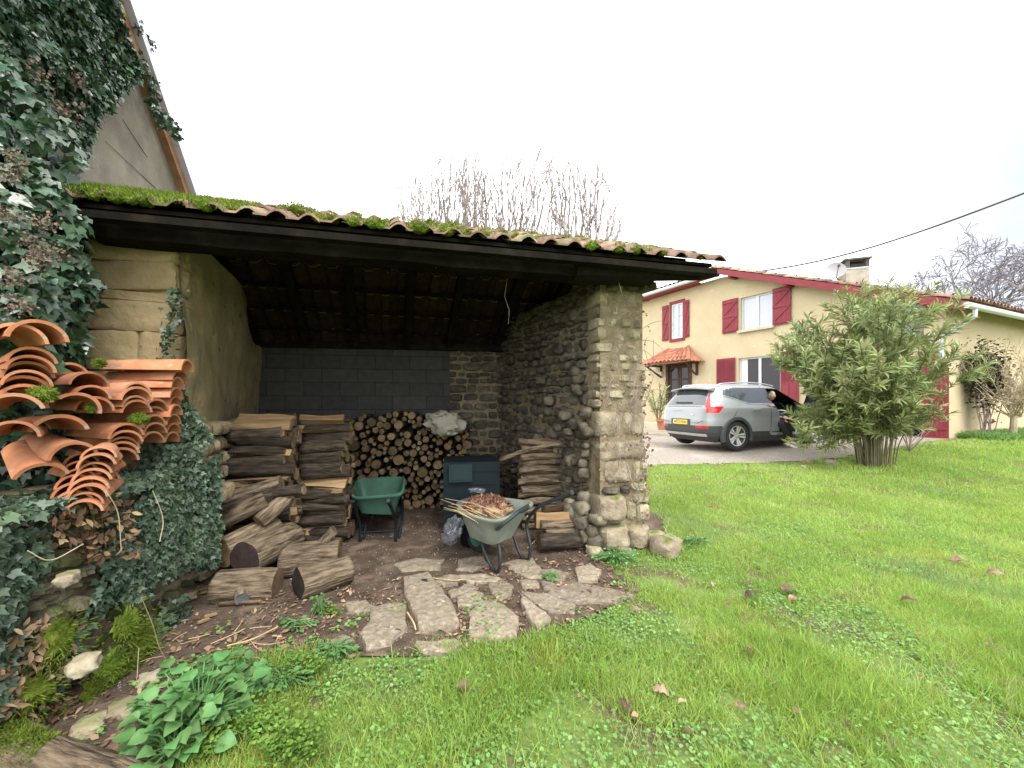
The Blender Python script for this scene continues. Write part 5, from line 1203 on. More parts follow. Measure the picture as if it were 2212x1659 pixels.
window('window', lowr, 2, 0, False, label='ground floor window, its dark panes coloured for reflected trees')
mb = MB(); s0, s1, z0, z1 = lowr; fbox(mb, s1 - .28, s1 - .06, z0 + .06, z1 - .06, -.118, -.112); mb.build('curtain', M['white'], house)
# black sheet standing in for the dark room behind the lower window
mb = MB(); s0, s1, z0, z1 = lowr; fbox(mb, s0 + .02, s1 - .02, z0, z1, -.5, -.45); mb.build('dark_room_sheet', M['black'], house)
# red frame round the small window
mb = MB(); s0, s1, z0, z1 = small
fbox(mb, s0 - .10, s0 - .002, z0 - .13, z1 + .13, -.02, .035); fbox(mb, s1 + .002, s1 + .10, z0 - .13, z1 + .13, -.02, .035); fbox(mb, s0 - .002, s1 + .002, z1 + .002, z1 + .13, -.02, .033); fbox(mb, s0 - .002, s1 + .002, z0 - .13, z0 - .002, -.02, .05)
mb.build('window_surround', M['red'], house)
def shutter(s0, s1, z0, z1, braces='Z', o=.03):
    mb = MB(); n = max(2, int(round((s1 - s0) / .13)))
    for k in range(n):
        a, b = s0 + (s1 - s0) * k / n, s0 + (s1 - s0) * (k + 1) / n; fbox(mb, a + .002, b - .002, z0, z1, o, o + .028)
    sh = mb.build('shutter', M['red'], house)
    if braces == 'L':
        mb = MB()
        for a, b in ((s0 + .05, (s0 + s1) / 2 - .02), ((s0 + s1) / 2 + .02, s1 - .05)):
            z = z0 + (z1 - z0) * .42
            while z < z1 - .08: fbox(mb, a, b, z, z + .016, o + .03, o + .042, rnd=0); z += .034
            fbox(mb, a, b, z0 + .1, z0 + (z1 - z0) * .36, o + .03, o + .038)
        mb.build('louvre', M['red'], sh); return sh
    mb = MB()
    for zc in (z0 + .10, (z0 + z1) / 2, z1 - .10): fbox(mb, s0 + .01, s1 - .01, zc - .045, zc + .045, o + .03, o + .052)
    for za, zb in ((z0 + .15, (z0 + z1) / 2 - .05), ((z0 + z1) / 2 + .05, z1 - .15)):
        a, b = FP(s1 - .05, za, o + .041), FP(s0 + .05, zb, o + .041); mb.beam(a, b, .02, .05)
    mb.build('brace', M['red'], sh)
    mb = MB(); 
    for zc in (z0 + .10, z1 - .10): fbox(mb, s0 - .05 if s0 > 5 else s0 - .03, s0 + .04, zc - .012, zc + .012, o + .054, o + .062)
    mb.build('hinge', M['red'], sh); return sh
def sx(zx): return fs(q4(zx, 0)[0])
zb, zt = small[2] - .02, small[3] + .03
shutter(sx(492) + .0, sx(443), zb, zt); shutter(sx(662), sx(609) - .10, zb, zt)
zb, zt = large[2] - .02, large[3] + .04
shutter(sx(1062), sx(936), zb, zt); shutter(sx(1498), sx(1347), zb, zt)
zb, zt = lowr[2] + .0, lowr[3] + .05
shutter(sx(1040), sx(888), zb, zt, 'L'); shutter(sx(1560), sx(1412), zb, zt, 'L')
# front door
s0, s1, z0, z1 = door; mb = MB()
fbox(mb, s0, s0 + .13, z0, z1, -.10, .04); fbox(mb, s1 - .13, s1, z0, z1, -.10, .04); fbox(mb, s0 + .13, s1 - .13, z1 - .12, z1, -.10, .04); dfr = mb.build('door_frame', M['brown'], house)
mb = MB(); mid = (s0 + s1) / 2
for a, b in ((s0 + .135, mid - .005), (mid + .005, s1 - .135)):
    fbox(mb, a, a + .09, z0, z1 - .125, -.09, -.05); fbox(mb, b - .09, b, z0, z1 - .125, -.09, -.05); fbox(mb, a + .09, b - .09, z0, z0 + .9, -.09, -.055); fbox(mb, a + .09, b - .09, z1 - .20, z1 - .125, -.09, -.05); fbox(mb, a + .09, b - .09, z1 - .72, z1 - .66, -.09, -.05)
dd = mb.build('door', M['brown'], house)
mb = MB()
for a, b in ((s0 + .22, mid - .09), (mid + .09, s1 - .22)): fbox(mb, a, b, z0 + .9, z1 - .2, -.08, -.07)
mb.build('door_glass', M['glass'], dd)
mb = MB(); fbox(mb, mid - .02, mid + .02, z0 + 1.0, z0 + 1.12, -.05, -.01); mb.build('handle', M['chrome'], dd)
# tiled porch over the door
pc = (s0 + s1) / 2; zt = fz(*q4(560, 900)) + .02; hw, dp, hz = (sx(305) - sx(730)) / 2 * .92, 1.0, .62
def porch_pt(s_, d, up):     # s across, d out from the wall
    t = 1 - d / dp; half = hw * (1 - .62 * t); p = FP(pc + (s_ / hw) * half, zt + hz * t + up - .06 * abs(s_ / hw) * (1 - t), d); return p
mb = MB()
for side in range(3):
    if side == 0:
        fn = lambda x, y, up: porch_pt(-hw + x, dp * (1 - y), up); L_ = 2 * hw
        ncol = 12
        for c_ in range(ncol):
            for r_ in range(4):
                s_ = -hw + L_ * (c_ + .5) / ncol; d1, d0 = dp * (1 - r_ / 4), dp * (1 - (r_ + 1.1) / 4); d0 = max(0, d0)
                V = []
                for dd_, rr in ((d1, .085), (d0, .07)):
                    for j in range(7):
                        a = math.pi * j / 6; V.append(porch_pt(s_ + math.cos(a) * rr / (1 if dd_ > .5 else .6), dd_, math.sin(a) * .075 + .02 * (dd_ == d1)))
                mb.add(V, [(j, j + 1, 8 + j, 7 + j) for j in range(6)])
V = [porch_pt(-hw, dp, 0), porch_pt(hw, dp, 0), porch_pt(hw, 0, 0), porch_pt(-hw, 0, 0)]; mb.add(V, [(0, 1, 2, 3)])
for sg in (-1, 1):   # side hips
    tp = porch_pt(sg * hw, 0, 0); lo_ = porch_pt(sg * hw, dp, 0); wl = FP(pc + sg * hw, zt - .05, 0)
    for k in range(5):
        f0, f1 = k / 5, (k + 1) / 5; b0, b1 = lo_.lerp(wl, f0), lo_.lerp(wl, f1); t0, t1 = lo_.lerp(tp, f0), lo_.lerp(tp, f1)
        V = []
        for A, B in ((b0, b1), (t0, t1)):
            for j in range(5): V.append(A.lerp(B, j / 4) + Vector((0, 0, .06 * math.sin(math.pi * j / 4))))
        mb.add(V, [(j, j + 1, 6 + j, 5 + j) for j in range(4)])
    mb.tube([lo_ + Vector((0, 0, .05)), tp + Vector((0, 0, .07))], .07, 8)
por = mb.build('porch_roof', M['porch_tile'], house)
mb = MB()
for sg in (-1, 1):
    a = FP(pc + sg * hw * .72, zt - .55, .03); b = FP(pc + sg * hw * .8, zt - .08, .85); mb.beam(a, a + Vector((0, 0, .5)), .09, .07); mb.tube(catm([a, a + HN * .25 + Vector((0, 0, .12)), b]), .04, 6); mb.beam(FP(pc + sg * hw * .75, zt - .05, 0), FP(pc + sg * hw * .82, zt - .05, .95), .08, .08)
mb.beam(FP(pc - hw * .95, zt - .03, .93), FP(pc + hw * .95, zt - .03, .93), .08, .07)
mb.build('porch_bracket', M['brown'], house)
mb = MB(); fbox(mb, s1 + .16, s1 + .30, fz(*q4(455, 995)), fz(*q4(455, 962)), .02, .16); mb.build('wall_lamp', M['white'], house)
# cream step and ledge left of the door
mb = MB(); fbox(mb, s0 - .6, S_L, .0, .62, .02, 1.3); mb.build('doorstep', M['cream'], house)
# garage: black panel painting the opening's shade, and arched red door leaf
s0, s1, z0, z1 = gar
mb = MB(); fbox(mb, s0, s1, -.2, z1, -.5, -.45); mb.build('garage_dark_panel', M['black'], house)
mb = MB(); a0, a1 = fs(2057), fs(1997); ang = 0
zb, zt0, zt1 = fz(2055, 948), fz(2057, 800), fz(2000, 768); zb = max(zb, .3)
n = 6; o_ = .10
for k in range(n):
    sa, sb = a0 + (a1 - a0) * k / n, a0 + (a1 - a0) * (k + 1) / n; t = (k + .5) / n; zt_ = zt0 + (zt1 + .15 - zt0) * math.sin(t * math.pi / 2)
    fbox(mb, sa + .003, sb - .003, zb, zt_, o_, o_ + .04)
gd = mb.build('garage_door', M['red'], house)
mb = MB(); fbox(mb, a0 + .02, a1 - .02, zb + .22, zb + .36, o_ + .042, o_ + .06)
mb.beam(FP(a1 - .06, zb + .4, o_ + .055), FP(a0 + .1, zb + 1.1, o_ + .055), .03, .09); mb.beam(FP(a1 - .06, zb + 1.2, o_ + .055), FP(a0 + .15, zb + 1.75, o_ + .055), .03, .09); mb.build('brace', M['red'], gd)
mb = MB(); s_, e_, zz0, zz1 = arch
n = 12; cx_, r_ = (s_ + e_) / 2, (e_ - s_) / 2
V = [FP(s_, zz0, -.1), FP(e_, zz0, -.1)] + [FP(cx_ + r_ * math.cos(math.pi * j / n), zz1 - r_ * .7 + r_ * .7 * math.sin(math.pi * j / n), -.1) for j in range(n + 1)]
mb.add(V, [tuple([0, *range(len(V) - 1, 1, -1)][::-1])]); mb.add([FP(s_, zz0, -.1), FP(e_, zz0, -.1), FP(e_, zz1 - r_ * .7, -.1), FP(s_, zz1 - r_ * .7, -.1)], [(0, 1, 2, 3)])
mb.build('arched_window', M['glass_blue'], house)  # sky reflection is put into the pale pane colour
# ---- roofs
OV = .45
def rake(s_, o, up=0.0): p = FP(s_, top_z(min(s_, S_AP - .001)) if s_ < S_AP else Z_AP, o); p.z += up; return p
slope_r = (Z_AP - 4.05) / S_AP
def rpt(s_, o, up=0.0): return FP(s_, 4.05 + slope_r * s_ + up, o)
mb = MB()   # boarded deck of the right slope
a = [rpt(-OV, OV, .05), rpt(S_AP + .1, OV, .05), rpt(S_AP + .1, -8, .05), rpt(-OV, -8, .05)]
a[0] = rpt(-OV, OV, .05); a[3] = Vector(a[0]) + HS * 9.6
mb.add(a + [p + Vector((0, 0, .05)) for p in a], [(0, 3, 2, 1), (4, 5, 6, 7), (0, 1, 5, 4), (0, 4, 7, 3)]); mb.build('roof_deck', M['brown'], house)
mb = MB()   # verge fascia, dull red, scalloped edge
nseg = 40; sa = -OV; sb = S_AP + .35
for k in range(nseg):
    t0, t1 = sa + (sb - sa) * k / nseg, sa + (sb - sa) * (k + 1) / nseg
    a, b = rpt(t0, OV, -.13), rpt(t1, OV, -.13); c, d = rpt(t1, OV, .08), rpt(t0, OV, .08); m_ = (a + b) / 2; m_.z -= .025 if t0 < 1.6 else 0
    V = [a, m_, b, c, d]; V += [p + HN * .03 for p in V]; mb.add(V, [(0, 1, 2, 3, 4), (9, 8, 7, 6, 5), (0, 5, 6, 1), (1, 6, 7, 2), (4, 3, 8, 9)], rnd=.5)
mb.build('fascia', M['red'], house)
for s_ in (S_AP - .6, sx(1500), 1.1, .25):
    mb = MB(); p = rpt(s_, 0, -.12); mb.beam(p, p + HN * (OV - .02), .12, .16); mb.build('purlin_end', M['red'], house)
mb = MB()
def barrel(mb, pf, L, D, cols, rows, r_=.105, jut=.05):
    for c_ in range(cols):
        for k in range(rows):
            s_ = L * (c_ + .5) / cols + random.uniform(-.01, .01); d0, d1 = D * k / rows - jut, D * (k + 1.08) / rows; V = []
            for dd_, rr, up in ((d0, r_, .03), (d1, r_ * .85, 0)):
                for j in range(6):
                    a = math.pi * j / 5; V.append(pf(s_ + math.cos(a) * rr, dd_, math.sin(a) * rr * .85 + up))
            mb.add(V, [(j, j + 1, 7 + j, 6 + j) for j in range(5)])
# right slope: rows run up the slope along the facade direction
LS = 8.6
def rp2(x, d, up):      # x away from the verge, d up the slope from the garage eave
    p = FP(0, 0, 0) + HN * (OV - x) * 1.0; s_ = d - OV; q = FP(s_, 4.05 + slope_r * s_ + .11 + up, OV - x); return q + (HS * 1 + HN * (HS.dot(-HN) and 0)) * 0
mb.grid(lambda a, b: rp2(a * LS, b * (S_AP + OV + .3), 0), 1, 1)
barrel(mb, rp2, 1.9, S_AP + OV + .35, 8, 22)
# gutter edge of tiles along the side eave
def se(x, d, up): s_ = d - OV; q = FP(s_, 4.05 + slope_r * s_ + .11 + up, OV); return q + HS * x
barrel(mb, se, 9.5, .9, 44, 3)
mb.build('right_roof_tiles', M['house_tile'], house)
def lp(x, d, up): return FP(S_AP + .35 + x, Z_E + .12 + .30 * d + up, OV - d)
mb = MB(); mb.grid(lambda a, b: lp(a * (S_L - S_AP + .3), b * 1.6, 0), 1, 1); barrel(mb, lp, S_L - S_AP + .3, 1.6, 30, 5); mb.build('left_roof_tiles', M['house_tile'], house)
mb = MB(); a, b = lp(-.4, 0, -.10), lp(S_L - S_AP + 1.1, 0, -.10); mb.beam(a, b, .05, .2); mb.add([lp(.4, 0, -.14), lp(8, 0, -.14), lp(8, .5, -.33), lp(.4, .5, -.33)], [(0, 1, 2, 3)]); mb.build('eaves_board', M['red'], house)
mb = MB(); a, b = lp(-.3, -.08, -.05), lp(S_L - S_AP + 1.1, -.08, -.05); mb.tube([a, b], .075, 10); mb.build('gutter', M['zinc'], house)
# side gutter and downpipe
g0 = se(-.05, -.02, -.12); g1 = g0 + HS * 9.6
mb = MB(); mb.tube([g0 + Vector((0, 0, 0)), g1], .075, 10); mb.build('gutter', M['zinc'], house)
p0 = g0 + HS * .45 + Vector((0, 0, -.05)); wc = FP(.06, 0, .07)
dpz = [p0, p0 + Vector((0, 0, -.18)), Vector((wc.x, wc.y, 3.15)) + (p0 - wc) * .0, Vector((wc.x, wc.y, 3.0)), Vector((wc.x, wc.y, .3))]
mb = MB(); mb.tube(dpz, .05, 10); mb.build('downpipe', M['zinc'], house)
mb = MB(); a = [se(0, .0, -.10), se(9.5, .0, -.10)]; b = [FP(0, 4.02), FP(0, 4.02) + HS * 9.5]; mb.add([a[0], a[1], b[1], b[0]], [(0, 1, 2, 3)]); mb.build('soffit', M['brown'], house)
# chimney, dish and aerial
def HP(dx, dy, Y): return P(dx, dy, Y)
chm = thing('chimney', 'square rendered chimney with dark slotted cap on the roof', 'chimney', tuple(P(1843, 620, 12.6)))
c = P(1843, 620, 12.6); mb = MB(); w_ = .60; Mc = Matrix.Rotation(-.35, 3, 'Z')
mb.box((c.x, c.y, c.z + .05), (w_, w_, .9), M=Mc); mb.build('shaft', M['conc'], chm)
mb = MB(); mb.box((c.x, c.y, c.z + .52), (w_ + .03, w_ + .03, .03), M=Mc); mb.build('band', M['white'], chm)
mb = MB()
for a in (-1, 1):
    for b in (-1, 1):
        o_ = Mc @ Vector((a * w_ * .42, b * w_ * .42, 0)); mb.box((c.x + o_.x, c.y + o_.y, c.z + .66), (.10, .10, .26), M=Mc)
o_ = Mc @ Vector((0, .1, 0)); mb.box((c.x + o_.x, c.y + o_.y, c.z + .63), (w_ * .9, .3, .20), M=Mc); mb.box((c.x, c.y, c.z + .81), (w_ + .10, w_ + .10, .05), M=Mc); mb.build('cap', mat('sooty_cap', [(.3, (.05, .045, .04)), (.7, (.14, .125, .11))], scale=5), chm)
ds = thing('satellite_dish', 'round white satellite dish mounted in front of the chimney', 'satellite dish', tuple(P(1805, 583, 11.9)))
c = P(1805, 583, 11.9); Md = (Vector((-.45, -1, .35))).to_track_quat('Z', 'Y').to_matrix()
mb = MB(); mb.lathe([(.001, -.05), (.09, -.043), (.18, -.022), (.25, 0), (.262, .005), (.25, -.008), (.18, -.032), (.001, -.06)], c, 32, 'Z', M=Md); mb.build('dish', flat('dish_white', (.27, .26, .28), .6), ds, smooth=True)
mb = MB(); tip = c + Md @ Vector((0, -.05, .28)); mb.tube([c + Md @ Vector((0, -.25, 0)), tip], .009, 6); mb.box(tip, (.05, .05, .07)); mb.build('feed_arm', M['metal_dk'], ds)
mb = MB(); mb.tube([c + Vector((.05, .08, -.02)), c + Vector((.15, .12, -.25)), P(1838, 612, 12.3)], .018, 6); mb.build('mount', M['metal_dk'], ds)
an = thing('tv_aerial', 'thin grey television aerial on a mast beside the chimney', 'aerial', tuple(P(1800, 575, 12.8)))
b0, b1 = P(1801, 585, 12.8), P(1799, 532, 12.8); mb = MB(); mb.tube([b0, b1], .016, 6); mb.build('mast', M['zinc'], an)
mb = MB(); l, r_ = P(1765, 549, 12.9), P(1808, 538, 12.7); mb.tube([l, r_], .010, 5)
for k in range(9):
    q = l.lerp(r_, k / 8); h_ = .06 + .10 * (k > 6); mb.tube([q + Vector((.02, .12, h_)), q - Vector((.02, .12, h_))], .009, 4)
mb.build('antenna_rods', M['zinc'], an)
mb = MB(); a, b = P(1612, 590, 15.5), P(2330, 372, 7.5); pl = []
for k in range(25):
    t = k / 24; p = a.lerp(b, t); p.z -= .35 * math.sin(math.pi * t); pl.append(p)
mb.tube(pl, [.032 - .012 * k / 24 for k in range(25)], 5); mb.tube([a, a + Vector((0, .2, -.2))], .02, 5); o = mb.build('overhead_cable', M['metal_dk']); tag(o, 'dark overhead cable running from the farmhouse roof to the right', 'cable')
# flower pot with oleander left of the car
c = P(1431, 905, 14.2); gp = Vector((c.x, c.y, .62 - .0)); pt = thing('plant_pot', 'terracotta pot by the doorstep left of the silver car', 'pot', tuple(gp))
mb = MB(); mb.lathe([(.001, 0), (.15, 0), (.20, .30), (.235, .31), (.235, .38), (.20, .385), (.18, .33), (.001, .33)], (gp.x, gp.y, gp.z - .1), 24); mb.build('pot', M['terracotta'], pt, smooth=True)
# ================================================================ car (local: x forward, y left, z up, origin under the rear axle)
CARP = Vector((5.16, 10.30, 0)); hd = math.atan2(.297, .955)
car_z = gz(6.3, 10.4) + .012
car = thing('parked_car', 'silver compact suv parked on the gravel with its driver door open', 'car', (0, 0, 0))
SL = [(.20, -.62, 3.36, .80), (.34, -.79, 3.50, .885), (.45, -.85, 3.55, .91), (.58, -.872, 3.57, .925), (.72, -.868, 3.57, .932), (.84, -.85, 3.54, .932), (.95, -.835, 3.46, .930), (1.02, -.825, 3.28, .925), (1.075, -.80, 2.66, .895),
      (1.14, -.765, 2.50, .865), (1.30, -.675, 2.20, .795), (1.43, -.585, 1.95, .735), (1.52, -.50, 1.78, .69), (1.575, -.40, 1.60, .64), (1.615, -.22, 1.40, .55), (1.638, .05, 1.18, .40), (1.648, .35, .95, .22)]
zs = np.array([s[0] for s in SL])
NZ = 74; zz = np.concatenate([np.linspace(.20, 1.60, NZ - 10), np.linspace(1.607, 1.648, 10)])
def ip(k, z): return float(np.interp(z, zs, [s[k] for s in SL]))
NT = 264
def cpt(i, z):
    t = 2 * math.pi * i / NT; xr, xf, hw = ip(1, z), ip(2, z), ip(3, z); cx_ = (xr + xf) / 2; a = (xf - xr) / 2
    ex = 7.0 if math.cos(t) < 0 else 4.6
    if z > 1.1: ex = ex - 2.2 * min(1, (z - 1.1) / .3) if math.cos(t) < 0 else ex
    c, s_ = math.cos(t), math.sin(t)
    x = cx_ + a * math.copysign(abs(c) ** (2 / ex), c); y = hw * math.copysign(abs(s_) ** (2 / ex), s_)
    # belt-line crease and tumble on the flanks
    y *= 1 - .012 * math.exp(-((z - .80) / .10) ** 2)
    return Vector((x, y, z))
P2 = [[cpt(i, z) for i in range(NT)] for z in zz]
def inpoly(x, z, poly): return in_poly(x, z, poly)
SIDEWIN = [(-.27, 1.345), (-.22, 1.46), (.10, 1.525), (1.0, 1.545), (1.60, 1.52), (1.80, 1.46), (2.32, 1.17), (2.2, 1.145), (.40, 1.135)]
DOORHOLE = [(1.08, .40), (1.06, 1.10), (1.16, 1.52), (1.62, 1.50), (2.28, 1.15), (2.24, .60), (2.12, .40)]
parts_ = {}
def put(k, f): parts_.setdefault(k, []).append(f)
for r_ in range(len(zz) - 1):
    for i in range(NT):
        j = (i + 1) % NT; f = [P2[r_][i], P2[r_][j], P2[r_ + 1][j], P2[r_ + 1][i]]; c = sum(f, Vector()) / 4; n = (f[1] - f[0]).cross(f[3] - f[0])
        n = n.normalized() if n.length > 0 else Vector((0, 0, 1)); side = abs(n.y) > .55; rear = n.x < -.5 and abs(n.y) < .75
        # wheel arches
        d0 = math.hypot(c.x, c.z - .35); d1 = math.hypot(c.x - 2.70, c.z - .35)
        if abs(c.y) > .66 and min(d0, d1) < .43: continue
        if c.y < 0 and abs(c.y) > .5 and inpoly(c.x, c.z, DOORHOLE): continue
        k = 'body'
        if c.z < .40 + .0: k = 'lower_cladding'
        elif c.x < -.42 and c.z < .60: k = 'lower_cladding'
        elif c.x > 3.3 and c.z < .55: k = 'lower_cladding'
        elif side and c.x > -.4 and c.z < .44: k = 'lower_cladding'
        if c.x < -.6 and .325 < c.z < .405 and abs(c.y) < .72: k = 'skid_plate'
        if c.x < -.5 and .535 < c.z < .60 and .50 < abs(c.y) < .84 and c.x < -.74: k = 'reflector'
        if c.z > 1.10:
            if side and c.x > -.4 and inpoly(c.x, c.z, SIDEWIN): k = 'side_window'
            if side and (abs(c.x - (.22 - (c.z - 1.14) * .42)) < .022): k = 'pillar_trim' if k == 'side_window' else k
            if side and k == 'side_window' and abs(c.x - 1.08 - (c.z - 1.14) * .12) < .05: k = 'pillar_trim'
            if n.x < -.25 and c.x < -.25 and c.z < 1.50 and abs(c.y) < ip(3, c.z) - .19: k = 'rear_window'
            if n.x > .2 and c.x > 1.3 and abs(c.y) < ip(3, c.z) - .08 and c.z < 1.56 and c.x > ip(2, c.z) - .35: k = 'windscreen'
        # tall L-shaped tail lamps
        if c.x < -.30 and abs(c.y) > .5:
            hw = ip(3, c.z); xr = ip(1, c.z)
            if 1.05 <= c.z < 1.47 and abs(c.y) > hw - .20 + .10 * (c.z - 1.05) and c.x < xr + .13 - .10 * (c.z - 1.05): k = 'tail_lamp'
            if .92 < c.z < 1.075 and abs(c.y) > hw - .19 and c.x < -.50 + (c.z - .93) * .9: k = 'tail_lamp'
        if c.x > 3.15 and .78 < c.z < .95 and abs(c.y) > .52: k = 'headlamp'
        put(k, f)
mats_ = {'body': 'silver', 'arch_trim': 'clad', 'lower_cladding': 'clad', 'skid_plate': 'skid', 'reflector': 'lamp_red', 'side_window': 'car_glass', 'pillar_trim': 'clad', 'rear_window': 'car_glass', 'windscreen': 'car_glass', 'tail_lamp': 'lamp_red', 'headlamp': 'glass'}
def faces_obj(name, fl, m, parent, smooth=True):
    idx = {}; V = []; Fs = []
    for f in fl:
        q = []
        for p in f:
            k = (round(p.x, 4), round(p.y, 4), round(p.z, 4))
            if k not in idx: idx[k] = len(V); V.append(p)
            q.append(idx[k])
        q2 = []
        for a in q:
            if a not in q2: q2.append(a)
        if len(q2) > 2: Fs.append(tuple(q2))
    mb = MB(); mb.add(V, Fs, 0, .5); return mb.build(name, m, parent, smooth=smooth)
for k, fl in parts_.items():
    if k in ('tail_lamp', 'side_window', 'reflector', 'headlamp'):
        for sg in (-1, 1):
            sub = [f for f in fl if (f[0].y > 0) == (sg > 0)]
            if sub: faces_obj(k, sub, M[mats_[k]], car)
    else: faces_obj(k, fl, M[mats_[k]], car)
# roof cap and floor
top = [cpt(i, 1.648) for i in range(0, NT, 6)]; faces_obj('roof_panel', [top], M['silver'], car)
mb = MB(); mb.box((1.3, 0, .24), (3.6, 1.45, .10)); mb.build('underbody', M['black'], car)
for x in (0, 2.7):
    for sg in (-1, 1):
        mb = MB(); V = []; na = 28
        for k in range(na + 1):
            a = math.pi * (-.10 + 1.20 * k / na)
            for rr, yy in ((.385, .86), (.385, .945), (.40, .952), (.455, .944), (.47, .925), (.47, .86)): V.append((x + rr * math.cos(a), sg * yy, .35 + rr * math.sin(a)))
        mb.add(V, [(k * 6 + j, k * 6 + j + 1, k * 6 + 7 + j, k * 6 + 6 + j) for k in range(na) for j in range(5)]); mb.build('arch_trim', M['clad'], car, smooth=True)
for x in (0, 2.7):
    for sg in (-1, 1):
        mb = MB(); V = []
        for y in (sg * .60, sg * .90):
            for k in range(13):
                a = math.pi * (-.12 + 1.24 * k / 12); V.append((x + .41 * math.cos(a), y, .35 + .41 * math.sin(a)))
        mb.add(V, [(k, k + 1, 14 + k, 13 + k) for k in range(12)]); mb.add(V[:13], [tuple(range(13))]); mb.build('arch_liner', M['black'], car)
# spoiler, roof rails, seam lines
mb = MB(); V = []
for y in np.linspace(-.66, .66, 15):
    e = 1 - (abs(y) / .66) ** 4 * .25; zt = 1.575 - .05 * (y / .66) ** 2
    V += [(-.40, y, zt), (-.40 - .29 * e, y, zt - .035), (-.40 - .29 * e, y, zt - .06), (-.42, y, zt - .085)]
mb.add(V, [(i * 4 + a, i * 4 + (a + 1) % 4, i * 4 + 4 + (a + 1) % 4, i * 4 + 4 + a) for i in range(14) for a in range(4)] + [(3, 2, 1, 0), (56, 57, 58, 59)]); mb.build('spoiler', M['silver'], car, smooth=True)
for sg in (-1, 1):
    mb = MB(); mb.tube(catm([(-.30, sg * .60, 1.57), (-.15, sg * .60, 1.625), (.5, sg * .60, 1.665), (1.1, sg * .60, 1.645), (1.5, sg * .61, 1.585)]), .018, 8); mb.build('roof_rail', M['chrome'], car, smooth=True)
    mb = MB(); pl = [(-.27, 1.335), (.40, 1.13), (1.05, 1.13)] + ([(2.3, 1.14)] if sg > 0 else []); mb.tube([(x, sg * (ip(3, z) + .004), z) for x, z in pl], .009, 6); mb.build('chrome_strip', M['chrome'], car)
    mb = MB(); mb.tube(catm([(.48, sg * .935, .985), (.53, sg * .965, .99), (.66, sg * .965, .99), (.71, sg * .935, .985)]), .015, 8); mb.build('door_handle', M['silver'], car, smooth=True)
    mb = MB(); pl = [(-.10, .84), (-.02, .95), (.10, 1.12)]; mb.tube([(x, sg * (ip(3, z) * .998), z) for x, z in pl], .005, 5); mb.tube([(1.06, sg * (ip(3, z) * .999), z) for z in (.45, .6, .8, 1.0, 1.1)], .005, 5); mb.tube([(.38, sg * .928, .46), (.6, sg * .93, .45), (1.06, sg * .93, .45)], .004, 5); mb.build('panel_gap', M['black'], car)
mb = MB(); hwz = lambda z: ip(1, z) - .002
mb.tube([(hwz(1.06) - .002, y, 1.065) for y in np.linspace(-.66, .66, 7)], .004, 5); mb.tube([(hwz(.75), y, .66 if abs(y) < .6 else .72) for y in np.linspace(-.74, .74, 9)], .005, 5); mb.build('tailgate_gap', M['black'], car)
mb = MB(); mb.tube([(ip(1, 1.16) - .02, y, 1.165) for y in (-.28, 0, .28)], .018, 6); mb.build('rear_wiper', M['clad'], car)
# number plate with its recess
mb = MB(); mb.box((-.868, .0, .665), (.03, .66, .17)); mb.build('plate_recess', M['clad'], car)
mb = MB(); mb.box((-.888, .0, .67), (.012, .50, .112)); pl = mb.build('number_plate', M['plate'], car)
def text(name, s_, size, m, parent, loc, ext=.001, sp=1.0):
    cu = bpy.data.curves.new(name, 'FONT'); cu.body = s_; cu.size = size; cu.extrude = ext; cu.align_x = 'CENTER'; cu.align_y = 'CENTER'; cu.space_character = sp; cu.materials.append(m)
    tmp = bpy.data.objects.new(name, cu); COL.objects.link(tmp); bpy.context.view_layer.update(); me = bpy.data.meshes.new_from_object(tmp.evaluated_get(bpy.context.evaluated_depsgraph_get())); bpy.data.objects.remove(tmp); o = bpy.data.objects.new(name, me); COL.objects.link(o); o.parent = parent; o.location = loc; o.rotation_euler = (R(90), 0, R(-90)); return o
text('plate_text', 'HF72 VHH', .105, flat('plate_ink', (.03, .03, .02), .6), pl, (-.8955, -.005, .668), sp=.92)
mb = MB(); mb.box((-.896, .235, .67), (.003, .025, .10)); mb.build('plate_band', M['white'], pl)
text('tailgate_letters', 'VOLVO', .062, M['chrome'], car, (-.842, .16, .955), .004, 2.0)
mb = MB(); mb.box((-.856, -.40, .86), (.006, .07, .03)); mb.build('badge', M['chrome'], car)
# wheels
def make_wheel(parent):
    mb = MB(); mb.lathe([(.235, -.11), (.30, -.125), (.335, -.115), (.352, -.08), (.354, 0), (.352, .08), (.335, .115), (.30, .125), (.235, .11)], (0, 0, 0), 48, 'Y'); ty = mb.build('tyre', M['rubber'], parent, smooth=True, local=True)
    mb = MB(); mb.lathe([(.001, -.06), (.20, -.055), (.232, -.09), (.243, -.118), (.243, .1), (.001, .1)], (0, 0, 0), 40, 'Y'); mb.build('rim', M['clad'], parent, smooth=True, local=True)
    mb = MB()
    for k in range(5):
        a = 2 * math.pi * k / 5 + .31; Ms = Matrix.Rotation(a, 3, 'Y')
        for off in (-1, 1):
            V = [Ms @ Vector((x, y, z)) for x, y, z in ((off * .008, -.098, .04), (off * .030, -.098, .05), (off * .062, -.112, .225), (off * .012, -.112, .228), (off * .008, -.07, .04), (off * .030, -.07, .05), (off * .062, -.07, .225), (off * .012, -.07, .228))]
            mb.add(V, [(0, 1, 2, 3), (7, 6, 5, 4), (0, 4, 5, 1), (1, 5, 6, 2), (2, 6, 7, 3), (3, 7, 4, 0)])
    mb.lathe([(.001, -.105), (.028, -.103), (.034, -.09), (.034, -.07)], (0, 0, 0), 20, 'Y'); mb.lathe([(.232, -.118), (.244, -.12), (.246, -.105)], (0, 0, 0), 40, 'Y')
    mb.build('spokes', M['rimlight'], parent, local=True)
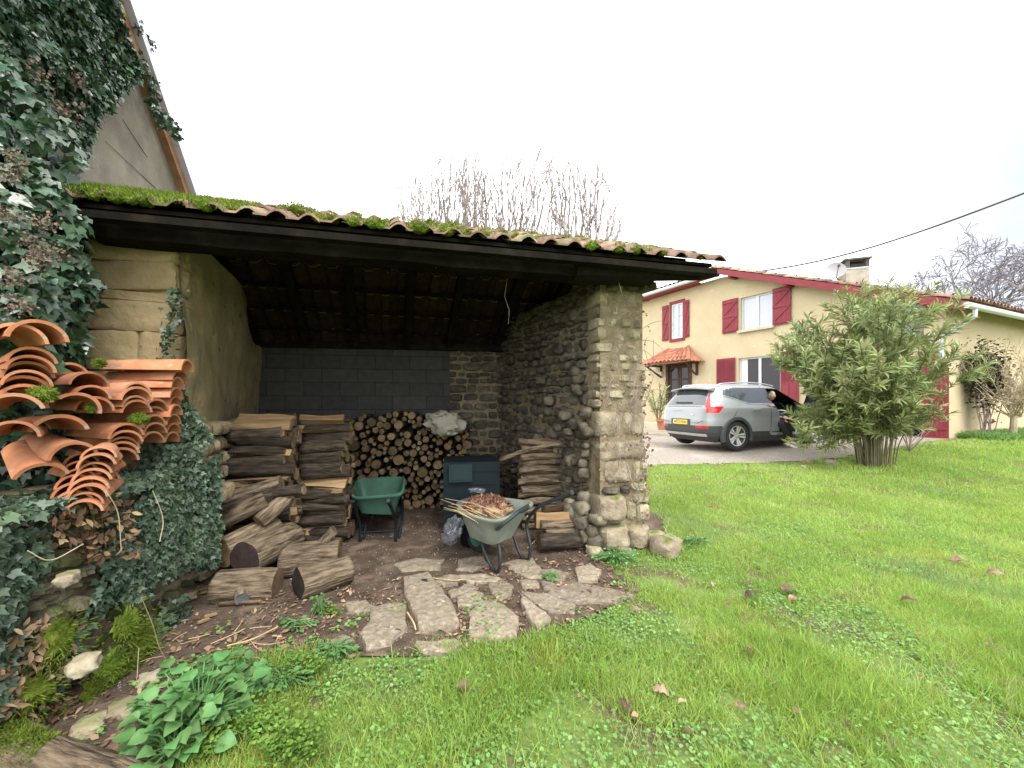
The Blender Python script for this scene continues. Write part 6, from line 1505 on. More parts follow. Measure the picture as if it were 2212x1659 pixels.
for x in (0, 2.70):
    for sg in (-1, 1):
        we = bpy.data.objects.new('wheel', None); COL.objects.link(we); ORG[we.name] = Vector((0, 0, 0)); we.parent = car; we.location = (x, sg * .80, .354); we.rotation_euler = (0, random.random() * 1.2 if x else 0, 0 if sg < 0 else math.pi); make_wheel(we)
# cabin: seats, dash, pillars seen through the open door
mb = MB()
for y in (-.38, .38):
    mb.box((1.35, y, .62), (.52, .50, .18)); mb.box((1.08, y, .95), (.16, .48, .62), tilt=(0, -.22, 0)); mb.box((1.0, y, 1.34), (.10, .26, .18), tilt=(0, -.15, 0))
mb.box((.3, 0, .7), (.5, 1.2, .3)); mb.box((.02, 0, .95), (.16, 1.2, .5), tilt=(0, -.3, 0)); mb.build('seats', M['seatblk'], car)
mb = MB(); mb.box((2.35, 0, .92), (.4, 1.5, .28)); mb.box((1.4, 0, .36), (2.2, 1.5, .06)); mb.box((2.2, .0, .6), (.5, 1.5, .5)); mb.build('dashboard', M['seatblk'], car)
mb = MB(); Mt = Matrix.Rotation(-.4, 3, 'Y')
V_ = []; mb.lathe([(.18, -.012), (.195, 0), (.18, .012), (.165, 0), (.18, -.012)], (1.98, -.38, 1.0), 24, 'X', M=Mt); mb.build('steering_wheel', M['clad'], car, smooth=True)
mb = MB(); mb.box((1.66, -.875, .385), (1.14, .07, .06)); mb.box((1.07, -.87, .72), (.06, .08, .66)); mb.build('door_sill', M['silver'], car)
# open front door, hinged at its front edge
hinge = Vector((2.27, -.92, 0)); Mo = Matrix.Rotation(R(62), 3, 'Z')
def dpt(x, z, o=0.0): q = Vector((x - 2.27, -o - (ip(3, z) - .92), 0)); q = Mo @ q; return Vector((hinge.x + q.x, hinge.y + q.y, z))
outer = []; 
def door_faces(poly, o):
    V = [dpt(x, z, o) for x, z in poly]; return V
DP = [(1.10, .42), (1.08, 1.11), (2.26, 1.11), (2.25, .62), (2.12, .42)]
V1, V2 = door_faces(DP, .0), door_faces(DP, -.10); mb = MB(); n = len(DP); mb.add(V1 + V2, [tuple(range(n))] + [(i, (i + 1) % n, (i + 1) % n + n, i + n) for i in range(n)]); fd = mb.build('front_door', M['silver'], car)
mb = MB(); V3 = door_faces([(x * .98 + .035, z * .98 + .01) for x, z in DP], -.105); mb.add(V3, [tuple(range(n))]); mb.build('door_trim', M['seatblk'], fd)
WP = [(1.10, 1.12), (1.20, 1.50), (1.60, 1.50), (2.20, 1.13)]; mb = MB(); V = door_faces(WP, -.04); mb.add(V, [(0, 1, 2, 3)]); mb.build('door_glass', M['car_glass'], fd)
mb = MB(); mb.tube(V + [V[0]], .02, 6); mb.build('window_frame', M['clad'], fd)
mb = MB(); c = dpt(2.12, 1.12, .14); rock(mb, c, (.14, .24, .16), .9, k=4, amp=.02, n=6); mb.build('door_mirror', M['silver'], fd, smooth=True)
mb = MB(); c = dpt(2.12, 1.12, .14) ; mb.box(c + Vector((-.05, .0, 0)), (.05, .18, .11), .9); mb.build('mirror_glass', M['glass_blue'], fd)
sgb = 1
mb = MB(); 
car.location = (CARP.x, CARP.y, car_z); car.rotation_euler = (0, 0, hd)
# ---- driver seated sideways, feet towards the ground
per = thing('person', 'person in a navy jumper and white shoes sitting sideways in the open driver door', 'person', (0, 0, 0))
def skin_chain(name, joints, edges, m, parent, sub=2, root=0):
    me = bpy.data.meshes.new(name); me.from_pydata([j[0] for j in joints], edges, []); me.materials.append(m)
    o = bpy.data.objects.new(name, me); COL.objects.link(o); o.parent = parent; ORG[o.name] = Vector((0, 0, 0))
    sk = o.modifiers.new('skin', 'SKIN'); sv = me.skin_vertices[0].data if me.skin_vertices else None
    if sv is None: me.skin_vertices.new() if hasattr(me.skin_vertices, 'new') else None; sv = me.skin_vertices[0].data
    for i, j in enumerate(joints): r_ = j[1]; sv[i].radius = r_ if isinstance(r_, tuple) else (r_, r_); sv[i].use_root = (i == root)
    sk.use_smooth_shade = True; ss = o.modifiers.new('sub', 'SUBSURF'); ss.levels = sub; ss.render_levels = sub
    return o
# body (car-local coordinates): hips on the seat, torso upright, legs out to -y
J = [((1.42, -.52, .76), (.15, .13)), ((1.43, -.50, .93), (.14, .11)), ((1.44, -.50, 1.10), (.16, .11)), ((1.45, -.51, 1.20), (.12, .09)), ((1.46, -.53, 1.27), (.055, .055)), ((1.47, -.55, 1.33), (.055, .055)),
     ((1.28, -.52, 1.16), (.06, .06)), ((1.24, -.62, .97), (.048, .048)), ((1.36, -.84, .90), (.036, .036)), ((1.44, -.93, .89), (.028, .028)),
     ((1.61, -.52, 1.16), (.06, .06)), ((1.66, -.62, .97), (.048, .048)), ((1.64, -.84, .88), (.036, .036)), ((1.60, -.93, .87), (.028, .028)),
     ((1.34, -.58, .74), (.085, .085)), ((1.35, -.95, .74), (.07, .07)), ((1.45, -1.0, .50), (.055, .055)), ((1.52, -1.02, .30), (.042, .042)), ((1.54, -1.02, .22), (.036, .036)),
     ((1.51, -.58, .74), (.085, .085)), ((1.56, -.92, .76), (.07, .07)), ((1.66, -.93, .52), (.055, .055)), ((1.74, -.93, .34), (.042, .042)), ((1.76, -.93, .27), (.036, .036))]
Ed = [(0, 1), (1, 2), (2, 3), (3, 4), (4, 5), (3, 6), (6, 7), (7, 8), (8, 9), (3, 10), (10, 11), (11, 12), (12, 13), (0, 14), (14, 15), (15, 16), (16, 17), (17, 18), (0, 19), (19, 20), (20, 21), (21, 22), (22, 23)]
skin_chain('body', J, Ed, M['skin'], per)
def off(js, idx, g_): return [(js[i][0], tuple(r_ * g_ for r_ in js[i][1])) for i in idx]
skin_chain('jumper', off(J, [0, 1, 2, 3, 6, 7, 8, 10, 11, 12], 1.16), [(0, 1), (1, 2), (2, 3), (3, 4), (4, 5), (5, 6), (3, 7), (7, 8), (8, 9)], M['navy'], per)
skin_chain('trousers', off(J, [0, 14, 15, 16, 17, 19, 20, 21, 22], 1.18), [(0, 1), (1, 2), (2, 3), (3, 4), (0, 5), (5, 6), (6, 7), (7, 8)], M['trouser'], per)
# head: skull, jaw, nose; hair and cap shape
mb = MB(); V, Fc = CS[10]; hc = Vector((1.48, -.59, 1.43)); out_ = []
for p in V:
    q = p.normalized(); sx_, sy_, sz_ = .078, .098, .115
    if q.z < -.2: sx_ *= 1 - .28 * (-q.z - .2); sy_ *= 1 - .1 * (-q.z)
    r_ = Vector((q.x * sx_, q.y * sy_, q.z * sz_))
    if q.y < -.9 and -.35 < q.z < .15: r_.y -= .022 * (1 - abs(q.x) * 5 if abs(q.x) < .2 else 0)      # nose towards -y
    out_.append(hc + r_)
mb.add(out_, Fc); head = mb.build('head', M['skin'], per, smooth=True)
mb = MB()
for sg in (-1, 1): mb.lathe([(.001, .008), (.008, .006), (.011, 0)], hc + Vector((sg * .03, -.092, .012)), 8, 'Y'); 
mb.box(hc + Vector((0, -.093, -.05)), (.042, .008, .010)); mb.build('eyes_mouth', M['cut_dk'], head)
mb = MB()
for sg in (-1, 1): rock(mb, hc + Vector((sg * .080, .0, 0)), (.018, .035, .055), k=2.5, amp=.05)
mb.build('ear', M['skin'], head, smooth=True)
mb = MB(); out_ = []
for p in V:
    q = p.normalized(); r_ = Vector((q.x * .090, q.y * .110 + .012, q.z * .120 + .016)) * (1 + .05 * noise.noise(q * 6))
    if q.y < -.25 and q.z < .45: r_ = Vector((q.x * .07, q.y * .085, q.z * .10))
    out_.append(hc + r_)
mb.add(out_, Fc); mb.build('hair', M['hair'], per, smooth=True)
# hands with five fingers each
def hand(w_, d, side):
    d = Vector(d).normalized(); up = Vector((0, 0, 1)); sd_ = d.cross(up).normalized() * side; js = [(tuple(w_), (.024, .018)), (tuple(w_ + d * .045), (.036, .016)), (tuple(w_ + d * .085), (.036, .014))]; ed = [(0, 1), (1, 2)]
    for k, (o_, L_) in enumerate(((-.030, .058), (-.010, .072), (.010, .076), (.030, .066))):
        b0 = w_ + d * .088 + sd_ * o_; a = len(js); js += [(tuple(b0), .0105), (tuple(b0 + d * L_ * .5 - up * .008), .0090), (tuple(b0 + d * L_ * .85 - up * L_ * .45), .0075)]; ed += [(2, a), (a, a + 1), (a + 1, a + 2)]
    a = len(js); tb_ = w_ + d * .03 + sd_ * .035; js += [(tuple(tb_), .013), (tuple(tb_ + d * .03 + sd_ * .02 - up * .01), .011), (tuple(tb_ + d * .055 + sd_ * .022 - up * .02), .008)]; ed += [(0, a), (a, a + 1), (a + 1, a + 2)]
    return skin_chain('hand', js, ed, M['skin'], per, sub=1)
hand(Vector((1.44, -.93, .885)), (.5, -.8, -.15), 1); hand(Vector((1.60, -.93, .865)), (-.1, -1, -.15), -1)
for (x, y, z, yaw, pit) in ((1.54, -1.03, .20, R(-38), -.42), (1.77, -.94, .24, R(-30), -.40)):
    mb = MB(); V, Fc = CS[6]; Mr = Matrix.Rotation(yaw, 3, 'Z') @ Matrix.Rotation(-pit, 3, 'Y'); out_ = []
    for p in V:
        q = p.normalized(); k = abs(p.x) ** 3 + abs(p.y) ** 3 + abs(p.z) ** 3; q = p / k ** (1 / 3); zt = .040 * (1 - .35 * max(0, q.x)); v = Vector((q.x * .135, q.y * .046 * (1 - .15 * abs(q.x)), q.z * (zt if q.z > 0 else .028)))
        out_.append(Vector((x, y, z)) + Mr @ (v + Vector((.065, 0, -.01))))
    mb.add(out_, Fc); mb.build('shoe', M['shoe'], per, smooth=True)
per.location = car.location + Vector((0, 0, -.10)); per.rotation_euler = car.rotation_euler
# ================================================================ shrubs, trees, weeds
random.seed(33)
def whip(a, d, L, n, wob, up=.0):
    pts_ = [Vector(a)]; d = Vector(d).normalized()
    for i in range(n):
        d = (d + Vector((random.gauss(0, wob), random.gauss(0, wob), random.gauss(0, wob) + up))).normalized(); pts_.append(pts_[-1] + d * L / n)
    return pts_, d
# big oleander
gb = G(1888, 1004); ol = thing('oleander_bush', 'large bushy oleander standing between the car and garage door', 'bush', tuple(gb))
mb = MB(); lp_, lt, ln_, ls = [], [], [], []
Hh = 3.62
def olea_leafs(pts_, dens, sz=(.12, .21)):
    m_ = len(pts_)
    for i in range(m_ - 1):
        a, b = pts_[i], pts_[i + 1]; d = (b - a).normalized()
        for k in range(dens):
            p = a.lerp(b, random.random()); r_ = Vector((random.gauss(0, 1), random.gauss(0, 1), random.gauss(0, 1))); r_ -= d * r_.dot(d); r_.normalize()
            t_ = (d * random.uniform(.5, 1.1) + r_ * .8); lp_.append(tuple(p)); lt.append(tuple(t_)); ln_.append(tuple(d - r_ * .4)); ls.append(random.uniform(*sz))
cx0 = gb.x
for k in range(62):
    a = random.uniform(0, 6.28); rr = random.random() ** .6; foot = gb + Vector((math.cos(a) * .34 * rr, math.sin(a) * .30 * rr, -.03))
    tgt = Vector((math.cos(a) * rr * 1.06 - .20 + .12 * random.random(), math.sin(a) * rr * 1.1, Hh * random.uniform(.45, 1.0) * (1 - .30 * rr ** 2)))
    p1 = foot + Vector((tgt.x * .12, tgt.y * .12, tgt.z * .34)); p2 = foot + Vector((tgt.x * .55, tgt.y * .55, tgt.z * .7)); p3 = foot + tgt
    q = catm([foot, p1, p2, p3], 5); mb.tube(q, [.0115 - .007 * i / len(q) for i in range(len(q))], 5)
    olea_leafs(q[7:], 6)
    for j in range(random.randint(6, 9)):
        i = random.randint(6, len(q) - 1); dd = Vector((math.cos(a) + random.gauss(0, .8), math.sin(a) + random.gauss(0, .8), random.uniform(.15, 1.3)))
        s_, _ = whip(q[i], dd, random.uniform(.28, .55), 5, .14, .05); mb.tube(s_, [.008, .007, .006, .005, .004, .003], 4); olea_leafs(s_[1:], 7)
for (dx, dy, Y) in ((1665, 765, 8.0), (1730, 965, 7.6), (1700, 955, 7.7), (1715, 900, 7.6), (1750, 930, 7.6), (1780, 970, 7.6), (1990, 900, 7.9), (1960, 930, 7.7), (1860, 612, 8.2), (1920, 610, 8.2), (1830, 940, 7.6), (1930, 940, 7.6), (1880, 900, 7.4), (1665, 740, 8.2), (1720, 920, 7.7), (1760, 690, 8.2), (2030, 790, 8.1), (2015, 745, 8.2), (1995, 830, 7.9), (1740, 880, 7.7), (1830, 625, 8.2), (1900, 612, 8.2), (1960, 650, 8.2), (1690, 770, 8.1)):
    e = P(dx, dy, Y); s0_ = gb.lerp(e, .35) + Vector((0, 0, .5)); q = catm([gb + Vector((random.uniform(-.2, .2), 0, 0)), s0_, e], 8); mb.tube(q, [.014 - .010 * i / len(q) for i in range(len(q))], 4); olea_leafs(q[8:], 14)
    for j in range(5):
        s_, _ = whip(q[random.randint(8, 15)], (random.gauss(0, 1), random.gauss(0, .6), random.uniform(0, 1)), .4, 4, .15); mb.tube(s_, .005, 4); olea_leafs(s_, 8)
mb.build('stems', M['stem'], ol)
N = len(lp_); np_cloud('leaves', LAN_V, LAN_F, lp_, lt, ln_, np.array(ls), M['oleander'], ol, widths=np.array(ls) * .17)
# sparse young oleander stems at its right foot
f2 = G(1965, 975); l2 = thing('young_shrub', 'sparse young shrub with bare stems right of the big oleander', 'shrub', tuple(f2)); mb = MB(); lp_, lt, ln_, ls = [], [], [], []
for k in range(9):
    s_, d = whip(f2, (random.gauss(0, .45), random.gauss(0, .3), 1), random.uniform(.8, 1.5), 7, .10); mb.tube(s_, [.014, .012, .011, .009, .008, .006, .005, .004], 5); olea_leafs(s_[5:], 5)
mb.build('stems', M['twig'], l2); np_cloud('leaves', LAN_V, LAN_F, lp_, lt, ln_, np.array(ls), M['oleander'], l2, widths=np.array(ls) * .17)
# small oleander in the pot
lp_, lt, ln_, ls = [], [], [], []; mb = MB(); pot = bpy.data.objects['plant_pot']; pb = Vector(pot.location) + Vector((-.15, -.1, .1))
ps = thing('potted_oleander', 'slim oleander growing in the terracotta pot beside the pillar', 'shrub', tuple(pb))
for k in range(11):
    s_, d = whip(pb, (random.gauss(-.05, .28), random.gauss(0, .2), 1), random.uniform(.8, 1.5), 7, .07); mb.tube(s_, .009, 5); olea_leafs(s_[2:], 7, (.13, .20))
mb.build('stems', M['stem'], ps); np_cloud('leaves', LAN_V, LAN_F, lp_, lt, ln_, np.array(ls), M['oleander'], ps, widths=np.array(ls) * .17)
# bare pollard trees behind the shed
def pollard(dx, base_dy, Y, fans, lab):
    hd_ = P(dx, base_dy, Y); t = thing('pollard_tree', lab, 'tree', (hd_.x, hd_.y, gz(hd_.x, hd_.y)))
    mb = MB(); mb.tube(catm([(hd_.x + .1, hd_.y, .0), (hd_.x + .03, hd_.y, hd_.z * .5), (hd_.x, hd_.y, hd_.z)]), [.20] * 6 + [.17] * 6 + [.2], 10); mb.build('trunk', M['bark'], t)
    mb = MB()
    for (x0, x1, ytop, n_) in fans:
        for k in range(n_):
            tx = x0 + (x1 - x0) * (k + random.uniform(.1, .9)) / n_; e = P(tx, ytop(tx) + random.uniform(-14, 46) , Y + random.uniform(-.8, .8))
            st = hd_ + Vector((random.uniform(-.25, .25) + (e.x - hd_.x) * .55, random.uniform(-.25, .25), random.uniform(-.1, .15)))
            L_ = (e - st).length; midp = st.lerp(e, .45) + Vector(((e.x - st.x) * .16, 0, 0)); q = catm([st, midp, e], 6)
            q = [p + Vector((random.gauss(0, .012), random.gauss(0, .012), 0)) for p in q]; r0 = .017 + .008 * random.random(); mb.tube(q, [r0 * (1 - .68 * i / len(q)) for i in range(len(q))], 5)
            for j in range(random.randint(3, 7)):
                i = random.randint(3, len(q) - 2); d = (q[i + 1] - q[i]).normalized(); s_, _ = whip(q[i], d + Vector((random.choice([-1, 1]) * random.uniform(.25, .55), random.gauss(0, .3), .1)), random.uniform(.25, .7), 4, .05, .06); mb.tube(s_, [.009, .0085, .008, .007, .006], 4)
    mb.build('shoots', mat('shoot_bark', [(.3, (.19, .16, .155)), (.7, (.34, .295, .285))], scale=5, bump=0, rndv=.4), t); return t
def yt(x):
    if x < 984: return 408 - (x - 850) * .62
    if x < 1300: return 342 + 10 * math.sin(x * .09)
    return 355 + (x - 1300) * 2.3
pollard(965, 575, 8.4, [(850, 950, yt, 22), (940, 1050, yt, 20)], 'bare pollard with slender shoots, leftmost above the roof')
pollard(1085, 575, 8.7, [(985, 1200, yt, 42)], 'bare pollard with dense upright shoots in the middle above the roof')
pollard(1245, 545, 8.2, [(1175, 1350, yt, 34), (1300, 1372, lambda x: 500 - (x - 1372) * .4, 4)], 'bare pollard with shoots fanning wide above the roof tiles')
# big bare tree far right
def grow(mb, a, d, L, r_, lev, mx):
    n = 4; pts_, dn = whip(a, d, L, n, .10 + .02 * lev, .02 if lev < 3 else 0.0); mb.tube(pts_, [max(.032, r_ * (1 - .35 * i / n)) for i in range(n + 1)], 6 if lev < 3 else (4 if lev < 5 else 3), cap=False)
    if lev >= mx: return
    for k in range(3 if lev < 2 else random.choice([2, 3, 3])):
        ax = Vector((random.gauss(0, 1), random.gauss(0, 1), random.gauss(0, .4))); dd = (dn + ax.normalized() * random.uniform(.38, .75)).normalized(); grow(mb, pts_[-1 - (k > 1 and 1 or 0)], dd, L * random.uniform(.66, .84), r_ * .60, lev + 1, mx)
bt = G(2100, 901.0); Yb = 44; bx = (2118 - CX) / F * Yb; tr = thing('bare_tree', 'large bare winter tree with a rounded crown beyond the garage roof', 'tree', (bx, Yb, .5))
mb = MB(); random.seed(12)
mb.tube([(bx, Yb, 0), (bx, Yb, 4), (bx + .2, Yb, 7)], [.75, .6, .5], 10); mb.build('trunk', M['twig_far'], tr)
mb = MB()
for k in range(8):
    a = 2 * math.pi * k / 8 + .3; grow(mb, Vector((bx + .2, Yb, 6.2 + .25 * k)), Vector((math.cos(a) * .85, math.sin(a) * .6, .75 + .15 * (k % 3))), 3.9, .26, 1, 7)
mb.build('crown', M['twig_far'], tr)
# more distant bare tree just outside on the right
# pale twiggy shrub by the garage side wall
g3 = G(2188, 948); sh = thing('twiggy_shrub', 'pale leafless shrub with dense fine twigs at the right edge', 'shrub', tuple(g3)); mb = MB(); random.seed(4)
for k in range(34):
    d = Vector((random.gauss(.0, .75), random.gauss(0, .45), random.uniform(.5, 1.1))); q, dn = whip(g3 + Vector((random.uniform(-.1, .2), 0, .55)), d, random.uniform(1.0, 1.9), 8, .09, .05); mb.tube(q, [.013 - .0011 * i for i in range(9)], 4, cap=False)
    for j in range(22):
        i = random.randint(2, 8); s_, dn2 = whip(q[i], dn + Vector((random.gauss(0, .55), random.gauss(0, .45), random.gauss(.15, .35))), random.uniform(.25, .6), 4, .12, .03); mb.tube(s_, [.0055, .005, .004, .0035, .003], 3, cap=False)
mb.tube([g3, g3 + Vector((.03, 0, .6))], [.07, .06], 8)
mb.build('twigs', M['twig_pale'], sh)
# dark creeper clump on the wall
cw = P(2128, 815, 10.2); cr = thing('wall_creeper', 'dark evergreen creeper clump on the garage side wall', 'creeper', (cw.x, cw.y, .6)); lp_, lt, ln_, ls = [], [], [], []
for k in range(2600):
    d = Vector((random.gauss(0, 1), random.gauss(0, 1), random.gauss(0, 1))).normalized(); z = random.uniform(-1, 1); rr = .36 if z > .1 else .36 * (1 + z * .5); z = random.gauss(.05, .42); wd_ = .24 * (1 + .45 * max(-1, min(.4, z))); lp_.append((cw.x + random.gauss(0, wd_), cw.y + random.gauss(0, .12), cw.z + z * .8)); lt.append((d.x, d.y, -.6)); ln_.append(tuple(d)); ls.append(random.uniform(.05, .09))
np_cloud('leaves', IVY_V, IVY_F, lp_, lt, ln_, np.array(ls), mat('dark_creeper', [(.3, (.035, .038, .02)), (.7, (.09, .08, .05))], scale=3, bump=0, rndv=.8), cr)
mb = MB()
for k in range(14): q, _ = whip(Vector((cw.x + random.uniform(-.15, .2), cw.y, .55)), (random.gauss(0, .12), 0, 1), 1.2, 6, .06); mb.tube(q, .012, 4)
mb.build('stems', M['twig'], cr)
# dry hydrangea
hb = G(2125, 938); hy = thing('dry_hydrangea', 'dried brown flower heads of a shrub at the garage wall foot', 'shrub', tuple(hb)); mb = MB(); lp_ = []
for k in range(30):
    q, _ = whip(hb, (random.gauss(0, .6), random.gauss(0, .3), 1), random.uniform(.25, .6), 4, .1); mb.tube(q, .005, 4)
    for j in range(60): d = Vector((random.gauss(0, 1), random.gauss(0, 1), random.gauss(0, 1))).normalized(); lp_.append(tuple(q[-1] + d * .05))
mb.build('stems', M['twig'], hy); N = len(lp_); np_cloud('flower_heads', RND_V, RND_F, lp_, RNG.normal(size=(N, 3)), RNG.normal(size=(N, 3)), np.full(N, .035), mat('dry_flower', [(.3, (.13, .05, .045)), (.7, (.26, .12, .10))], scale=6, bump=0, rndv=.7), hy)
mb = MB(); c = G(2082, 944); mb.lathe([(.001, 0), (.08, 0), (.11, .16), (.12, .17), (.10, .17), (.001, .14)], c, 18); o = mb.build('plant_pot', M['terracotta'], smooth=True); tag(o, 'small terracotta pot at the foot of the red garage door', 'pot')
for (dx, dy, s_, lb) in ((1745, 1000, .16, 'pale round stone at the lawn edge left of the oleander'), (1795, 1004, .15, 'second pale stone at the lawn edge, nearer the oleander'), (1735, 1012, .07, 'little stone in the grass before the drive edge'), (2097, 946, .14, 'pale stone lying right of the garage door foot')):
    c = G(dx, dy); mb = MB(); rock(mb, c + Vector((0, 0, .03)), (s_ * 1.5, s_ * 1.2, s_), .4, k=2.8, amp=.2, n=6); o = mb.build('rock', M['pale_stone'], smooth=True); tag(o, lb, 'stone')
# bank of longer green at the right wall foot
def bank(x, y): return (x - 11.4) * .43 - .9 < y - 10.0 < (x - 11.4) * .43 + .1 and x > 11.6
q = scatter(60000, 11.6, 17, 9, 12.8, bank); N = len(q); q[:, 2] += 0
g = np_cloud('verge_grass', BLD_V, BLD_F, q, np.stack([RNG.normal(0, .5, N), RNG.normal(0, .5, N), np.ones(N)], 1), RNG.normal(size=(N, 3)), .10 + .14 * RNG.random(N), M['clover'], widths=np.full(N, .02)); tag(g, 'longer dark grass along the foot of the garage side wall', 'grass', kind='stuff')
# ---- weeds in the left foreground
def broad_weed(dx, dy, n, Ls, lab, m='weed', grp=None, spread=.5, hgt=.22):
    c = G(dx, dy); t = thing('broadleaf_weed', lab, 'weed', tuple(c), grp); a_, b_, c_, s_ = [], [], [], []; mb = MB()
    for k in range(n):
        an = random.uniform(0, 6.28); e = c + Vector((math.cos(an) * random.uniform(.02, spread), math.sin(an) * random.uniform(.02, spread) * .8, random.uniform(.3, 1) * hgt)); q = catm([c + Vector((random.uniform(-.05, .05), random.uniform(-.05, .05), 0)), c.lerp(e, .5) + Vector((0, 0, .04)), e], 4); mb.tube(q, .0035, 4)
        L_ = random.uniform(*Ls); a_.append(tuple(e)); b_.append((math.cos(an) + random.gauss(0, .3), math.sin(an) + random.gauss(0, .3), random.uniform(-.3, .5))); c_.append((random.gauss(0, .35), random.gauss(-.15, .35), 1)); s_.append(L_)
    mb.build('stems', M['weed'], t); np_cloud('leaves', BRD_V, BRD_F, a_, b_, c_, np.array(s_), M[m], t, smooth=True, widths=np.array(s_) * random.uniform(.75, 1.0)); return t
broad_weed(430, 1590, 150, (.035, .075), 'broad leaved green weed clump nearest the corner log', spread=.24, hgt=.26)
broad_weed(480, 1530, 95, (.03, .06), 'leafy weed clump just behind the nearest clump', spread=.20, hgt=.20)
broad_weed(385, 1650, 36, (.05, .085), 'large leaved dock at the bottom edge by the trunk', spread=.18, hgt=.24)
broad_weed(610, 1490, 60, (.02, .04), 'small leafy weed in the middle of the left foreground', spread=.16, hgt=.12)
broad_weed(720, 1425, 60, (.018, .034), 'low weed growing below the ochre paving stone', spread=.15, hgt=.09)
broad_weed(640, 1360, 26, (.02, .045), 'flat rosette weed on the bare earth', spread=.13, hgt=.06)
broad_weed(1330, 1215, 120, (.015, .03), 'spreading weed at the foot of the stone pillar', spread=.26, hgt=.10, m='clover')
broad_weed(1500, 1180, 26, (.03, .06), 'ivy like weed right of the pillar stones', spread=.16, hgt=.10)
broad_weed(1190, 1255, 50, (.012, .022), 'tiny leaved weed between the paving stones on the right', spread=.09, hgt=.05, m='clover')
broad_weed(690, 1330, 18, (.02, .035), 'upright little weed beside the tan stone', spread=.06, hgt=.14)
def spurge(dx, dy, n, lab, w_=.13, h_=.2):
    c = G(dx, dy); t = thing('spurge', lab, 'weed', tuple(c)); a_, b_, c_, s_ = [], [], [], []; mb = MB()
    for k in range(n):
        e = c + Vector((random.gauss(0, w_ * .5), random.gauss(0, w_ * .4), h_ * random.uniform(.5, 1.0))); q = catm([c + Vector((random.gauss(0, .03), random.gauss(0, .03), 0)), c.lerp(e, .5), e], 3); mb.tube(q, .0025, 4)
        for j in range(16):
            p = q[random.randint(2, len(q) - 1)]; an = random.uniform(0, 6.28); a_.append(tuple(p + Vector((random.gauss(0, .012), random.gauss(0, .012), random.gauss(0, .012))))); b_.append((math.cos(an), math.sin(an), .3)); c_.append((random.gauss(0, .4), random.gauss(0, .4), 1)); s_.append(random.uniform(.010, .022))
    mb.build('stems', M['lime'], t); np_cloud('leaves', RND_V, RND_F, a_, b_, c_, np.array(s_), M['lime'], t, widths=np.array(s_) * .9)
spurge(630, 1655, 110, 'lime green spurge clump at the bottom edge'); spurge(655, 1475, 60, 'lime green spurge behind the leafy weeds', .12, .14); spurge(500, 1470, 34, 'lime green spurge beside the bare earth', .10, .16); spurge(560, 1600, 50, 'lime spurge between the broad leaved clumps', .12, .16); spurge(720, 1330, 14, 'short yellow green sprout at the paving edge', .05, .06); spurge(430, 1640, 40, 'lime spurge under the large leaved dock', .1, .12)
# ---- fallen leaves and sticks on the lawn
def dleaf(dx, dy, s_, lab, grp=None, lobed=False, yaw=None, flat_=False, up=.05):
    s_ *= .66; up *= .8; c = G(dx, dy); mb = MB(); n = 9; V = []; Fs = []
    for i in range(n + 1):
        t = i / n; w_ = math.sin(math.pi * min(1, t * 1.02)) ** .7 * .36 * (1 + (.45 * math.sin(t * 19) if lobed else .06 * math.sin(t * 30)))
        cu = .16 * math.sin(t * 3.1) + random.gauss(0, .015)
        for j, sx_ in enumerate((-1, -.5, 0, .5, 1)): V.append(Vector(((t - .5), sx_ * max(.004, w_), cu + abs(sx_) * (.16 + .08 * math.sin(t * 7)) * w_ * 2)) * s_)
    for i in range(n):
        for j in range(4): Fs.append((i * 5 + j, i * 5 + j + 1, i * 5 + 6 + j, i * 5 + 5 + j))
    mb.add(V, Fs); mb.tube([Vector((-.5, 0, 0)) * s_, Vector((-.68, .03, .05)) * s_], s_ * .012, 4)
    o = mb.build('fallen_leaf', M['deadleaf'], smooth=True, local=True); place(o, c + Vector((0, 0, up)), (random.uniform(-.4, .4), random.uniform(-.3, .3), random.random() * 6 if yaw is None else yaw)); tag(o, lab, 'leaf', grp); return o
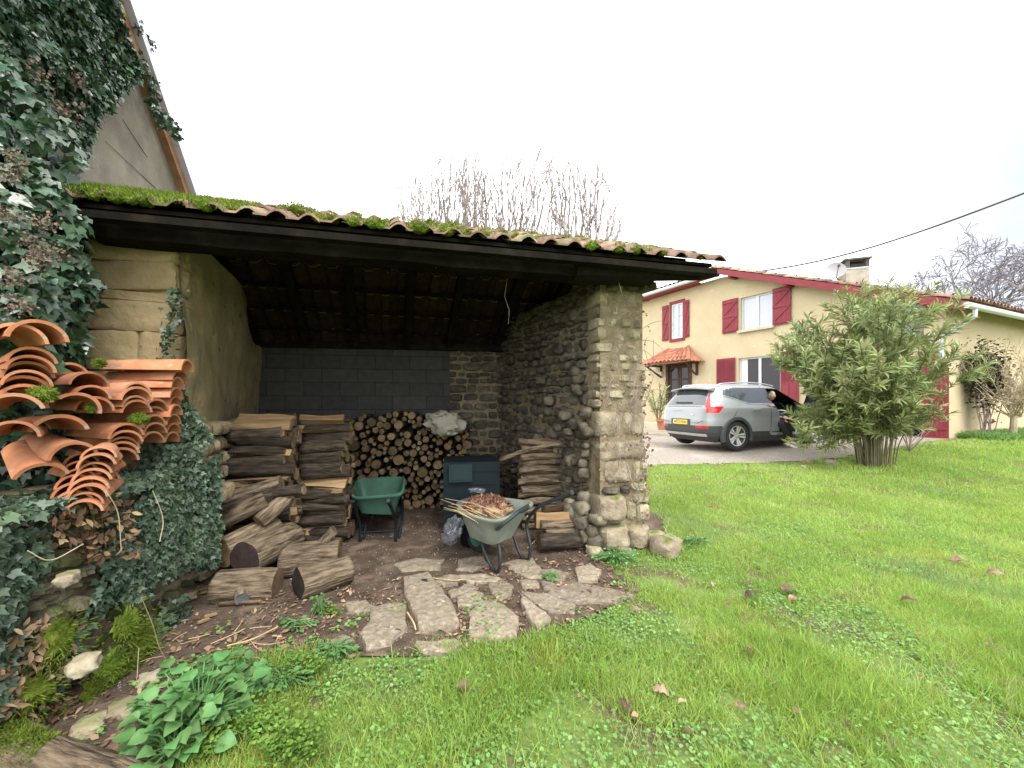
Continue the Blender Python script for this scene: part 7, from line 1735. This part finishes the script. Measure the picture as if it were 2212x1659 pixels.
for a in ((1352, 1540, .13, 'upright curled brown leaf near the bottom centre', True, 1.5), (1426, 1512, .13, 'pinkish lobed leaf right of the upright curled leaf', True, 2.6), (1965, 1311, .16, 'long tan leaf lying alone at the right of the lawn', False, -.7), (2072, 1222, .22, 'wide curled tan leaf near the right edge', False, .1), (2150, 1250, .16, 'pale leaf right of the wide curled leaf', False, -.6), (2018, 1226, .09, 'orange leaf left of the wide curled leaf', False, .3), (1628, 1298, .20, 'twisted grey brown leaf in the middle of the lawn', False, .1), (1705, 1289, .20, 'dark twisted leaf beside the grey brown one', False, 0), (1712, 1305, .10, 'small grey leaf under the dark twisted leaf', False, 0), (1540, 1273, .08, 'brown leaf left of the lobed grey leaf', False, 1), (1616, 1270, .09, 'lobed grey leaf above the twisted leaves', True, 1.4), (1002, 1502, .12, 'pinkish brown leaf on the near lawn below the paving', False, 0), (1050, 1375, .06, 'dark red leaf at the lower edge of the paving', False, 1), (1375, 1330, .09, 'brown leaf at the right of the paving', True, .3), (1475, 1535, .07, 'yellowish leaf beside the pinkish lobed leaf', False, 0), (1620, 1420, .10, 'small brown leaf half hidden in the mid lawn', False, 1), (1825, 1300, .07, 'reddish leaf left of the long tan leaf', False, 1.5), (1722, 1555, .07, 'mauve leaf low in the lawn', False, .4), (1600, 1545, .09, 'dark leaf near the mauve leaf', False, .2), (1690, 1330, .04, 'tiny pale leaf in the middle of the lawn', False, 0), (955, 1380, .10, 'dark brown leaf against the socketed flagstone', False, 0), (1235, 1215, .07, 'small yellow leaf near the foot of the log stack', False, 1.2), (1210, 1225, .10, 'brown leaf on the earth before the log stack', False, .3), (1480, 1090, .06, 'pinkish leaf on the lawn right of the pillar', False, 0), (860, 1375, .07, 'dark curled leaf on the lichen covered rock', False, 0), (680, 1222, .06, 'red brown leaf on the shed floor', False, 0)):
    dleaf(*a[:4], lobed=a[4], yaw=a[5])
random.seed(77); k = 0
while k < 46:
    dx, dy = random.uniform(1050, 2200), 1010 + 600 * random.random() ** 1.4
    c = G(dx, dy)
    if not on_lawn(c.x, c.y): continue
    dleaf(dx, dy, random.uniform(.03, .06), 'tiny brown fallen leaf scattered in the lawn grass', 'tiny leaves in the lawn', up=.04); k += 1
for pl, lb in (([(930, 1262), (975, 1268), (1005, 1266)], 'straight straw stalk lying across the paving joint'), ([(880, 1340), (893, 1362), (898, 1378)], 'bent dry reed at the left of the socketed flagstone'), ([(1052, 1200), (1068, 1188), (1080, 1172)], None), ([(490, 1415), (545, 1400), (600, 1372)], 'thin white stick on the bare earth'), ([(1140, 1195), (1155, 1180), (1165, 1165)], 'pale straw beside the bottom log by the pillar')):
    if not lb: continue
    mb = MB(); mb.tube(catm([G(a, b) + Vector((0, 0, .055)) for a, b in pl], 4), .005, 5); o = mb.build('dry_stick', M['straw']); tag(o, lb, 'stick')
random.seed(9)
for k in range(34):
    dx, dy = random.uniform(330, 720), random.uniform(1340, 1500)
    c = G(dx, dy)
    if not on_earth(c.x, c.y): continue
    mb = MB(); q, _ = whip(c + Vector((0, 0, .03)), (random.gauss(0, 1), random.gauss(0, .7), .02), random.uniform(.06, .2), 4, .12); mb.tube(q, .0022, 4); o = mb.build('dry_stick', M['straw']); tag(o, 'thin dry stalk lying on the bare earth by the low wall', 'stick', 'dry stalks on the bare earth')
print('objects', len(bpy.data.objects), 'polys', sum(len(m.polygons) for m in bpy.data.meshes))
